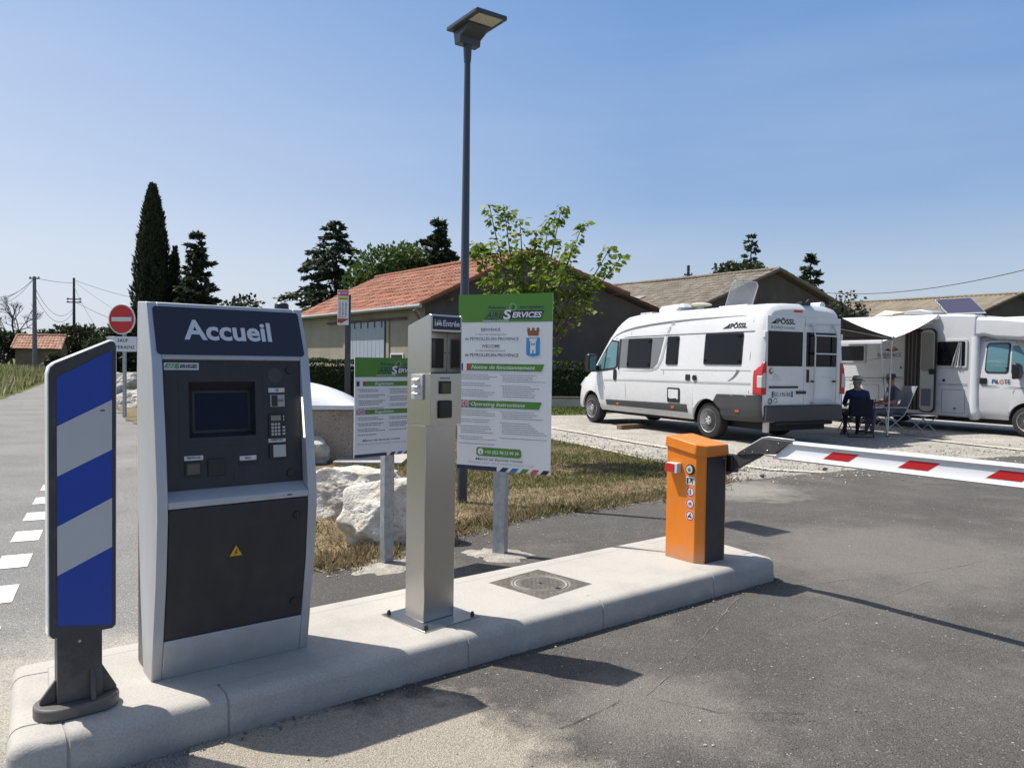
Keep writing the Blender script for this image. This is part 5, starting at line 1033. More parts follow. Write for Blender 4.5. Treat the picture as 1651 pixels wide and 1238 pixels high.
# ------------------------------------------------------------------ motorhome
mh = thing('motorhome', 'white motorhome with white awning, open door and brown fly curtain at the right', 'motorhome', (9.64 * 17.8 / 17.2, 17.8, 0), math.degrees(math.atan2(-0.854, 0.52)))
mhw = M('motorhome_white', (0.56, 0.57, 0.585), 0.35, coat=0.3, var=0.04)
mb = MB(); mb.prism([(-4.1, .36), (.70, .33), (.70, 2.30), (.70, 2.64), (.2, 2.68), (-3.95, 2.72), (-4.1, 2.6)], 'y', 0, 2.2, mhw); mb.build('body', mh, bevel=.05, segs=3)
mb = MB(); mb.prism([(.60, 2.14), (.60, 2.60), (1.2, 2.57), (1.75, 2.50), (2.15, 2.36), (2.35, 2.20), (2.25, 2.12), (1.6, 2.06), (1.1, 2.10), (.85, 2.16)], 'y', .02, 2.18, mhw); mb.build('overcab', mh, bevel=.09, segs=4)
mb = MB(); mb.tube([(.68, .10, .31), (.68, .08, .40), (.68, .08, .48), (.66, .08, .60), (.66, .08, 2.1), (.60, .10, 2.25)], [.10, .135, .135, .10, .095, .08], mhw, 20); mb.build('corner_fairing', mh, angle=60); mb = MB(); mb.tube([(.68, 2.1, .31), (.66, 2.12, 2.2)], .13, mhw, 16); mb.build('corner_fairing', mh, angle=60)
mb = MB(); mb.box(-3.9, 2.6, .25, 1.95, .22, .9, M('underbody', (0.015, 0.015, 0.016))); mb.build('underbody', mh)
class CabShape(VanShape):
    ZT = [(2.6, 2.24), (3.5, 2.22), (3.7, 2.12), (4.18, 1.56), (4.3, 1.42), (4.4, 1.35), (4.6, 1.22), (4.8, 1.06), (4.9, .92), (4.96, .76), (4.985, .58)]
    AX = (4.035,); AR = .39
    def zb(s, x): return .33
CS = CabShape(); CT = Matrix.Translation((-2.26, 1.08, 0))
def cmb(): b = MB(); b.T = CT; return b
mb = cmb(); CS.body(mb, 2.75, 4.985, mhw, capback=False); mb.build('cab', mh, angle=32)
for yy, s_ in ((.09, -1), (2.07, 1)):
    make_wheel(mh, 1.775, yy, s_, .33)
    make_wheel(mh, -2.2, yy - .03 * -s_, s_, .33)
for s_ in (-1, 1):
    mb = cmb(); CS.panel(mb, rr(3.14, 3.63, 1.345, 2.015, .07), black, .010, s_); w_ = mb.build('cab_window', mh, angle=30)
    mb = cmb(); CS.panel(mb, rr(3.165, 3.60, 1.375, 1.985, .06), cab_glass, .014, s_); CS.panel(mb, [(3.68, 1.36), (3.66, 1.95), (3.76, 1.95), (4.02, 1.58), (4.05, 1.38)], cab_glass, .012, s_); mb.build('pane', w_, angle=30)
    mb = cmb()
    CS.ribbon(mb, [(3.06, .42), (3.05, 1.2), (3.08, 2.06), (3.3, 2.09), (3.70, 2.02), (4.10, 1.55)], .012, seam, .004, s_); CS.ribbon(mb, [(3.62, .40), (3.75, .95), (3.95, 1.3)], .010, seam, .004, s_); CS.ribbon(mb, [(3.1, 1.065), (3.9, 1.045), (4.3, 1.03)], .014, decal, .005, s_); CS.ribbon(mb, [(3.1, 1.035), (3.9, 1.015), (4.3, 1.0)], .008, decal, .005, s_); CS.ribbon(mb, [(3.08, .36), (3.66, .34)], .012, seam, .004, s_)
    mb.build('side_moulding', mh, angle=0, norm=False)
    mb = cmb(); CS.panel(mb, rr(3.05, 3.20, 1.10, 1.235, .02), black, .02, s_); mb.build('door_handle', mh, bevel=.004)
    mb = cmb(); y_ = CS.y(3.9, 1.35) + .06; mb.prism([(3.80, 1.22), (3.92, 1.24), (3.95, 1.34), (3.93, 1.52), (3.86, 1.58), (3.79, 1.54)], 'y', s_ * y_, s_ * (y_ + .2), black); mb.box(3.80, 3.88, min(s_ * (y_ - .14), s_ * y_), max(s_ * (y_ - .14), s_ * y_), 1.26, 1.36, black); mb.build('mirror', mh, bevel=.03)
mb = cmb(); yy = -(CS.y(3.4, 1.14) + .008); o = (0, yy, 0); pb = M('maker_blue', (0.03, 0.06, 0.16)); po = M('maker_orange', (0.6, 0.2, 0.03))
mb.text('PiL', pb, o, X1, Zv, 3.30, 3.455, 1.125, .085, bold=.03, shear=.12); mb.text('O', po, o, X1, Zv, 3.46, 3.55, 1.12, .09, bold=.03, shear=.12); mb.text('TE', pb, o, X1, Zv, 3.555, 3.69, 1.125, .085, bold=.03, shear=.12); mb.build('lettering', mh, angle=0, norm=False)
mb = MB(); vs = []
for x in (3.62, 3.8, 4.05, 4.28):
    w_ = CS.y(x, CS.zt(x) * .985) * .9; vs += [(x + .012, f * w_, CS.zt(x) + .012 - .03 * abs(f) ** 3) for f in (-1, -.5, 0, .5, 1)]
mb.T = CT; mb.add(vs, [(i * 5 + j, i * 5 + j + 1, (i + 1) * 5 + j + 1, (i + 1) * 5 + j) for i in range(3) for j in range(4)], glass_dark); mb.build('windscreen', mh, angle=40)
# living side
def mwin(x0, x1, z0, z1, curtain=False):
    mb = MB(); mb.prism(rr(x0, x1, z0, z1, .04), 'y', -.025, .0, M('window_frame', (0.45, 0.45, 0.45), 0.4)); w_ = mb.build('window', mh, bevel=.004)
    mb = MB(); mb.prism(rr(x0 + .05, x1 - .05, z0 + .05, z1 - .05, .03), 'y', -.030, -.026, glass_dark); mb.build('pane', w_)
    return w_
mwin(-2.75, -1.97, 1.55, 2.02); w_ = mwin(-.19, .54, 1.45, 2.10)
mb = MB(); cl = M('curtain_white', (0.5, 0.5, 0.5), 0.8); vs = []
for i in range(9):
    f = i / 8
    for j in range(13): g = j / 12; vs.append((.42 - (.08 + .16 * f) + (.08 + .16 * f) * g, -.034 - .018 * math.sin(g * 22), 2.03 - .57 * f))
mb.add(vs, [(i * 13 + j, i * 13 + j + 1, (i + 1) * 13 + j + 1, (i + 1) * 13 + j) for i in range(8) for j in range(12)], cl); mb.build('curtain', w_, angle=60, norm=False)
mb = MB(); mb.prism(rr(-.93, -.48, .44, 2.36, .10), 'y', -.012, .0, M('doorway_shade', (0.02, 0.018, 0.016), 0.8)); dw = mb.build('doorway', mh)  # flat dark sheet on the wall, stands in for the unlit interior
mb = MB(); c1, c2_ = M('curtain_brown', (0.07, 0.055, 0.05), 0.9), M('curtain_taupe', (0.20, 0.17, 0.155), 0.9)
for k in range(15):
    x = -.915 + k * .0305; mb.tube([(x, -.04, 2.30), (x + random.uniform(-.006, .006), -.045, 1.3), (x + random.uniform(-.01, .01), -.04, .46)], .013, c1 if k % 3 else c2_, 6)
mb.build('fly_curtain', dw, angle=60)
mb = MB(); mb.prism(rr(-.52, -.13, .40, 2.36, .12), 'y', -.105, -.055, black); d_ = mb.build('entrance_door', mh, bevel=.01)
mb = MB(); crm = M('door_inner', (0.42, 0.41, 0.37), 0.5); mb.prism(rr(-.49, -.16, .43, 2.33, .11), 'y', -.112, -.105, crm); mb.prism(rr(-.47, -.18, 1.36, 2.26, .05), 'y', -.116, -.112, M('door_glass', (0.25, 0.24, 0.20), 0.2)); mb.box(-.44, -.22, -.13, -.112, .55, .95, M('door_bin', (0.12, 0.12, 0.15), 0.5)); mb.build('door_lining', d_)
mb = MB(); mb.prism(rr(-.27, -.15, 1.29, 1.42, .03), 'y', -.14, -.112, black); mb.build('door_handle', d_, bevel=.004)
mb = MB()
for x0, x1, z0, z1 in ((-.02, .50, .42, .95), (-2.4, -1.6, .5, 1.0)):
    stroke_ = [(x0, z0), (x1, z0), (x1, z1), (x0, z1), (x0, z0)]
    for (a, b), (c, d) in zip(stroke_, stroke_[1:]): mb.box(min(a, c) - .004, max(a, c) + .004, -.003, .002, min(b, d) - .004, max(b, d) + .004, seam)
mb.box(-.13, .55, -.004, .002, 1.05, 1.062, decal); mb.box(-.13, .55, -.004, .002, 1.085, 1.09, decal); mb.box(-4.0, -.95, -.004, .002, 1.16, 1.175, decal); mb.box(-4.0, -.95, -.004, .002, 1.10, 1.106, decal)
mb.cyl((.02, -.002, 1.16), (.02, -.02, 1.16), .03, black); mb.cyl((.28, -.002, .52), (.28, -.012, .52), .03, decal); mb.box(-1.05, -1.02, -.02, 0, 1.42, 1.46, black)
mb.build('side_moulding', mh)
mb = MB(); o = (0, -.004, 0); mb.text('REFERENCE', decal, o, X1, Zv, -1.66, -1.03, 1.70, .09, bold=.02, shear=.15)
mb.poly([(x, -.004, z) for x, z in ((-1.5, 1.86), (-1.38, 1.90), (-1.3, 1.86), (-1.22, 1.93), (-1.1, 1.87), (-1.25, 1.83))], mark_black); mb.poly([(x, -.006, z) for x, z in ((-1.34, 1.86), (-1.25, 1.95), (-1.16, 1.93), (-1.2, 1.86))], po)
mb.poly([(x, -.005, z) for x, z in ((-1.95, 1.60), (-1.5, 1.69), (-1.2, 1.67), (-1.55, 1.66))], decal); mb.build('lettering', mh, angle=0, norm=False)
mb = MB(); mb.box(-2.75, -.12, -.10, .02, 2.55, 2.68, white_paint); mb.build('awning_case', mh, bevel=.03)
mb = MB(); aw_white = M('awning_white', (0.66, 0.66, 0.66), 0.7); xa, xb = -2.7, -.17; ow = 2.0; vs = []
for i in range(11):
    f = i / 10
    for j in range(13): g = j / 12; vs.append((xa + (xb - xa) * g, -.10 - ow * f, 2.60 - .60 * f - .06 * math.sin(math.pi * f) + .006 * math.sin(g * 40)))
mb.add(vs, [(i * 13 + j, i * 13 + j + 1, (i + 1) * 13 + j + 1, (i + 1) * 13 + j) for i in range(10) for j in range(12)], aw_white); aw = mb.build('awning', mh, angle=60, norm=False)
mb = MB(); mb.box(xa, xb, -.13 - ow, -.09 - ow, 1.955, 2.03, white_paint); mb.tube([(xb - .05, -.12, 2.50), (xb - .5, -1.1, 2.20), (xb - .06, -ow - .08, 1.99)], .018, alu, 8); mb.build('awning_frame', aw, bevel=.005)
mb = MB(); mb.tube([(xb - .03, -.11 - ow, 1.97), (xb + .10, -.02 - ow, .012)], .016, alu, 8); mb.build('awning_leg', aw)
# roof gear of the motorhome
q = P3(1560, 508, 17.6)
mb = MB(); pvm = M('solar_panel', (0.045, 0.045, 0.085), 0.2, spec=0.25); A_ = Vector((-.25, .55, 2.72)); B_ = Vector((.72, .35, 2.70)); up_ = Vector((-.60, .5, .40))
q_ = [A_, B_, B_ + up_, A_ + up_]; nn_ = (B_ - A_).cross(up_).normalized() * .03
mb.add(q_ + [p - nn_ for p in q_], [(0, 1, 2, 3), (7, 6, 5, 4), (0, 1, 5, 4), (1, 2, 6, 5), (2, 3, 7, 6), (3, 0, 4, 7)], pvm); sp_ = mb.build('solar_panel', mh)
mb = MB(); mb.tube(q_ + [q_[0]], .02, alu, 6); mb.tube([A_ + up_, A_ + up_ * .75 + Vector((0, .3, -.3))], .015, alu, 6); mb.tube([B_ + up_, B_ + up_ * .75 + Vector((0, .3, -.3))], .015, alu, 6); mb.build('panel_frame', sp_)
mb = MB(); mb.box(-1.9, -1.1, .5, 1.2, 2.69, 2.74, black); mb.prism([(-1.35, 2.74), (-.55, 2.72), (-.60, 2.80), (-.9, 2.86), (-1.25, 2.84)], 'y', .5, 1.2, decal2); mb.build('roof_vent', mh, bevel=.02)
mb = MB(); mb.add([(-2.1, .5, 2.76), (-1.6, .5, 2.78), (-1.6, 1.1, 2.86), (-2.2, 1.1, 2.93), (-2.1, .5, 2.73), (-1.6, .5, 2.75), (-1.6, 1.1, 2.83), (-2.2, 1.1, 2.90)], [(0, 1, 2, 3), (7, 6, 5, 4), (0, 1, 5, 4), (1, 2, 6, 5), (2, 3, 7, 6), (3, 0, 4, 7)], M('cream_plastic', (0.55, 0.53, 0.42))); mb.build('roof_hatch', mh)
mb = MB(); mb.box(.9, 2.0, .6, 1.6, 2.52, 2.60, mhw); mb.tube([(1.5, 1.2, 2.58), (1.5, 1.2, 2.72)], .03, white_paint); mb.box(1.35, 1.65, 1.1, 1.3, 2.72, 2.75, white_paint); mb.build('roof_box', mh, bevel=.02)

# ------------------------------------------------------------------ timber and edging in the lot
wood = M('old_timber', (0.20, 0.13, 0.075), 0.85, var=0.25, vscale=6, bump=0.3, bscale=30, streak=(1, 12, 12))
def plank(label, a, b, w, h, m=wood, name='timber_beam', cat='beam', grp=None, z=-0.012):
    a, b = Vector(a), Vector(b); d = (b - a); l = d.length; mb = MB(); mb.box(0, l, -w / 2, w / 2, 0, h, m); o = mb.build(name, bevel=.008); o.location = (a.x, a.y, z); o.rotation_euler = (0, 0, math.atan2(d.y, d.x)); tag(o, label, cat, grp); return o
plank('short brown timber beam lying in front of the campervan sill', G(998, 691), G(1036, 689), .16, .10)
edge = MG('edging', [(0.3, (0.42, 0.38, 0.31)), (0.5, (0.52, 0.48, 0.41)), (0.7, (0.58, 0.55, 0.49))], fine=(30, 0.3), big=2, bump=0.5, bscale=30)
eb = MB()
def strip2(pts, w):
    for (a, b) in zip(pts, pts[1:]):
        a, b = G(*a), G(*b); d = (b - a).normalized(); n_ = Vector((-d.y, d.x, 0)) * w / 2; z = Vector((0, 0, .012)); eb.poly([a - n_ + z, b - n_ + z, b + n_ + z, a + n_ + z], edge)
strip2([(1478, 707), (1560, 716), (1651, 726)], .16); strip2([(889, 708), (960, 722), (1045, 741), (1120, 758)], .10); strip2([(889, 690), (950, 700), (1010, 711), (1075, 722)], .10); strip2([(1190, 750), (1240, 757), (1330, 762)], .1); strip2([(1230, 732), (1330, 748)], .08)
eb.build('bay_edging', kind='structure', angle=0, norm=False)
for k, (px, py, r_) in enumerate(((1229, 768, .035), (1330, 757, .032))):
    o = boulder('dark rounded stone at the corner where gravel meets asphalt' if k == 0 else 'dark rounded stone on the gravel edge under the boom', G(px, py) + Vector((0, 0, .008)), (r_ * 1.2, r_, r_ * .75), 40 + k, 0); o.name = 'stone'; o['category'] = 'stone'; o.data.materials.clear(); o.data.materials.append(M('dark_stone', (0.06, 0.05, 0.045), 0.8))
# ------------------------------------------------------------------ camp chairs, table, people
def folding_chair(label, loc, rot, fab, frm, recl=0.22, high=.62, grp='camp chairs under the awnings', loungey=False):
    t = thing('camp_chair', label, 'chair', loc, rot, grp)      # faces +y
    mb = MB(); mb.prism([(-.24, .44), (.24, .42), (.24, .405), (-.24, .425)], 'x', -.25, .25, fab); mb.build('seat', t, bevel=.006)
    mb = MB(); mb.prism([(-.25, .47), (-.25 - recl, .47 + high), (-.27 - recl, .47 + high), (-.27, .47)], 'x', -.24, .24, fab); mb.build('backrest', t, bevel=.006)
    for s_ in (-1, 1):
        mb = MB(); x = .27 * s_; mb.tube([(x, .30, .0), (x, -.22, .44), (x, -.26, .50), (x, -.26 - recl, .48 + high)], .012, frm, 8); mb.build('leg', t, angle=60)
        mb = MB(); mb.tube([(x, -.36, .0), (x, .16, .44), (x, .20, .62)], .012, frm, 8); mb.build('leg', t, angle=60)
        mb = MB(); mb.box(x - .025, x + .025, -.30, .24, .62, .645, frm); mb.build('armrest', t, bevel=.008)
    mb = MB(); mb.tube([(-.27, .30, .012), (.27, .30, .012)], .012, frm, 8); mb.tube([(-.27, -.36, .012), (.27, -.36, .012)], .012, frm, 8); mb.tube([(-.27, -.22, .44), (.27, -.22, .44)], .010, frm, 8); mb.build('crossbar', t)
    return t
fabB = M('fabric_navy', (0.012, 0.014, 0.03), 0.9); frD = M('frame_dark', (0.03, 0.03, 0.032), 0.5); fabG = M('fabric_grey', (0.22, 0.23, 0.25), 0.85, var=.05); frS = M('frame_silver', (0.42, 0.43, 0.45), 0.35, 0.5)
folding_chair('dark folding chair in which the man in the straw hat sits', (7.22, 16.05, 0), -8, fabB, frD, .12, .42).scale = (.92, .92, .88)
folding_chair('light grey high backed folding chair under the person in the black hat', (8.20, 16.75, 0), 95, fabG, frS, .26, .66).scale = (.95, .95, .92)
# folding footstool and table
t = thing('folding_stool', 'pale metal folding footstool with crossed legs standing in front of the fly curtain', 'stool', (8.75, 16.35, 0), 30)
mb = MB(); mb.box(-.22, .22, -.20, .20, .42, .435, fabG); mb.build('seat', t, bevel=.004)
for s_ in (-1, 1):
    for e in (-1, 1): mb = MB(); mb.tube([(.21 * s_, -.26 * e, 0), (.21 * s_, .20 * e, .42)], .011, frS, 8); mb.build('leg', t)
mb = MB(); mb.tube([(-.21, .26, .012), (.21, .26, .012)], .011, frS, 8); mb.tube([(-.21, -.26, .012), (.21, -.26, .012)], .011, frS, 8); mb.build('crossbar', t)
t = thing('camp_table', 'small folding camp table between the two seated people', 'table', (7.72, 17.25, 0), 20)
mb = MB(); mb.box(-.32, .32, -.24, .24, .60, .625, M('table_top', (0.2, 0.2, 0.2), 0.5)); mb.build('table_top', t, bevel=.005)
for s_ in (-1, 1):
    for e in (-1, 1): mb = MB(); mb.tube([(.28 * s_, -.22 * e, 0), (.28 * s_, .18 * e, .60)], .012, frS, 8); mb.build('leg', t)
mb = MB(); mb.box(-.06, .06, -.05, .05, 0, .19, M('box_red', (0.25, 0.025, 0.03), 0.5)); mb.box(-.058, .058, -.048, .048, .19, .20, mark_black); bx_ = mb.build('red_box', bevel=.006); bx_.location = (7.66, 17.15, .625); bx_.rotation_euler = (0, 0, .3); tag(bx_, 'red box standing on the small camp table', 'box')

skin_m = M('skin', (0.30, 0.16, 0.11), 0.55); hair_g = M('hair_grey', (0.25, 0.23, 0.21), 0.8)
def person(label, loc, rot, shirt, trousers, shoes, hat, head_turn=0.0):
    """seated figure facing +y, seat height 0.44"""
    t = thing('person', label, 'person', loc, rot, None)
    J = {}; E = []
    def j(n, p, r_, par=None, mt=None): J[n] = (Vector(p), r_, mt); (E.append((par, n)) if par else None)
    S, T_, K, H_ = 's', 't', 'k', 'h'
    j('pelvis', (0, -.12, .53), (.165, .135), None, T_); j('waist', (0, -.15, .70), (.155, .12), 'pelvis', S); j('chest', (0, -.17, .90), (.185, .13), 'waist', S); j('shoulder', (0, -.17, 1.03), (.14, .10), 'chest', S)
    j('neck', (0, -.15, 1.115), (.058, .058), 'shoulder', K); j('jaw', (0, -.125, 1.19), (.070, .078), 'neck', K); j('skull', (0, -.125, 1.275), (.080, .098), 'jaw', K); j('crown', (0, -.13, 1.34), (.060, .070), 'skull', H_)
    j('nose', (0, -.015, 1.235), (.014, .016), 'skull', K)
    for s_, n in ((1, 'l'), (-1, 'r')):
        j('ear' + n, (.088 * s_, -.135, 1.245), (.012, .022), 'skull', K)
        j('sh' + n, (.185 * s_, -.17, 1.01), (.075, .075), 'shoulder', S); j('el' + n, (.25 * s_, -.10, .76), (.050, .050), 'sh' + n, S); j('wr' + n, (.18 * s_, .14, .70), (.032, .028), 'el' + n, K); j('pa' + n, (.15 * s_, .205, .69), (.030, .018), 'wr' + n, K)
        for k, (dx, ln) in enumerate(((-.028, .065), (-.010, .078), (.008, .074), (.025, .058))):
            j('f%d%s' % (k, n), ((.15 + dx) * s_, .205 + ln * .6, .682), (.0095, .0095), 'pa' + n, K); j('g%d%s' % (k, n), ((.148 + dx * 1.1) * s_, .205 + ln, .660), (.0085, .0085), 'f%d%s' % (k, n), K)
        j('th' + n, (.115 * s_, .19, .715), (.011, .011), 'wr' + n, K); j('tt' + n, (.100 * s_, .235, .70), (.009, .009), 'th' + n, K)
        j('hip' + n, (.10 * s_, -.08, .52), (.095, .085), 'pelvis', T_); j('kn' + n, (.13 * s_, .34, .52), (.066, .066), 'hip' + n, T_); j('ca' + n, (.13 * s_, .33, .36), (.058, .058), 'kn' + n, T_); j('an' + n, (.13 * s_, .36, .10), (.038, .04), 'ca' + n, T_); j('he' + n, (.13 * s_, .36, .045), (.042, .042), 'an' + n, 'f'); j('to' + n, (.145 * s_, .56, .035), (.042, .032), 'he' + n, 'f')
    names = list(J); idx = {n: i for i, n in enumerate(names)}
    me = bpy.data.meshes.new('body'); me.from_pydata([J[n][0] for n in names], [(idx[a], idx[b]) for a, b in E], []); tmp = bpy.data.objects.new('tmp', me); sc.collection.objects.link(tmp)
    sk_ = tmp.modifiers.new('s', 'SKIN'); tmp.modifiers.new('u', 'SUBSURF').levels = 2
    if not me.skin_vertices: me.attributes.new('skin_vertices', 'FLOAT', 'POINT')
    for n in names: v_ = me.skin_vertices[0].data[idx[n]]; v_.radius = J[n][1]; v_.use_root = (n == 'pelvis')
    out = bpy.data.meshes.new_from_object(tmp.evaluated_get(bpy.context.evaluated_depsgraph_get())); out.name = 'body'; bpy.data.objects.remove(tmp)
    mats_ = {'s': shirt, 't': trousers, 'k': skin_m, 'h': hair_g, 'f': shoes}; keys = list(mats_)
    out.materials.clear()
    for k in keys: out.materials.append(mats_[k])
    seg = [(J[a][0], J[b][0], J[b][2]) for a, b in E if not b.startswith('ear')]
    for p in out.polygons:
        c = p.center; best = None
        for a, b, m in seg:
            d = b - a; u_ = max(0, min(1, (c - a).dot(d) / d.length_squared)); l = (a + d * u_ - c).length
            if best is None or l < best[0]: best = (l, m)
        m = best[1]
        if c.z > 1.17 and c.y < -.15 and c.z < 1.32 and abs(c.x) < .1 and m == 'k' and c.y < -.16: m = 'h'
        p.material_index = keys.index(m); p.use_smooth = True
    b = bpy.data.objects.new('body', out); sc.collection.objects.link(b); b.parent = t
    for s_ in (-1, 1):
        mb = MB(); mb.lathe([(0, -.011), (.009, -.005), (.011, 0), (.009, .005), (0, .011)], mark_black, 8, c=(.030 * s_, -.032, 1.268)); mb.build('eye', t)
    mb = MB(); mb.box(-.024, .024, -.038, -.030, 1.185, 1.192, M('lip', (0.28, 0.11, 0.09))); mb.build('mouth', t)
    mb = MB(); hm, band, prof_, sx, sy, tilt = hat
    mb.T = Matrix.Translation((0, -.125, 1.305)) @ Matrix.Rotation(tilt, 4, 'X'); mb.lathe(prof_, hm, 28, sx=sx, sy=sy)
    if band: mb.lathe([(.103, .012), (.105, .014), (.103, .040), (.101, .042)], band, 28, sx=sx, sy=sy)
    mb.build('hat', t, angle=50); return t
straw = M('straw', (0.42, 0.37, 0.27), 0.8, var=.08, vscale=30)
hp1 = [(.16, -.012), (.165, -.006), (.13, 0), (.104, .008), (.100, .05), (.09, .095), (.06, .112), (0, .105)]
hp2 = [(.23, .01), (.235, .016), (.15, .004), (.104, .008), (.098, .06), (.085, .095), (.05, .105), (0, .10)]
person('person in dark blue shirt and pale straw hat seated with back turned', (7.20, 16.10, 0), -12, M('shirt_blue', (0.014, 0.022, 0.075), 0.85, var=.06), M('trousers_dark', (0.02, 0.02, 0.028), 0.85), mark_black, (straw, mark_black, hp1, 1.0, 1.12, 0.05)).scale = (.95, .95, .89)
person('person in grey top and wide black hat seated sideways in a grey chair', (8.14, 16.75, 0), 95, M('shirt_grey', (0.10, 0.11, 0.13), 0.85, var=.06), M('skirt_lilac', (0.13, 0.125, 0.17), 0.85), M('shoe_brown', (0.08, 0.05, 0.03)), (mark_black, None, hp2, 1.0, 1.1, -0.04)).scale = (.95, .95, .93)

# ------------------------------------------------------------------ buildings
def tile_mat(name, c0, c1, c2, lich):
    m = bpy.data.materials.new(name); m.use_nodes = True; nt = m.node_tree; L = nt.links.new; b = nt.nodes['Principled BSDF']; b.inputs['Roughness'].default_value = .85; b.inputs['Specular IOR Level'].default_value = .2
    a = nt.nodes.new('ShaderNodeAttribute'); a.attribute_name = 'rnd'; cr = nt.nodes.new('ShaderNodeValToRGB'); e = cr.color_ramp.elements; e[0].color = (*c0, 1); e[1].color = (*c2, 1); e.new(.5).color = (*c1, 1)
    L(a.outputs['Fac'], cr.inputs[0]); t = nt.nodes.new('ShaderNodeTexCoord'); n = nt.nodes.new('ShaderNodeTexNoise'); n.inputs['Scale'].default_value = 1.1; n.inputs['Detail'].default_value = 8; n.inputs['Roughness'].default_value = .7; L(t.outputs['Object'], n.inputs['Vector'])
    mr = nt.nodes.new('ShaderNodeMapRange'); mr.inputs[1].default_value = .45; mr.inputs[2].default_value = .70; mr.inputs[4].default_value = .65; L(n.outputs['Fac'], mr.inputs[0])
    mm = nt.nodes.new('ShaderNodeMix'); mm.data_type = 'RGBA'; L(mr.outputs[0], mm.inputs[0]); L(cr.outputs[0], mm.inputs[6]); mm.inputs[7].default_value = (*lich, 1); L(mm.outputs[2], b.inputs['Base Color']); return m
tile_red = tile_mat('clay_tiles', (0.17, 0.064, 0.040), (0.285, 0.118, 0.075), (0.38, 0.185, 0.128), (0.20, 0.125, 0.09))
tile_grey = tile_mat('grey_tiles', (0.145, 0.125, 0.10), (0.19, 0.165, 0.135), (0.24, 0.21, 0.175), (0.12, 0.105, 0.085))
tile_brown = tile_mat('brown_sheets', (0.20, 0.165, 0.12), (0.235, 0.20, 0.15), (0.27, 0.23, 0.175), (0.14, 0.12, 0.095))
def roof_slope(mb, o, a, d, tw, tl, amp, mat, per=6, step=.03):
    """rows of half-round tiles on the parallelogram o + a*s + d*t"""
    o, a, d = Vector(o), Vector(a), Vector(d); n_ = a.cross(d).normalized(); n_ = n_ if n_.z > 0 else -n_
    nw = int(a.length / tw); nl = max(1, int(d.length / tl)); nc = nw * per
    rows = []
    for r_ in range(nl):
        for e in (0, 1):
            f = (r_ + e) / nl; h0 = step * (1 if e else 0.1); row = []
            for c in range(nc + 1):
                jit = .012 * noise.noise((c // per * 1.7, r_ * 2.3, o.x)); row.append(o + a * (c / nc) + d * (f + (.012 if e else 0)) + n_ * (amp * abs(math.sin(math.pi * c / per)) + h0 + jit + .04 * noise.noise((c / nc * 5, f * 3, 1.3))))
            rows.append(row)
    w = nc + 1; vs = [p for row in rows for p in row]; fs = [(i * w + c, i * w + c + 1, (i + 1) * w + c + 1, (i + 1) * w + c) for i in range(0, 2 * nl - 1) for c in range(nc)]
    mb.add(vs, fs, mat); return nw, nl, per, nc
def roof_rnd(ob, spec):
    at = ob.data.attributes.new('rnd', 'FLOAT', 'FACE'); vals = []
    for nw, nl, per, nc in spec:
        tr = np.random.rand(2 * nl, nw + 1)
        for i in range(2 * nl - 1):
            for c in range(nc): vals.append(tr[i // 2, c // per])
    vals += [.4] * (len(ob.data.polygons) - len(vals)); at.data.foreach_set('value', vals)
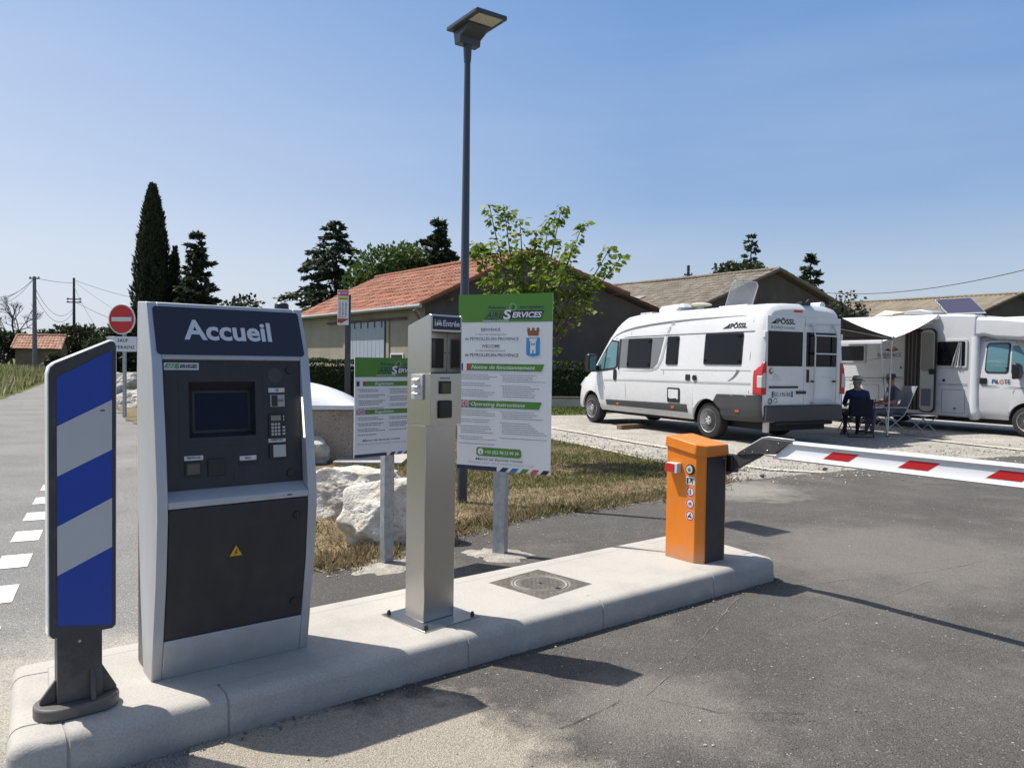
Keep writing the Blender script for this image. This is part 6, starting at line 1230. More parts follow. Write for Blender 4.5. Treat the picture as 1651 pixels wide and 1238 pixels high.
def gable_house(name, label, c0, g, gw, a, ln, ez_l, az, ap, ez_r, wall_m, tile, tw, tl, amp, gable_m=None, over=.35, fascia=None, step=.03):
    """c0 near left eave corner, g gable direction, a ridge direction (unit 2-D), ap = fraction of the gable where the ridge stands"""
    t = thing(name, label, 'building', (0, 0, 0)); g = Vector((g[0], g[1], 0)); a = Vector((a[0], a[1], 0)); c0 = Vector((c0[0], c0[1], 0))
    gi = g * over; w0 = c0 + gi + a * over; L_ = ln - over * 2; W_g = gw - 2 * over
    sl = (az - ez_l) / (gw * ap); sr = (az - ez_r) / (gw * (1 - ap)); el = ez_l + sl * over - .12; er = ez_r + sr * over - .12
    def P_(s, t_, z): return w0 + g * s + a * t_ + Vector((0, 0, z))
    ps = gw * ap - over
    mb = MB(); gm = gable_m or wall_m; th = .0
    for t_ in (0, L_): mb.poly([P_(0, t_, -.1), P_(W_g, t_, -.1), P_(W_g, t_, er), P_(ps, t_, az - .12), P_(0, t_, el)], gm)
    mb.poly([P_(0, 0, -.1), P_(0, L_, -.1), P_(0, L_, el), P_(0, 0, el)], wall_m); mb.poly([P_(W_g, 0, -.1), P_(W_g, L_, -.1), P_(W_g, L_, er), P_(W_g, 0, er)], wall_m)
    mb.build('wall', t, angle=0)
    mb = MB(); rl = c0 + Vector((0, 0, ez_l)); rr_ = c0 + g * gw + Vector((0, 0, ez_r)); rt = c0 + g * gw * ap + Vector((0, 0, az))
    A = a * ln; sp = [roof_slope(mb, rt, A, rl - rt, tw, tl, amp, tile, step=step), roof_slope(mb, rt, A, rr_ - rt, tw, tl, amp, tile, step=step)]
    under = M('roof_underside', (0.10, 0.075, 0.055), .9); dn = Vector((0, 0, -.07)); nn_ = Vector((0, 0, -.02))
    for e in (rl, rr_):
        mb.add([rt + nn_, rt + A + nn_, e + A + nn_, e + nn_, rt + dn, rt + A + dn, e + A + dn, e + dn], [(0, 1, 2, 3), (7, 6, 5, 4), (0, 1, 5, 4), (1, 2, 6, 5), (2, 3, 7, 6), (3, 0, 4, 7)], under)
    n_ = int(ln / .42)
    for k in range(n_):
        p = rt + A * (k / n_); q_ = rt + A * ((k + 1.05) / n_); j_ = Vector((0, 0, .012 * noise.noise((k * 1.3, 2, c0.x)))); mb.tube([p + Vector((0, 0, .04)) + j_, q_ + Vector((0, 0, .05)) + j_], [.115, .10], tile, 8)
    for k in range(int((rl - rt).length / .42)):     # verge tiles down the near rakes
        for e in (rl, rr_):
            m_ = int((e - rt).length / .42); d = (e - rt) / m_
            if k < m_: mb.tube([rt + d * k + Vector((0, 0, .05)), rt + d * (k + 1.05) + Vector((0, 0, .065))], [.08, .095], tile, 7)
    rf = mb.build('roof', t, angle=45, norm=False); roof_rnd(rf, sp)
    return t, P_, L_, W_g, el, er, ps
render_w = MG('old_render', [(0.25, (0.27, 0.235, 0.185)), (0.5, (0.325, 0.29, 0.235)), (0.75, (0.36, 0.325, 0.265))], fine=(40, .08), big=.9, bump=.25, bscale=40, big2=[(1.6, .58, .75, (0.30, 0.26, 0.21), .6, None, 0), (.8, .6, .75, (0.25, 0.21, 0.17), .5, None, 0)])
render_d = MG('shaded_render', [(0.25, (0.075, 0.064, 0.056)), (0.5, (0.095, 0.081, 0.07)), (0.75, (0.12, 0.105, 0.09))], fine=(40, .12), big=.7, bump=.3, bscale=40, big2=[(1.3, .58, .75, (0.19, 0.165, 0.14), .6, None, 0)])  # shade of the gables put into the colour, darker than the sunlit wall
aG = (-.6, .8)
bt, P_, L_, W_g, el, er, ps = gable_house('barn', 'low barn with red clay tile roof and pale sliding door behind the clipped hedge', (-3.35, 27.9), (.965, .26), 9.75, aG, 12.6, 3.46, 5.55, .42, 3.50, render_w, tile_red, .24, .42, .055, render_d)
av, gv = Vector((*aG, 0)), Vector((.965, .26, 0)); outw = Vector((-.8, -.6, 0))
def wallbox(mb, s0, s1, z0, z1, d0, d1, m):       # on the long lit wall: s along it, d outward
    vs = [P_(0, s, z) + outw * d for s in (s0, s1) for d in (d0, d1) for z in (z0, z1)]
    mb.add(vs, [(0, 1, 3, 2), (4, 6, 7, 5), (0, 4, 5, 1), (2, 3, 7, 6), (0, 2, 6, 4), (1, 5, 7, 3)], m)
doorg = M('door_bluegrey', (0.33, 0.37, 0.43), 0.6, var=.06, vscale=2, streak=(6, 6, .6)); rust = M('rusty_steel', (0.10, 0.07, 0.055), .8, var=.2)
mb = MB()
for k in range(10): wallbox(mb, 3.05 + k * .36, 3.40 + k * .36, 1.05, 3.0, .05, .09, doorg)
dr_ = mb.build('sliding_door', bt, bevel=.01)
mb = MB(); wallbox(mb, 1.3, 8.6, 3.02, 3.10, .06, .12, rust)
for k in range(6): wallbox(mb, 3.2 + k * .62, 3.28 + k * .62, 2.75, 3.05, .095, .11, rust)
mb.build('door_rail', dr_)
mb = MB(); wallbox(mb, 2.72, 2.95, .9, 3.0, .01, .05, render_w); wallbox(mb, 6.75, 6.95, .9, 3.0, .01, .05, render_w); wallbox(mb, -.0, L_, -.1, .95, .01, .03, M('white_base', (0.5, 0.48, 0.44), .8, var=.1)); mb.build('plinth', bt)
mb = MB(); wallbox(mb, 1.55, 2.6, 1.35, 1.72, .0, .04, sign_white); wn_ = mb.build('window', bt); mb = MB(); wallbox(mb, 1.62, 2.53, 1.42, 1.66, .041, .045, glass_dark); mb.build('pane', wn_)
zinc = M('zinc', (0.36, 0.37, 0.38), .5, .3, var=.1)
mb = MB(); e0 = Vector((-3.35, 27.9, 3.42)) + outw * .06; mb.tube([e0 - av * .1, e0 + av * 12.6], .075, zinc, 8); mb.tube([e0 + av * .3 + Vector((0, 0, -.05)), e0 + av * .35 - outw * .32 + Vector((0, 0, -.4)), e0 + av * .35 - outw * .34 + Vector((0, 0, -3.4))], .04, zinc, 8); mb.build('gutter', bt)
mb = MB()
for s in (.05, L_ - .1): mb.tube([P_(0, s, 2.75) + outw * .02, P_(0, s, 3.28) + outw * .45], .05, wood, 6)
mb.build('eave_bracket', bt)
mb = MB()
for f, z in ((.12, 3.72), (.30, 4.58), (.80, 4.20)):
    p = Vector((-3.35, 27.9, 0)) + gv * 9.75 * f; mb.tube([p + av * .02 + Vector((0, 0, z - .02)), p + av * .5 + Vector((0, 0, z - .02))], .07, wood, 6)
mb.build('purlin_end', bt)
c2_ = Vector((13.8, 40, 0)) - gv * 5.6
b2, P2, *_r = gable_house('barn', 'grey tiled barn with dark gable behind the campervan roof', (c2_.x, c2_.y), (.965, .26), 11.2, aG, 16, 3.85, 6.4, .5, 3.85, render_d, tile_grey, .22, .40, .035, render_d, step=.02)
mb = MB()
rtp = c2_ + gv * 5.6 + Vector((0, 0, 6.4)); e_l = c2_ + Vector((0, 0, 3.85)); dsl = (e_l - rtp); nsl = Vector((-.2, -.35, .9)).normalized()
vs = [rtp + av * s + dsl * f + Vector((0, 0, .10)) for s, f in ((6.2, .45), (9.2, .45), (9.2, .62), (6.2, .62))]; mb.poly(vs, M('roof_patch', (0.26, 0.24, 0.21), .8)); mb.build('roof_light', b2, norm=False)
b3c = Vector((33.0, 50, 0)) - gv * 5.2
gable_house('barn', 'long barn with brownish corrugated roof behind the motorhome at the right', (b3c.x, b3c.y), (.965, .26), 10.4, aG, 15, 4.2, 6.30, .5, 4.2, render_d, tile_brown, .30, 1.6, .05, render_d, step=.012)
brickm = MG('hut_wall', [(0.3, (0.15, 0.105, 0.07)), (0.5, (0.19, 0.135, 0.09)), (0.7, (0.22, 0.165, 0.12))], fine=(14, .2), big=1.5)
q = P3(18, 575, 66); hut, *_ = gable_house('hut', 'small brick hut with tiled roof far down the road on the left', (q.x, q.y), (-.30, .95), 3.4, (.995, .10), 4.1, 2.0, 3.15, .5, 2.0, brickm, tile_mat('hut_tiles', (0.33, 0.17, 0.11), (0.40, 0.22, 0.15), (0.46, 0.28, 0.20), (0.34, 0.24, 0.19)), .26, .40, .05, over=.25)
# low wall by the parked campervan
tag(MB().box(-1.6, .72, -.12, .12, 0, .30, M('wall_grey', (0.40, 0.37, 0.33), .8, var=.1)).box(-1.65, .75, -.15, .15, .302, .345, M('wall_cap', (0.10, 0.085, 0.07), .8)).build('low_wall', bevel=.01), 'low pale wall with dark coping at the foot of the hedge', 'wall').location = tuple(G(915, 657))

# ------------------------------------------------------------------ vegetation
leafD = MLEAF('leaf_hedge', (0.018, 0.036, 0.010), (0.055, 0.085, 0.022), .25)
bark = M('bark', (0.10, 0.075, 0.055), .9, var=.25, vscale=9, bump=.4, bscale=25)
barkg = M('bark_grey', (0.10, 0.085, 0.065), .9, var=.2, vscale=9, bump=.4, bscale=25)
def hedge(label, a, b, w, h, n, mat, leaf=.09):
    a, b = Vector(a), Vector(b); t = thing('hedge', label, 'hedge', (a.x, a.y, 0)); d = b - a; ln = d.length; u_ = d.normalized(); v_ = Vector((-u_.y, u_.x))
    s = np.random.rand(n) * ln; f = np.random.rand(n); side = np.random.rand(n)
    top = side < .42; z = np.where(top, h, f * h); y = np.where(top, (f - .5) * w, np.where(side < .75, -w / 2, w / 2))
    ph = np.array([noise.noise((x * 1.1, zz * 1.3, 3.3)) for x, zz in zip(s, z)]); z = z + np.where(top, ph * .13, 0) - np.random.rand(n) ** 2 * .10; y = y + np.where(top, 0, np.sign(y) * ph * .13) - np.sign(y) * np.random.rand(n) ** 2 * .12
    P = np.stack([u_.x * s + v_.x * y, u_.y * s + v_.y * y, np.maximum(z, .03)], 1)
    out = np.stack([v_.x * np.sign(y) * (~top), v_.y * np.sign(y) * (~top), top * 1.0], 1); D = rvec(n) * .9 + out * .7 + np.array([0, 0, .25]); N = rvec(n) + out
    cards('foliage', P, D, N, np.random.uniform(.6, 1.2, n) * leaf, np.random.uniform(.28, .45, n) * leaf, mat, t)
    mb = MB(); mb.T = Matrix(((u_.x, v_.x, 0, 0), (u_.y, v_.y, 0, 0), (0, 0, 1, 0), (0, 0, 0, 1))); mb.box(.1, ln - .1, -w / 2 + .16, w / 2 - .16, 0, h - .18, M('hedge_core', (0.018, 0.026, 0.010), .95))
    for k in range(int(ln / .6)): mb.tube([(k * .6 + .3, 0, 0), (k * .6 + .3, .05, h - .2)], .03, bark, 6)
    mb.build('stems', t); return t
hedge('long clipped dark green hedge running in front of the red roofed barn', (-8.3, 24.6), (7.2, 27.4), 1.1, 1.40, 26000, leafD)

def conifer(label, name, x, y, h, r, seed, mat, dens=1.0, bare=0.06, droop=.25, up=0.0, levels=26, prof_p=.9, nb=9, needle=.16, asym=0.0, cat='tree', grp=None, top_bare=0):
    rs = random.Random(seed); np.random.seed(seed); t = thing(name, label, cat, (x, y, 0), 0, grp)
    tb = MB(); tb.tube([(0, 0, 0), (0.02 * h * rs.uniform(-1, 1) * .3, 0, h * .5), (0, 0, h * .98)], [.022 * h, .014 * h, .004], bark, 8)
    Ps, Ds, Ls = [], [], []
    for i in range(levels):
        f = bare + (1 - bare) * (i / (levels - 1)); z = h * f; R_ = r * (1 - f) ** prof_p * (1.0 + .22 * rs.uniform(-1, 1)) + .12
        k = max(3, int(nb * (1 - .55 * f))); a0 = rs.uniform(0, 6.28)
        for b in range(k):
            a = a0 + 6.283 * (b + rs.uniform(-.4, .4)) / k; z = h * min(.985, max(.02, f + rs.gauss(0, .55 / levels))); ll = R_ * rs.choice((rs.uniform(.45, .8), rs.uniform(.7, 1.2))) * (1 + asym * math.cos(a)); dz0 = up * ll; pts = []
            for q_ in range(5): u_ = q_ / 4; pts.append(Vector((math.cos(a) * ll * u_, math.sin(a) * ll * u_, z + dz0 * u_ - droop * ll * u_ * u_ + .10 * ll * max(0, u_ - .7))))
            tb.tube(pts, [max(.006, .018 * ll * (1 - q_ / 5)) for q_ in range(5)], bark, 5, caps=False)
            n = int(dens * (26 + 60 * ll)); u_ = rs.random
            for _ in range(n):
                w_ = .18 + .82 * (rs.random() ** .7); i0 = min(3, int(w_ * 4)); p = pts[i0].lerp(pts[i0 + 1], w_ * 4 - i0); sw = .16 * ll * (1.15 - w_) + .05
                p = p + Vector((rs.gauss(0, sw), rs.gauss(0, sw), rs.gauss(0, sw * .35) - .03)); Ps.append(p); d = Vector((math.cos(a), math.sin(a), -droop * .8)) + Vector((rs.gauss(0, .55), rs.gauss(0, .55), rs.gauss(0, .4))); Ds.append(d); Ls.append(needle * rs.uniform(.7, 1.5))
    tb.build('trunk', t, angle=60); n = len(Ps); P = np.array(Ps); D = np.array(Ds); Ls = np.array(Ls)
    cards('crown', P, D, rvec(n) + np.array([0, 0, .8]), Ls, Ls * .26, mat, t); return t
nd_dark = MLEAF('needles_dark', (0.026, 0.038, 0.022), (0.085, 0.108, 0.055), .25)
nd_blue = MLEAF('needles_blue', (0.034, 0.050, 0.032), (0.10, 0.125, 0.07), .25)
nd_cyp = MLEAF('needles_cypress', (0.010, 0.016, 0.008), (0.058, 0.070, 0.032), .2)
def column_tree(label, name, x, y, h, r, seed, mat, n, prof, leaf=.3):
    np.random.seed(seed); t = thing(name, label, 'tree', (x, y, 0)); f = np.random.rand(n) ** .85; a = np.random.rand(n) * 6.283
    pr = np.interp(f, [p[0] for p in prof], [p[1] for p in prof]) * r; lump = np.array([1 + .30 * noise.noise((math.cos(b) * 2.2, math.sin(b) * 2.2, g * h * .9 + seed)) + .14 * noise.noise((math.cos(b) * 5, math.sin(b) * 5, g * h * 2.2)) for b, g in zip(a, f)])
    rad = pr * lump * (1 - .35 * np.random.rand(n) ** 2.2); P = np.stack([np.cos(a) * rad, np.sin(a) * rad, f * h], 1); D = np.stack([np.cos(a) * .35, np.sin(a) * .35, np.full(n, 1.0)], 1) + rvec(n) * .45
    cards('crown', P, D, np.stack([np.cos(a), np.sin(a), np.zeros(n)], 1) + rvec(n) * .6, np.random.uniform(.6, 1.3, n) * leaf, np.random.uniform(.18, .3, n) * leaf, mat, t)
    mb = MB(); mb.tube([(0, 0, 0), (0, 0, h * .9)], [.025 * h, .01], bark, 8); mb.lathe([(np.interp(g, [p[0] for p in prof], [p[1] for p in prof]) * r * .62, g * h) for g in (.03, .1, .25, .45, .65, .85, .94)], M('dark_crown_core', (0.012, 0.015, 0.010), .95), 12); mb.build('trunk', t, angle=60); return t  # dark cone added inside the crown to block the gaps between leaves
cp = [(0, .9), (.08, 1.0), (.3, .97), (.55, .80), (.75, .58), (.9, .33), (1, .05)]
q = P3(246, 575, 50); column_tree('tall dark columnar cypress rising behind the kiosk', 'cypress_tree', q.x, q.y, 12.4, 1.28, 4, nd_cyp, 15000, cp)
q = P3(282, 575, 51); column_tree('thin short cypress squeezed between the tall cypress and the spreading conifer', 'cypress_tree', q.x, q.y, 8.6, .55, 5, nd_cyp, 3500, cp, .26)
q = P3(316, 575, 49); conifer('spreading dark conifer just right of the tall cypress', 'conifer_tree', q.x, q.y, 9.3, 2.8, 11, nd_dark, 1.3, .05, .10, .18, 22, .85, 9, .30)
q = P3(541, 578, 60); conifer('broad dark blue green cedar left of the barn roof', 'cedar_tree', q.x, q.y, 12.2, 6.0, 12, nd_blue, .9, .10, .24, .10, 24, .85, 10, .34, -.25)
q = P3(706, 578, 58); conifer('dark pine with ragged tip rising behind the barn ridge', 'pine_tree', q.x, q.y, 12.0, 3.9, 13, nd_dark, 1.5, .12, .06, .26, 24, .9, 10, .36)
q = P3(775, 578, 60); conifer('dark pine half hidden by the lamp pole behind the barn ridge', 'pine_tree', q.x, q.y, 10.4, 3.2, 17, nd_dark, 1.5, .12, .10, .22, 18, .6, 10, .36)
q = P3(1207, 588, 62); conifer('thin conifer with bare spiky top behind the grey barn', 'conifer_tree', q.x, q.y, 12.0, 3.2, 14, nd_blue, .55, .15, .20, .12, 22, .95, 7, .30)
q = P3(1303, 589, 56); conifer('small dark conifer right of the grey barn ridge', 'conifer_tree', q.x, q.y, 9.6, 1.9, 15, nd_dark, 1.5, .10, .15, .12, 20, .8, 9, .28)

def bushy(label, name, x, y, z0, rx_, rz, n, seed, mat, leaf=.16, lobes=14, trunk_h=1.0, cat='tree', grp=None, ry=None):
    rs = random.Random(seed); np.random.seed(seed); t = thing(name, label, cat, (x, y, 0), 0, grp); ry = ry or rx_; P, Dn = [], []; mb = MB(); tm = Vector((0, 0, trunk_h)); mb.tube([(0, 0, -.05), (0, 0, trunk_h)], [.05 * rz + .05, .035 * rz + .03], bark, 8)
    for k in range(lobes):
        a = rs.uniform(0, 6.283); e = rs.uniform(-.7, 1); rr2 = rs.uniform(.35, .85); c = Vector((math.cos(a) * rx_ * rr2 * math.sqrt(1 - e * e * .8), math.sin(a) * ry * rr2 * math.sqrt(1 - e * e * .8), z0 + rz * (e * .75))); s = rs.uniform(.26, .46); m_ = n // lobes
        v_ = rvec(m_); rad = (np.random.rand(m_) ** .45)[:, None]; P.append(np.array(c) + v_ * rad * np.array([rx_ * s, ry * s, rz * s * .85]) * (1 + .25 * np.random.normal(size=(m_, 1)) * .5)); Dn.append(v_)
        mb.tube([tm * .8, tm.lerp(c, .5) + Vector((0, 0, .1 * rz)), c], [.03 * rz + .02, .02 * rz, .008], bark, 6)
    mb.build('trunk', t, angle=60); P = np.concatenate(P); Dn = np.concatenate(Dn); P[:, 2] = np.maximum(P[:, 2], .04); m_ = len(P)
    cards('crown', P, Dn + rvec(m_) * .9, rvec(m_) + np.array([0, 0, .7]), np.random.uniform(.6, 1.3, m_) * leaf, np.random.uniform(.28, .42, m_) * leaf, mat, t); return t
lf_mid = MLEAF('leaf_mid', (0.045, 0.080, 0.02), (0.11, 0.16, 0.045), .35); lf_dk = MLEAF('leaf_dark', (0.018, 0.028, 0.010), (0.05, 0.065, 0.025), .2); lf_ol = MLEAF('leaf_olive', (0.035, 0.045, 0.022), (0.085, 0.095, 0.05), .2)
q = P3(628, 578, 57); bushy('rounded mid green leafy tree between the cedar and the pines behind the barn', 'leafy_tree', q.x, q.y, 6.8, 3.4, 3.6, 9000, 21, lf_mid, .34, 22, 3)
q = P3(690, 578, 61); bushy('pale green leafy tree seen over the barn ridge left of the dark pine', 'leafy_tree', q.x, q.y, 7.2, 2.6, 3.2, 6000, 22, lf_mid, .34, 16, 3)
q = P3(1190, 588, 58); bushy('dark leafy tree rounding over the grey barn roof below the spiky conifer', 'leafy_tree', q.x, q.y, 7.0, 2.3, 2.0, 6500, 23, lf_ol, .36, 18, 4)
q = P3(350, 575, 72); bushy('distant dark tree mostly behind the kiosk header', 'leafy_tree', q.x, q.y, 4, 5, 3.6, 5000, 29, lf_dk, .4, 16, 2)
gb = 'bushes along the far side of the road'
for k, (px, dep, z0, rx_, rz, n, lab, m) in enumerate(((128, 74, 2.0, 3.6, 2.2, 6000, 'broad dark bush right of the small brick hut', lf_dk), (8, 78, 1.8, 3.2, 2.4, 4000, 'dark bush at the left edge behind the small brick hut', lf_dk), (66, 90, 2.2, 3.6, 2.0, 3000, 'bush showing above the roof of the small brick hut', lf_dk), (172, 66, 1.4, 2.2, 1.6, 3000, 'low bush between the marker panel and the dark utility pole', lf_ol), (205, 44, 1.5, 1.7, 1.7, 4500, 'dark bush behind the post of the no entry sign', lf_dk), (90, 60, .7, .8, .7, 1500, 'small pale bush in front of the brick hut wall', lf_ol), (188, 85, 2.4, 3.5, 2.4, 3000, 'far bush showing left of the no entry disc', lf_mid))):
    q = P3(px, 575, dep); bushy(lab, 'bush', q.x, q.y, z0, rx_, rz, n, 50 + k, m, .34, 12, .5, 'bush', gb)
q = P3(1362, 590, 26); t = bushy('olive green shrub with upright shoots between the campervan and the long barn', 'shrub', q.x, q.y, 2.0, 1.15, 1.2, 2600, 71, lf_ol, .16, 12, .6, 'shrub')
np.random.seed(72); mb = MB(); Ps, Ds = [], []
for px, top, dep in ((1352, 470, 26), (1372, 468, 26.2), (1388, 482, 26), (1340, 486, 25.8), (1398, 494, 26.1)):
    a = P3(1365, 540, 26); b = P3(px, top, dep); mb.tube([a - Vector((q.x, q.y, 0)), a.lerp(b, .6) + Vector((.05, 0, .1)) - Vector((q.x, q.y, 0)), b - Vector((q.x, q.y, 0))], [.02, .012, .005], bark, 5)
    for k in range(60): u_ = random.uniform(.35, 1.0); Ps.append(tuple(a.lerp(b, u_) + Vector((random.gauss(0, .09), random.gauss(0, .09), random.gauss(0, .05))) - Vector((q.x, q.y, 0)))); Ds.append((random.gauss(0, 1), random.gauss(0, 1), random.gauss(-.2, .5)))
mb.build('shoots', t, angle=60); cards('shoot_leaves', np.array(Ps), np.array(Ds), rvec(len(Ps)) + np.array([0, 0, .6]), .15, .05, lf_ol, t)
# young mulberry in front of the barn gable
np.random.seed(33); rs = random.Random(33); lf_mul = MLEAF('leaf_mulberry', (0.085, 0.15, 0.015), (0.22, 0.28, 0.04), .45, .5)
mx_, my_ = .22, 10.9; t = thing('mulberry_tree', 'young bright green mulberry with open upright branches behind the big information sign', 'tree', (mx_, my_, 0)); O_ = Vector((mx_, my_, 0))
mb = MB(); mb.tube([(0, 0, -.05), (.02, .01, .7), (0, .02, 1.35)], [.06, .05, .045], barkg, 10)
tips = [(789, 332, 0), (812, 330, .35), (838, 352, -.3), (865, 372, .2), (905, 334, .1), (884, 362, -.4), (940, 360, .3), (925, 395, -.2), (768, 392, .2), (780, 440, -.35), (985, 398, -.1), (1004, 412, .25), (960, 455, .4), (830, 400, .5), (905, 410, .5), (870, 420, -.5), (965, 500, -.3), (800, 420, .45), (850, 455, .1), (935, 440, 0), (905, 560, -.45), (895, 505, .3), (850, 500, -.55), (790, 485, .1)]
Ps, Ds, Ls = [], [], []
for px, py, dd_ in tips:
    tip = P3(px, py, my_ + dd_ * 1.3) - O_; base = Vector((rs.uniform(-.04, .04), rs.uniform(-.04, .04), rs.uniform(1.1, 1.38))); mid = base.lerp(tip, .5) + Vector((tip.x * .10, rs.uniform(-.08, .08), .14)); pts = []
    for k in range(9): u_ = k / 8; pts.append(base * (1 - u_) ** 2 + mid * 2 * u_ * (1 - u_) + tip * u_ ** 2)
    mb.tube(pts, [.018 * (1 - k / 9.2) + .002 for k in range(9)], barkg, 6)
    ln = (tip - base).length; n = int(ln * 74 * (1.0 if py < 425 else (.7 if py < 460 else .28)))
    tw = []
    for k in range(3):    # short side twigs
        u_ = rs.uniform(.45, .9); i0 = min(7, int(u_ * 8)); p = pts[i0]; e = p + Vector((rs.gauss(0, .16), rs.gauss(0, .16), rs.uniform(.02, .25))); mb.tube([p, e], [.007, .003], barkg, 5); tw.append((p, e))
    for k in range(n):
        if rs.random() < .55: u_ = 1.0 - .56 * rs.random() ** 1.5; i0 = min(7, int(u_ * 8)); p = pts[i0].lerp(pts[i0 + 1], u_ * 8 - i0)
        else: a, b = rs.choice(tw); p = a.lerp(b, rs.uniform(.3, 1.05))
        an = rs.uniform(0, 6.283); st = Vector((math.cos(an), math.sin(an), rs.uniform(-.1, .5))) * rs.uniform(.03, .08); Ps.append(p + st); Ds.append(Vector((math.cos(an) * .8, math.sin(an) * .8, rs.uniform(-1.1, .05)))); Ls.append(rs.uniform(.05, .12))
mb.build('trunk', t, angle=60); Ls = np.array(Ls); n = len(Ps); cards('crown', np.array(Ps), np.array(Ds), rvec(n) * .6 + np.array([0, 0, 1.0]), Ls, Ls * .40, lf_mul, t)
# bare tree at the far left
t = thing('bare_tree', 'leafless grey tree behind the small brick hut at the left edge', 'tree', tuple(P3(20, 585, 88).xy) + (0,)); mb = MB(); rs = random.Random(5)
def grow(p, d, l, r_, lev):
    e = p + d * l; mb.tube([p, p.lerp(e, .5) + Vector((rs.gauss(0, .04 * l), rs.gauss(0, .04 * l), 0)), e], [r_, r_ * .85, r_ * .68], barkg, 5, caps=False)
    if lev == 0: return
    for _ in range(3 if lev > 1 else 4):
        nd = (d + Vector((rs.gauss(0, .5), rs.gauss(0, .5), rs.gauss(.10, .3)))).normalized(); grow(e, nd, l * rs.uniform(.62, .85), r_ * .62, lev - 1)
grow(Vector((0, 0, 0)), Vector((0, 0, 1)), 2.3, .20, 5); mb.build('trunk', t, angle=0, norm=False)
# ------------------------------------------------------------------ utility poles and wires
polem = M('pole_concrete', (0.20, 0.195, 0.185), .8, var=.15, vscale=2); polew = M('pole_wood', (0.07, 0.055, 0.045), .85, var=.2, vscale=2); wire = M('wire', (0.05, 0.05, 0.055), .6)
def catenary(a, b, sag, n=18): return [a.lerp(b, k / n) - Vector((0, 0, sag * 4 * (k / n) * (1 - k / n))) for k in range(n + 1)]
def pole(label, px, dep, ytop, r_, m, arms):
    q = P3(px, 575, dep); top = P3(px, ytop, dep).z; t = thing('utility_pole', label, 'utility pole', (q.x, q.y, 0), 0, None); mb = MB(); mb.tube([(0, 0, -.1), (0, 0, top)], [r_, r_ * .62], m, 8); mb.build('pole', t)
    for z, w in arms:
        mb = MB(); mb.box(-w, w, -.06, .06, top - z - .05, top - z + .05, m)
        for s_ in (-1, 0, 1): mb.lathe([(.05, 0), (.07, .06), (.03, .12), (0, .13)], M('insulator', (0.3, 0.3, 0.3)), 8, c=(s_ * w * .85, 0, top - z + .05))
        mb.build('crossarm', t)
    return t, Vector((q.x, q.y, top))
p1, T1 = pole('grey concrete utility pole standing in the weeds in front of the brick hut', 56, 62, 446, .20, polem, ((.15, .40),))
p2, T2 = pole('dark wooden utility pole with two crossarms right of the brick hut', 119.5, 76, 448, .17, polew, ((2.1, .7), (2.4, .7)))
def cable(par, a, b, sag, r_=.018):
    o = Vector(par.location); mb = MB(); mb.tube([p - o for p in catenary(a, b, sag)], r_, wire, 4); mb.build('cable', par, angle=0, norm=False)
for px, py, s_ in ((-90, 435, 1.6), (-90, 452, 1.8), (-90, 470, 1.2)): cable(p1, T1 - Vector((0, 0, .1)), P3(px, py, 45), s_)
cable(p1, T1 - Vector((0, 0, .1)), T2 - Vector((0, 0, .5)), .1); cable(p1, T1 - Vector((0, 0, .8)), T2 - Vector((0, 0, 2.9)), 1.5); cable(p1, T1 - Vector((0, 0, 1.3)), T2 - Vector((0, 0, 3.2)), 1.7)
for dz, px, py, dep, s_ in ((.2, 330, 486, 110, 1.0), (.3, 290, 545, 60, .6), (.8, 230, 560, 60, 2.0), (2.3, 300, 540, 90, .8)): cable(p2, T2 - Vector((0, 0, dz)), P3(px, py, dep), s_)
p3, T3 = pole('short wooden utility pole top showing over the grey barn roof', 1107, 66, 428, .20, polew, ((.8, .35),))
cable(p3, T3 - Vector((0, 0, .4)), P3(1085, 470, 60), .3); cable(p3, T3 - Vector((0, 0, .4)), P3(1180, 470, 60), .9); cable(p3, T3 - Vector((0, 0, .6)), P3(1068, 458, 66), .2)
p4, T4 = pole('utility pole beyond the right edge carrying the long overhead wire', 1790, 34, 395, .16, polew, ((.2, .6),)); cable(p4, T4, P3(1310, 470, 60), .9, .022)
# ------------------------------------------------------------------ hills far off
hm = MG('hazy_hill_woods', [(0.3, (0.10, 0.14, 0.15)), (0.5, (0.13, 0.17, 0.18)), (0.7, (0.17, 0.205, 0.215))], fine=(.05, .2), big=.01, bump=0)  # blue grey distance haze mixed into the colour of the woods
mb = MB(); nx = 60; vs = []
for i in range(nx + 1):
    a = R(-62 + 54 * i / nx); 
    for j, (dist, hh) in enumerate(((1350, 0), (1600, 1), (2200, .2))):
        z = hh * (26 + 22 * noise.noise((i * .13, 2, 1)) + 9 * noise.noise((i * .45, 7, 1))); vs.append((math.sin(a) * dist, math.cos(a) * dist, max(0, z) - (1 if j == 0 else 0)))
mb.add(vs, [(i * 3 + j, (i + 1) * 3 + j, (i + 1) * 3 + j + 1, i * 3 + j + 1) for i in range(nx) for j in range(2)], hm); mb.build('hills', kind='structure', angle=60)
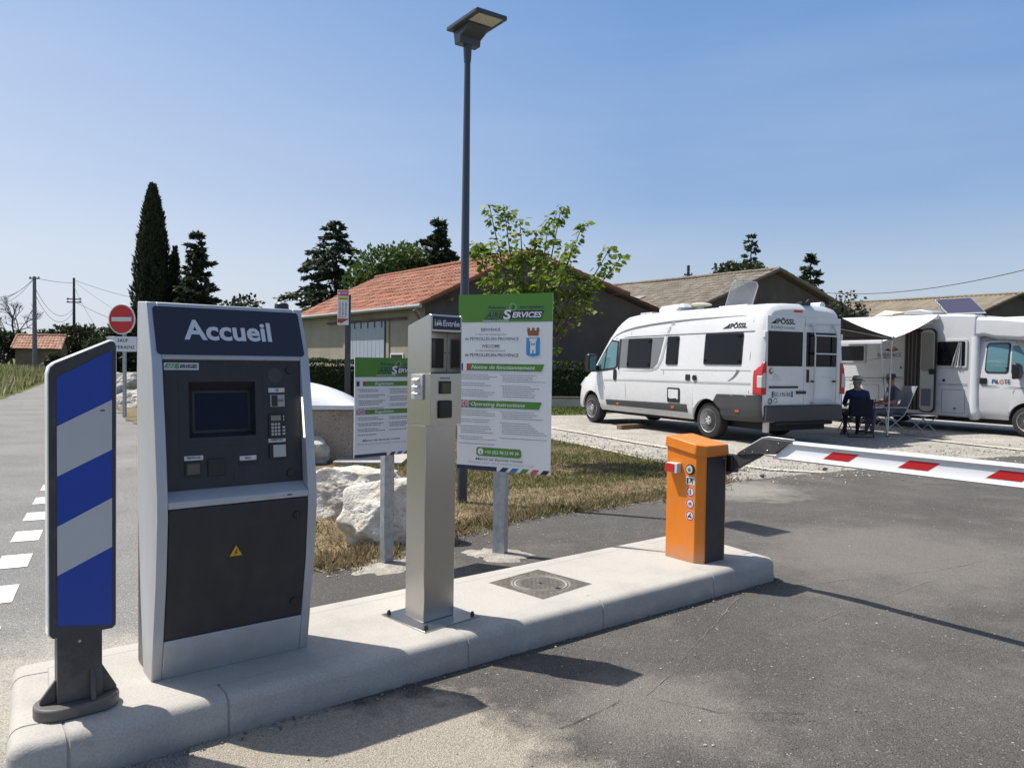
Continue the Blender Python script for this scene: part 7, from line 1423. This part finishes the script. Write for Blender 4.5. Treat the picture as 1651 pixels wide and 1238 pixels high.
# ------------------------------------------------------------------ grasses
def inside(pts, P):
    x, y = P[:, 0], P[:, 1]; c = np.zeros(len(P), bool); n = len(pts)
    for i in range(n):
        (x0, y0), (x1, y1) = pts[i], pts[(i + 1) % n]; k = ((y0 > y) != (y1 > y)); c ^= k & (x < (x1 - x0) * (y - y0) / (y1 - y0 + 1e-12) + x0)
    return c
def grass(name, pts, n, hmin, hmax, mat, z=.004, w=.006, patch=None, lean=.5, thr=0.0, sc_=1.0):
    pts = [tuple(Vector(p)[:2]) for p in pts]; xs, ys = [p[0] for p in pts], [p[1] for p in pts]; P = np.random.rand(n * 3, 2) * [max(xs) - min(xs), max(ys) - min(ys)] + [min(xs), min(ys)]
    P = P[inside(pts, P)]
    if patch is not None: v_ = np.array([noise.noise((x * sc_, y * sc_, patch)) for x, y in P]); P = P[v_ > thr + np.random.normal(size=len(P)) * .18]
    P = P[:n]; m_ = len(P); D = rvec(m_) * lean + np.array([0, 0, 1.0]); h = np.random.uniform(hmin, hmax, m_)
    cards(name, np.c_[P, np.full(m_, z)], D, rvec(m_), h, w, mat, None, 'stuff')
g_dry = MLEAF('grass_dry', (0.11, 0.08, 0.04), (0.40, 0.32, 0.18), .3, .8); g_grn = MLEAF('grass_green', (0.05, 0.08, 0.012), (0.13, 0.16, 0.035), .35, .7); g_wd = MLEAF('weeds_green', (0.095, 0.125, 0.035), (0.25, 0.26, 0.11), .5, .7); g_pale = MLEAF('weeds_pale', (0.26, 0.24, 0.12), (0.46, 0.42, 0.26), .4, .8)
strip_n = [G(500, 914), G(560, 904), G(640, 882), G(740, 853), G(850, 827), G(960, 812), G(1080, 797), G(1168, 774), G(1160, 768), G(1076, 748), G(889, 710), G(760, 690), G(640, 672), (-2.6, 15), (-2.3, 7.4)]
grass('dry_grass', strip_n, 52000, .02, .085, g_dry, w=.0042, lean=1.9)
grass('green_grass', [G(740, 800), G(850, 790), G(960, 782), G(1110, 768), G(1160, 770), G(1076, 746), G(889, 709), G(700, 680), (-2.6, 14), (-2.0, 9)], 30000, .02, .07, g_grn, w=.004, patch=4.2, lean=.8, thr=-.12, sc_=.9)
grass('green_tufts', strip_n, 6000, .02, .08, g_grn, w=.004, patch=8.2, lean=.8, thr=.12, sc_=1.3)
grass('lot_grass', [G(885, 669), G(960, 669), (3.5, 24.5), (-2, 25.5), (-6, 24.5), (-6, 17), (-2.6, 15.5), G(700, 673)], 14000, .03, .12, g_grn, z=-.012, w=.012, lean=.8)
grass('roadside_debris', [rp2(10, 1.5), rp2(13.5, 1.0), (-7.0, 22), (-4.5, 20), (-4, 14)], 9000, .02, .08, g_dry, w=.012, lean=2.0)
grass('roadside_weeds', [rp2(14, -2.80), rp2(85, -2.80), rp2(85, -40), rp2(20, -26), rp2(12, -8)], 30000, .25, .85, g_wd, z=-.03, w=.045, lean=.45)
grass('roadside_seedheads', [rp2(15, -2.85), rp2(70, -2.85), rp2(70, -26), rp2(14, -14)], 17000, .25, .95, g_pale, z=-.03, w=.03, lean=.5, patch=2.2, thr=-.1, sc_=.12)
grass('verge_weeds', [rp2(15, 1.2), rp2(85, 1.0), rp2(85, 26), (-12, 30), (-8.5, 25)], 15000, .15, .6, g_wd, z=-.03, w=.04, lean=.5)

def pebbles(name, segs, n, spread, rmin, rmax, mat):
    rs = random.Random(name); V_, F_ = [], []
    oc = [(1, 0, 0), (-1, 0, 0), (0, 1, 0), (0, -1, 0), (0, 0, 1), (0, 0, -1)]; of = [(0, 2, 4), (2, 1, 4), (1, 3, 4), (3, 0, 4), (2, 0, 5), (1, 2, 5), (3, 1, 5), (0, 3, 5)]
    for _ in range(n):
        a, b = rs.choice(segs); a, b = Vector(a), Vector(b); p = a.lerp(b, rs.random()) + Vector((rs.gauss(0, spread), rs.gauss(0, spread), 0)); r_ = rmin + (rmax - rmin) * rs.random() ** 4; an = rs.uniform(0, 6.28); c, s_ = math.cos(an), math.sin(an); o = len(V_)
        for x, y, z in oc: k = r_ * rs.uniform(.65, 1.2); V_.append((p.x + (x * c - y * s_) * k, p.y + (x * s_ + y * c) * k, r_ * .25 + z * k * .6))
        F_ += [tuple(o + i for i in f) for f in of]
    mb = MB(); mb.add(V_, F_, mat); return mb.build(name, angle=0, kind='stuff', rnd=True)
peb = MLEAF('pebble_mix', (0.16, 0.145, 0.12), (0.50, 0.47, 0.41), 0, .85)
eN = [G(500, 916), G(560, 906), G(640, 884), G(740, 855), G(850, 829), G(960, 816), G(1075, 799), G(1172, 773), G(1295, 766)]
pebbles('gravel_crumbs', list(zip(eN, eN[1:])), 2600, .14, .003, .016, peb)
kF = [IW(0, -.03), IW(1.5, -.04), IW(3.0, -.05), IW(4.37, -.08), IW(4.6, .5)]
pebbles('kerb_grit', list(zip(kF, kF[1:])), 1500, .035, .002, .010, MLEAF('grit', (0.06, 0.055, 0.05), (0.30, 0.28, 0.24), 0, .9))
pebbles('loose_stones', [(G(200, 1230), G(1640, 1230)), (G(800, 1000), G(1640, 1000)), (G(1200, 860), G(1640, 830)), (G(900, 850), G(1040, 850))], 900, .5, .002, .009, peb)
lG = [G(889, 700), G(1076, 735), G(1200, 760), G(1400, 745), G(1640, 722)]
pebbles('lot_stones', list(zip(lG, lG[1:])), 3500, .55, .006, .03, peb)

def edge_tufts(name, segs, n, spread, mat, hmin, hmax):
    P = []
    for _ in range(n // 7):
        a, b = random.choice(segs); p = Vector(a).lerp(Vector(b), random.random()) + Vector((random.gauss(0, spread), random.gauss(0, spread), 0))
        for _k in range(7): P.append((p.x + random.gauss(0, .02), p.y + random.gauss(0, .02), .003))
    P = np.array(P); m_ = len(P); cards(name, P, rvec(m_) * .9 + np.array([0, 0, .8]), rvec(m_), np.random.uniform(hmin, hmax, m_), .0045, mat, None, 'stuff')
edge_tufts('edge_dry_grass', list(zip(eN[:-1], eN[1:-1])), 9000, .10, g_dry, .03, .10)
edge_tufts('edge_green_grass', list(zip(eN[3:-1], eN[4:-1])), 1800, .12, g_grn, .03, .09)
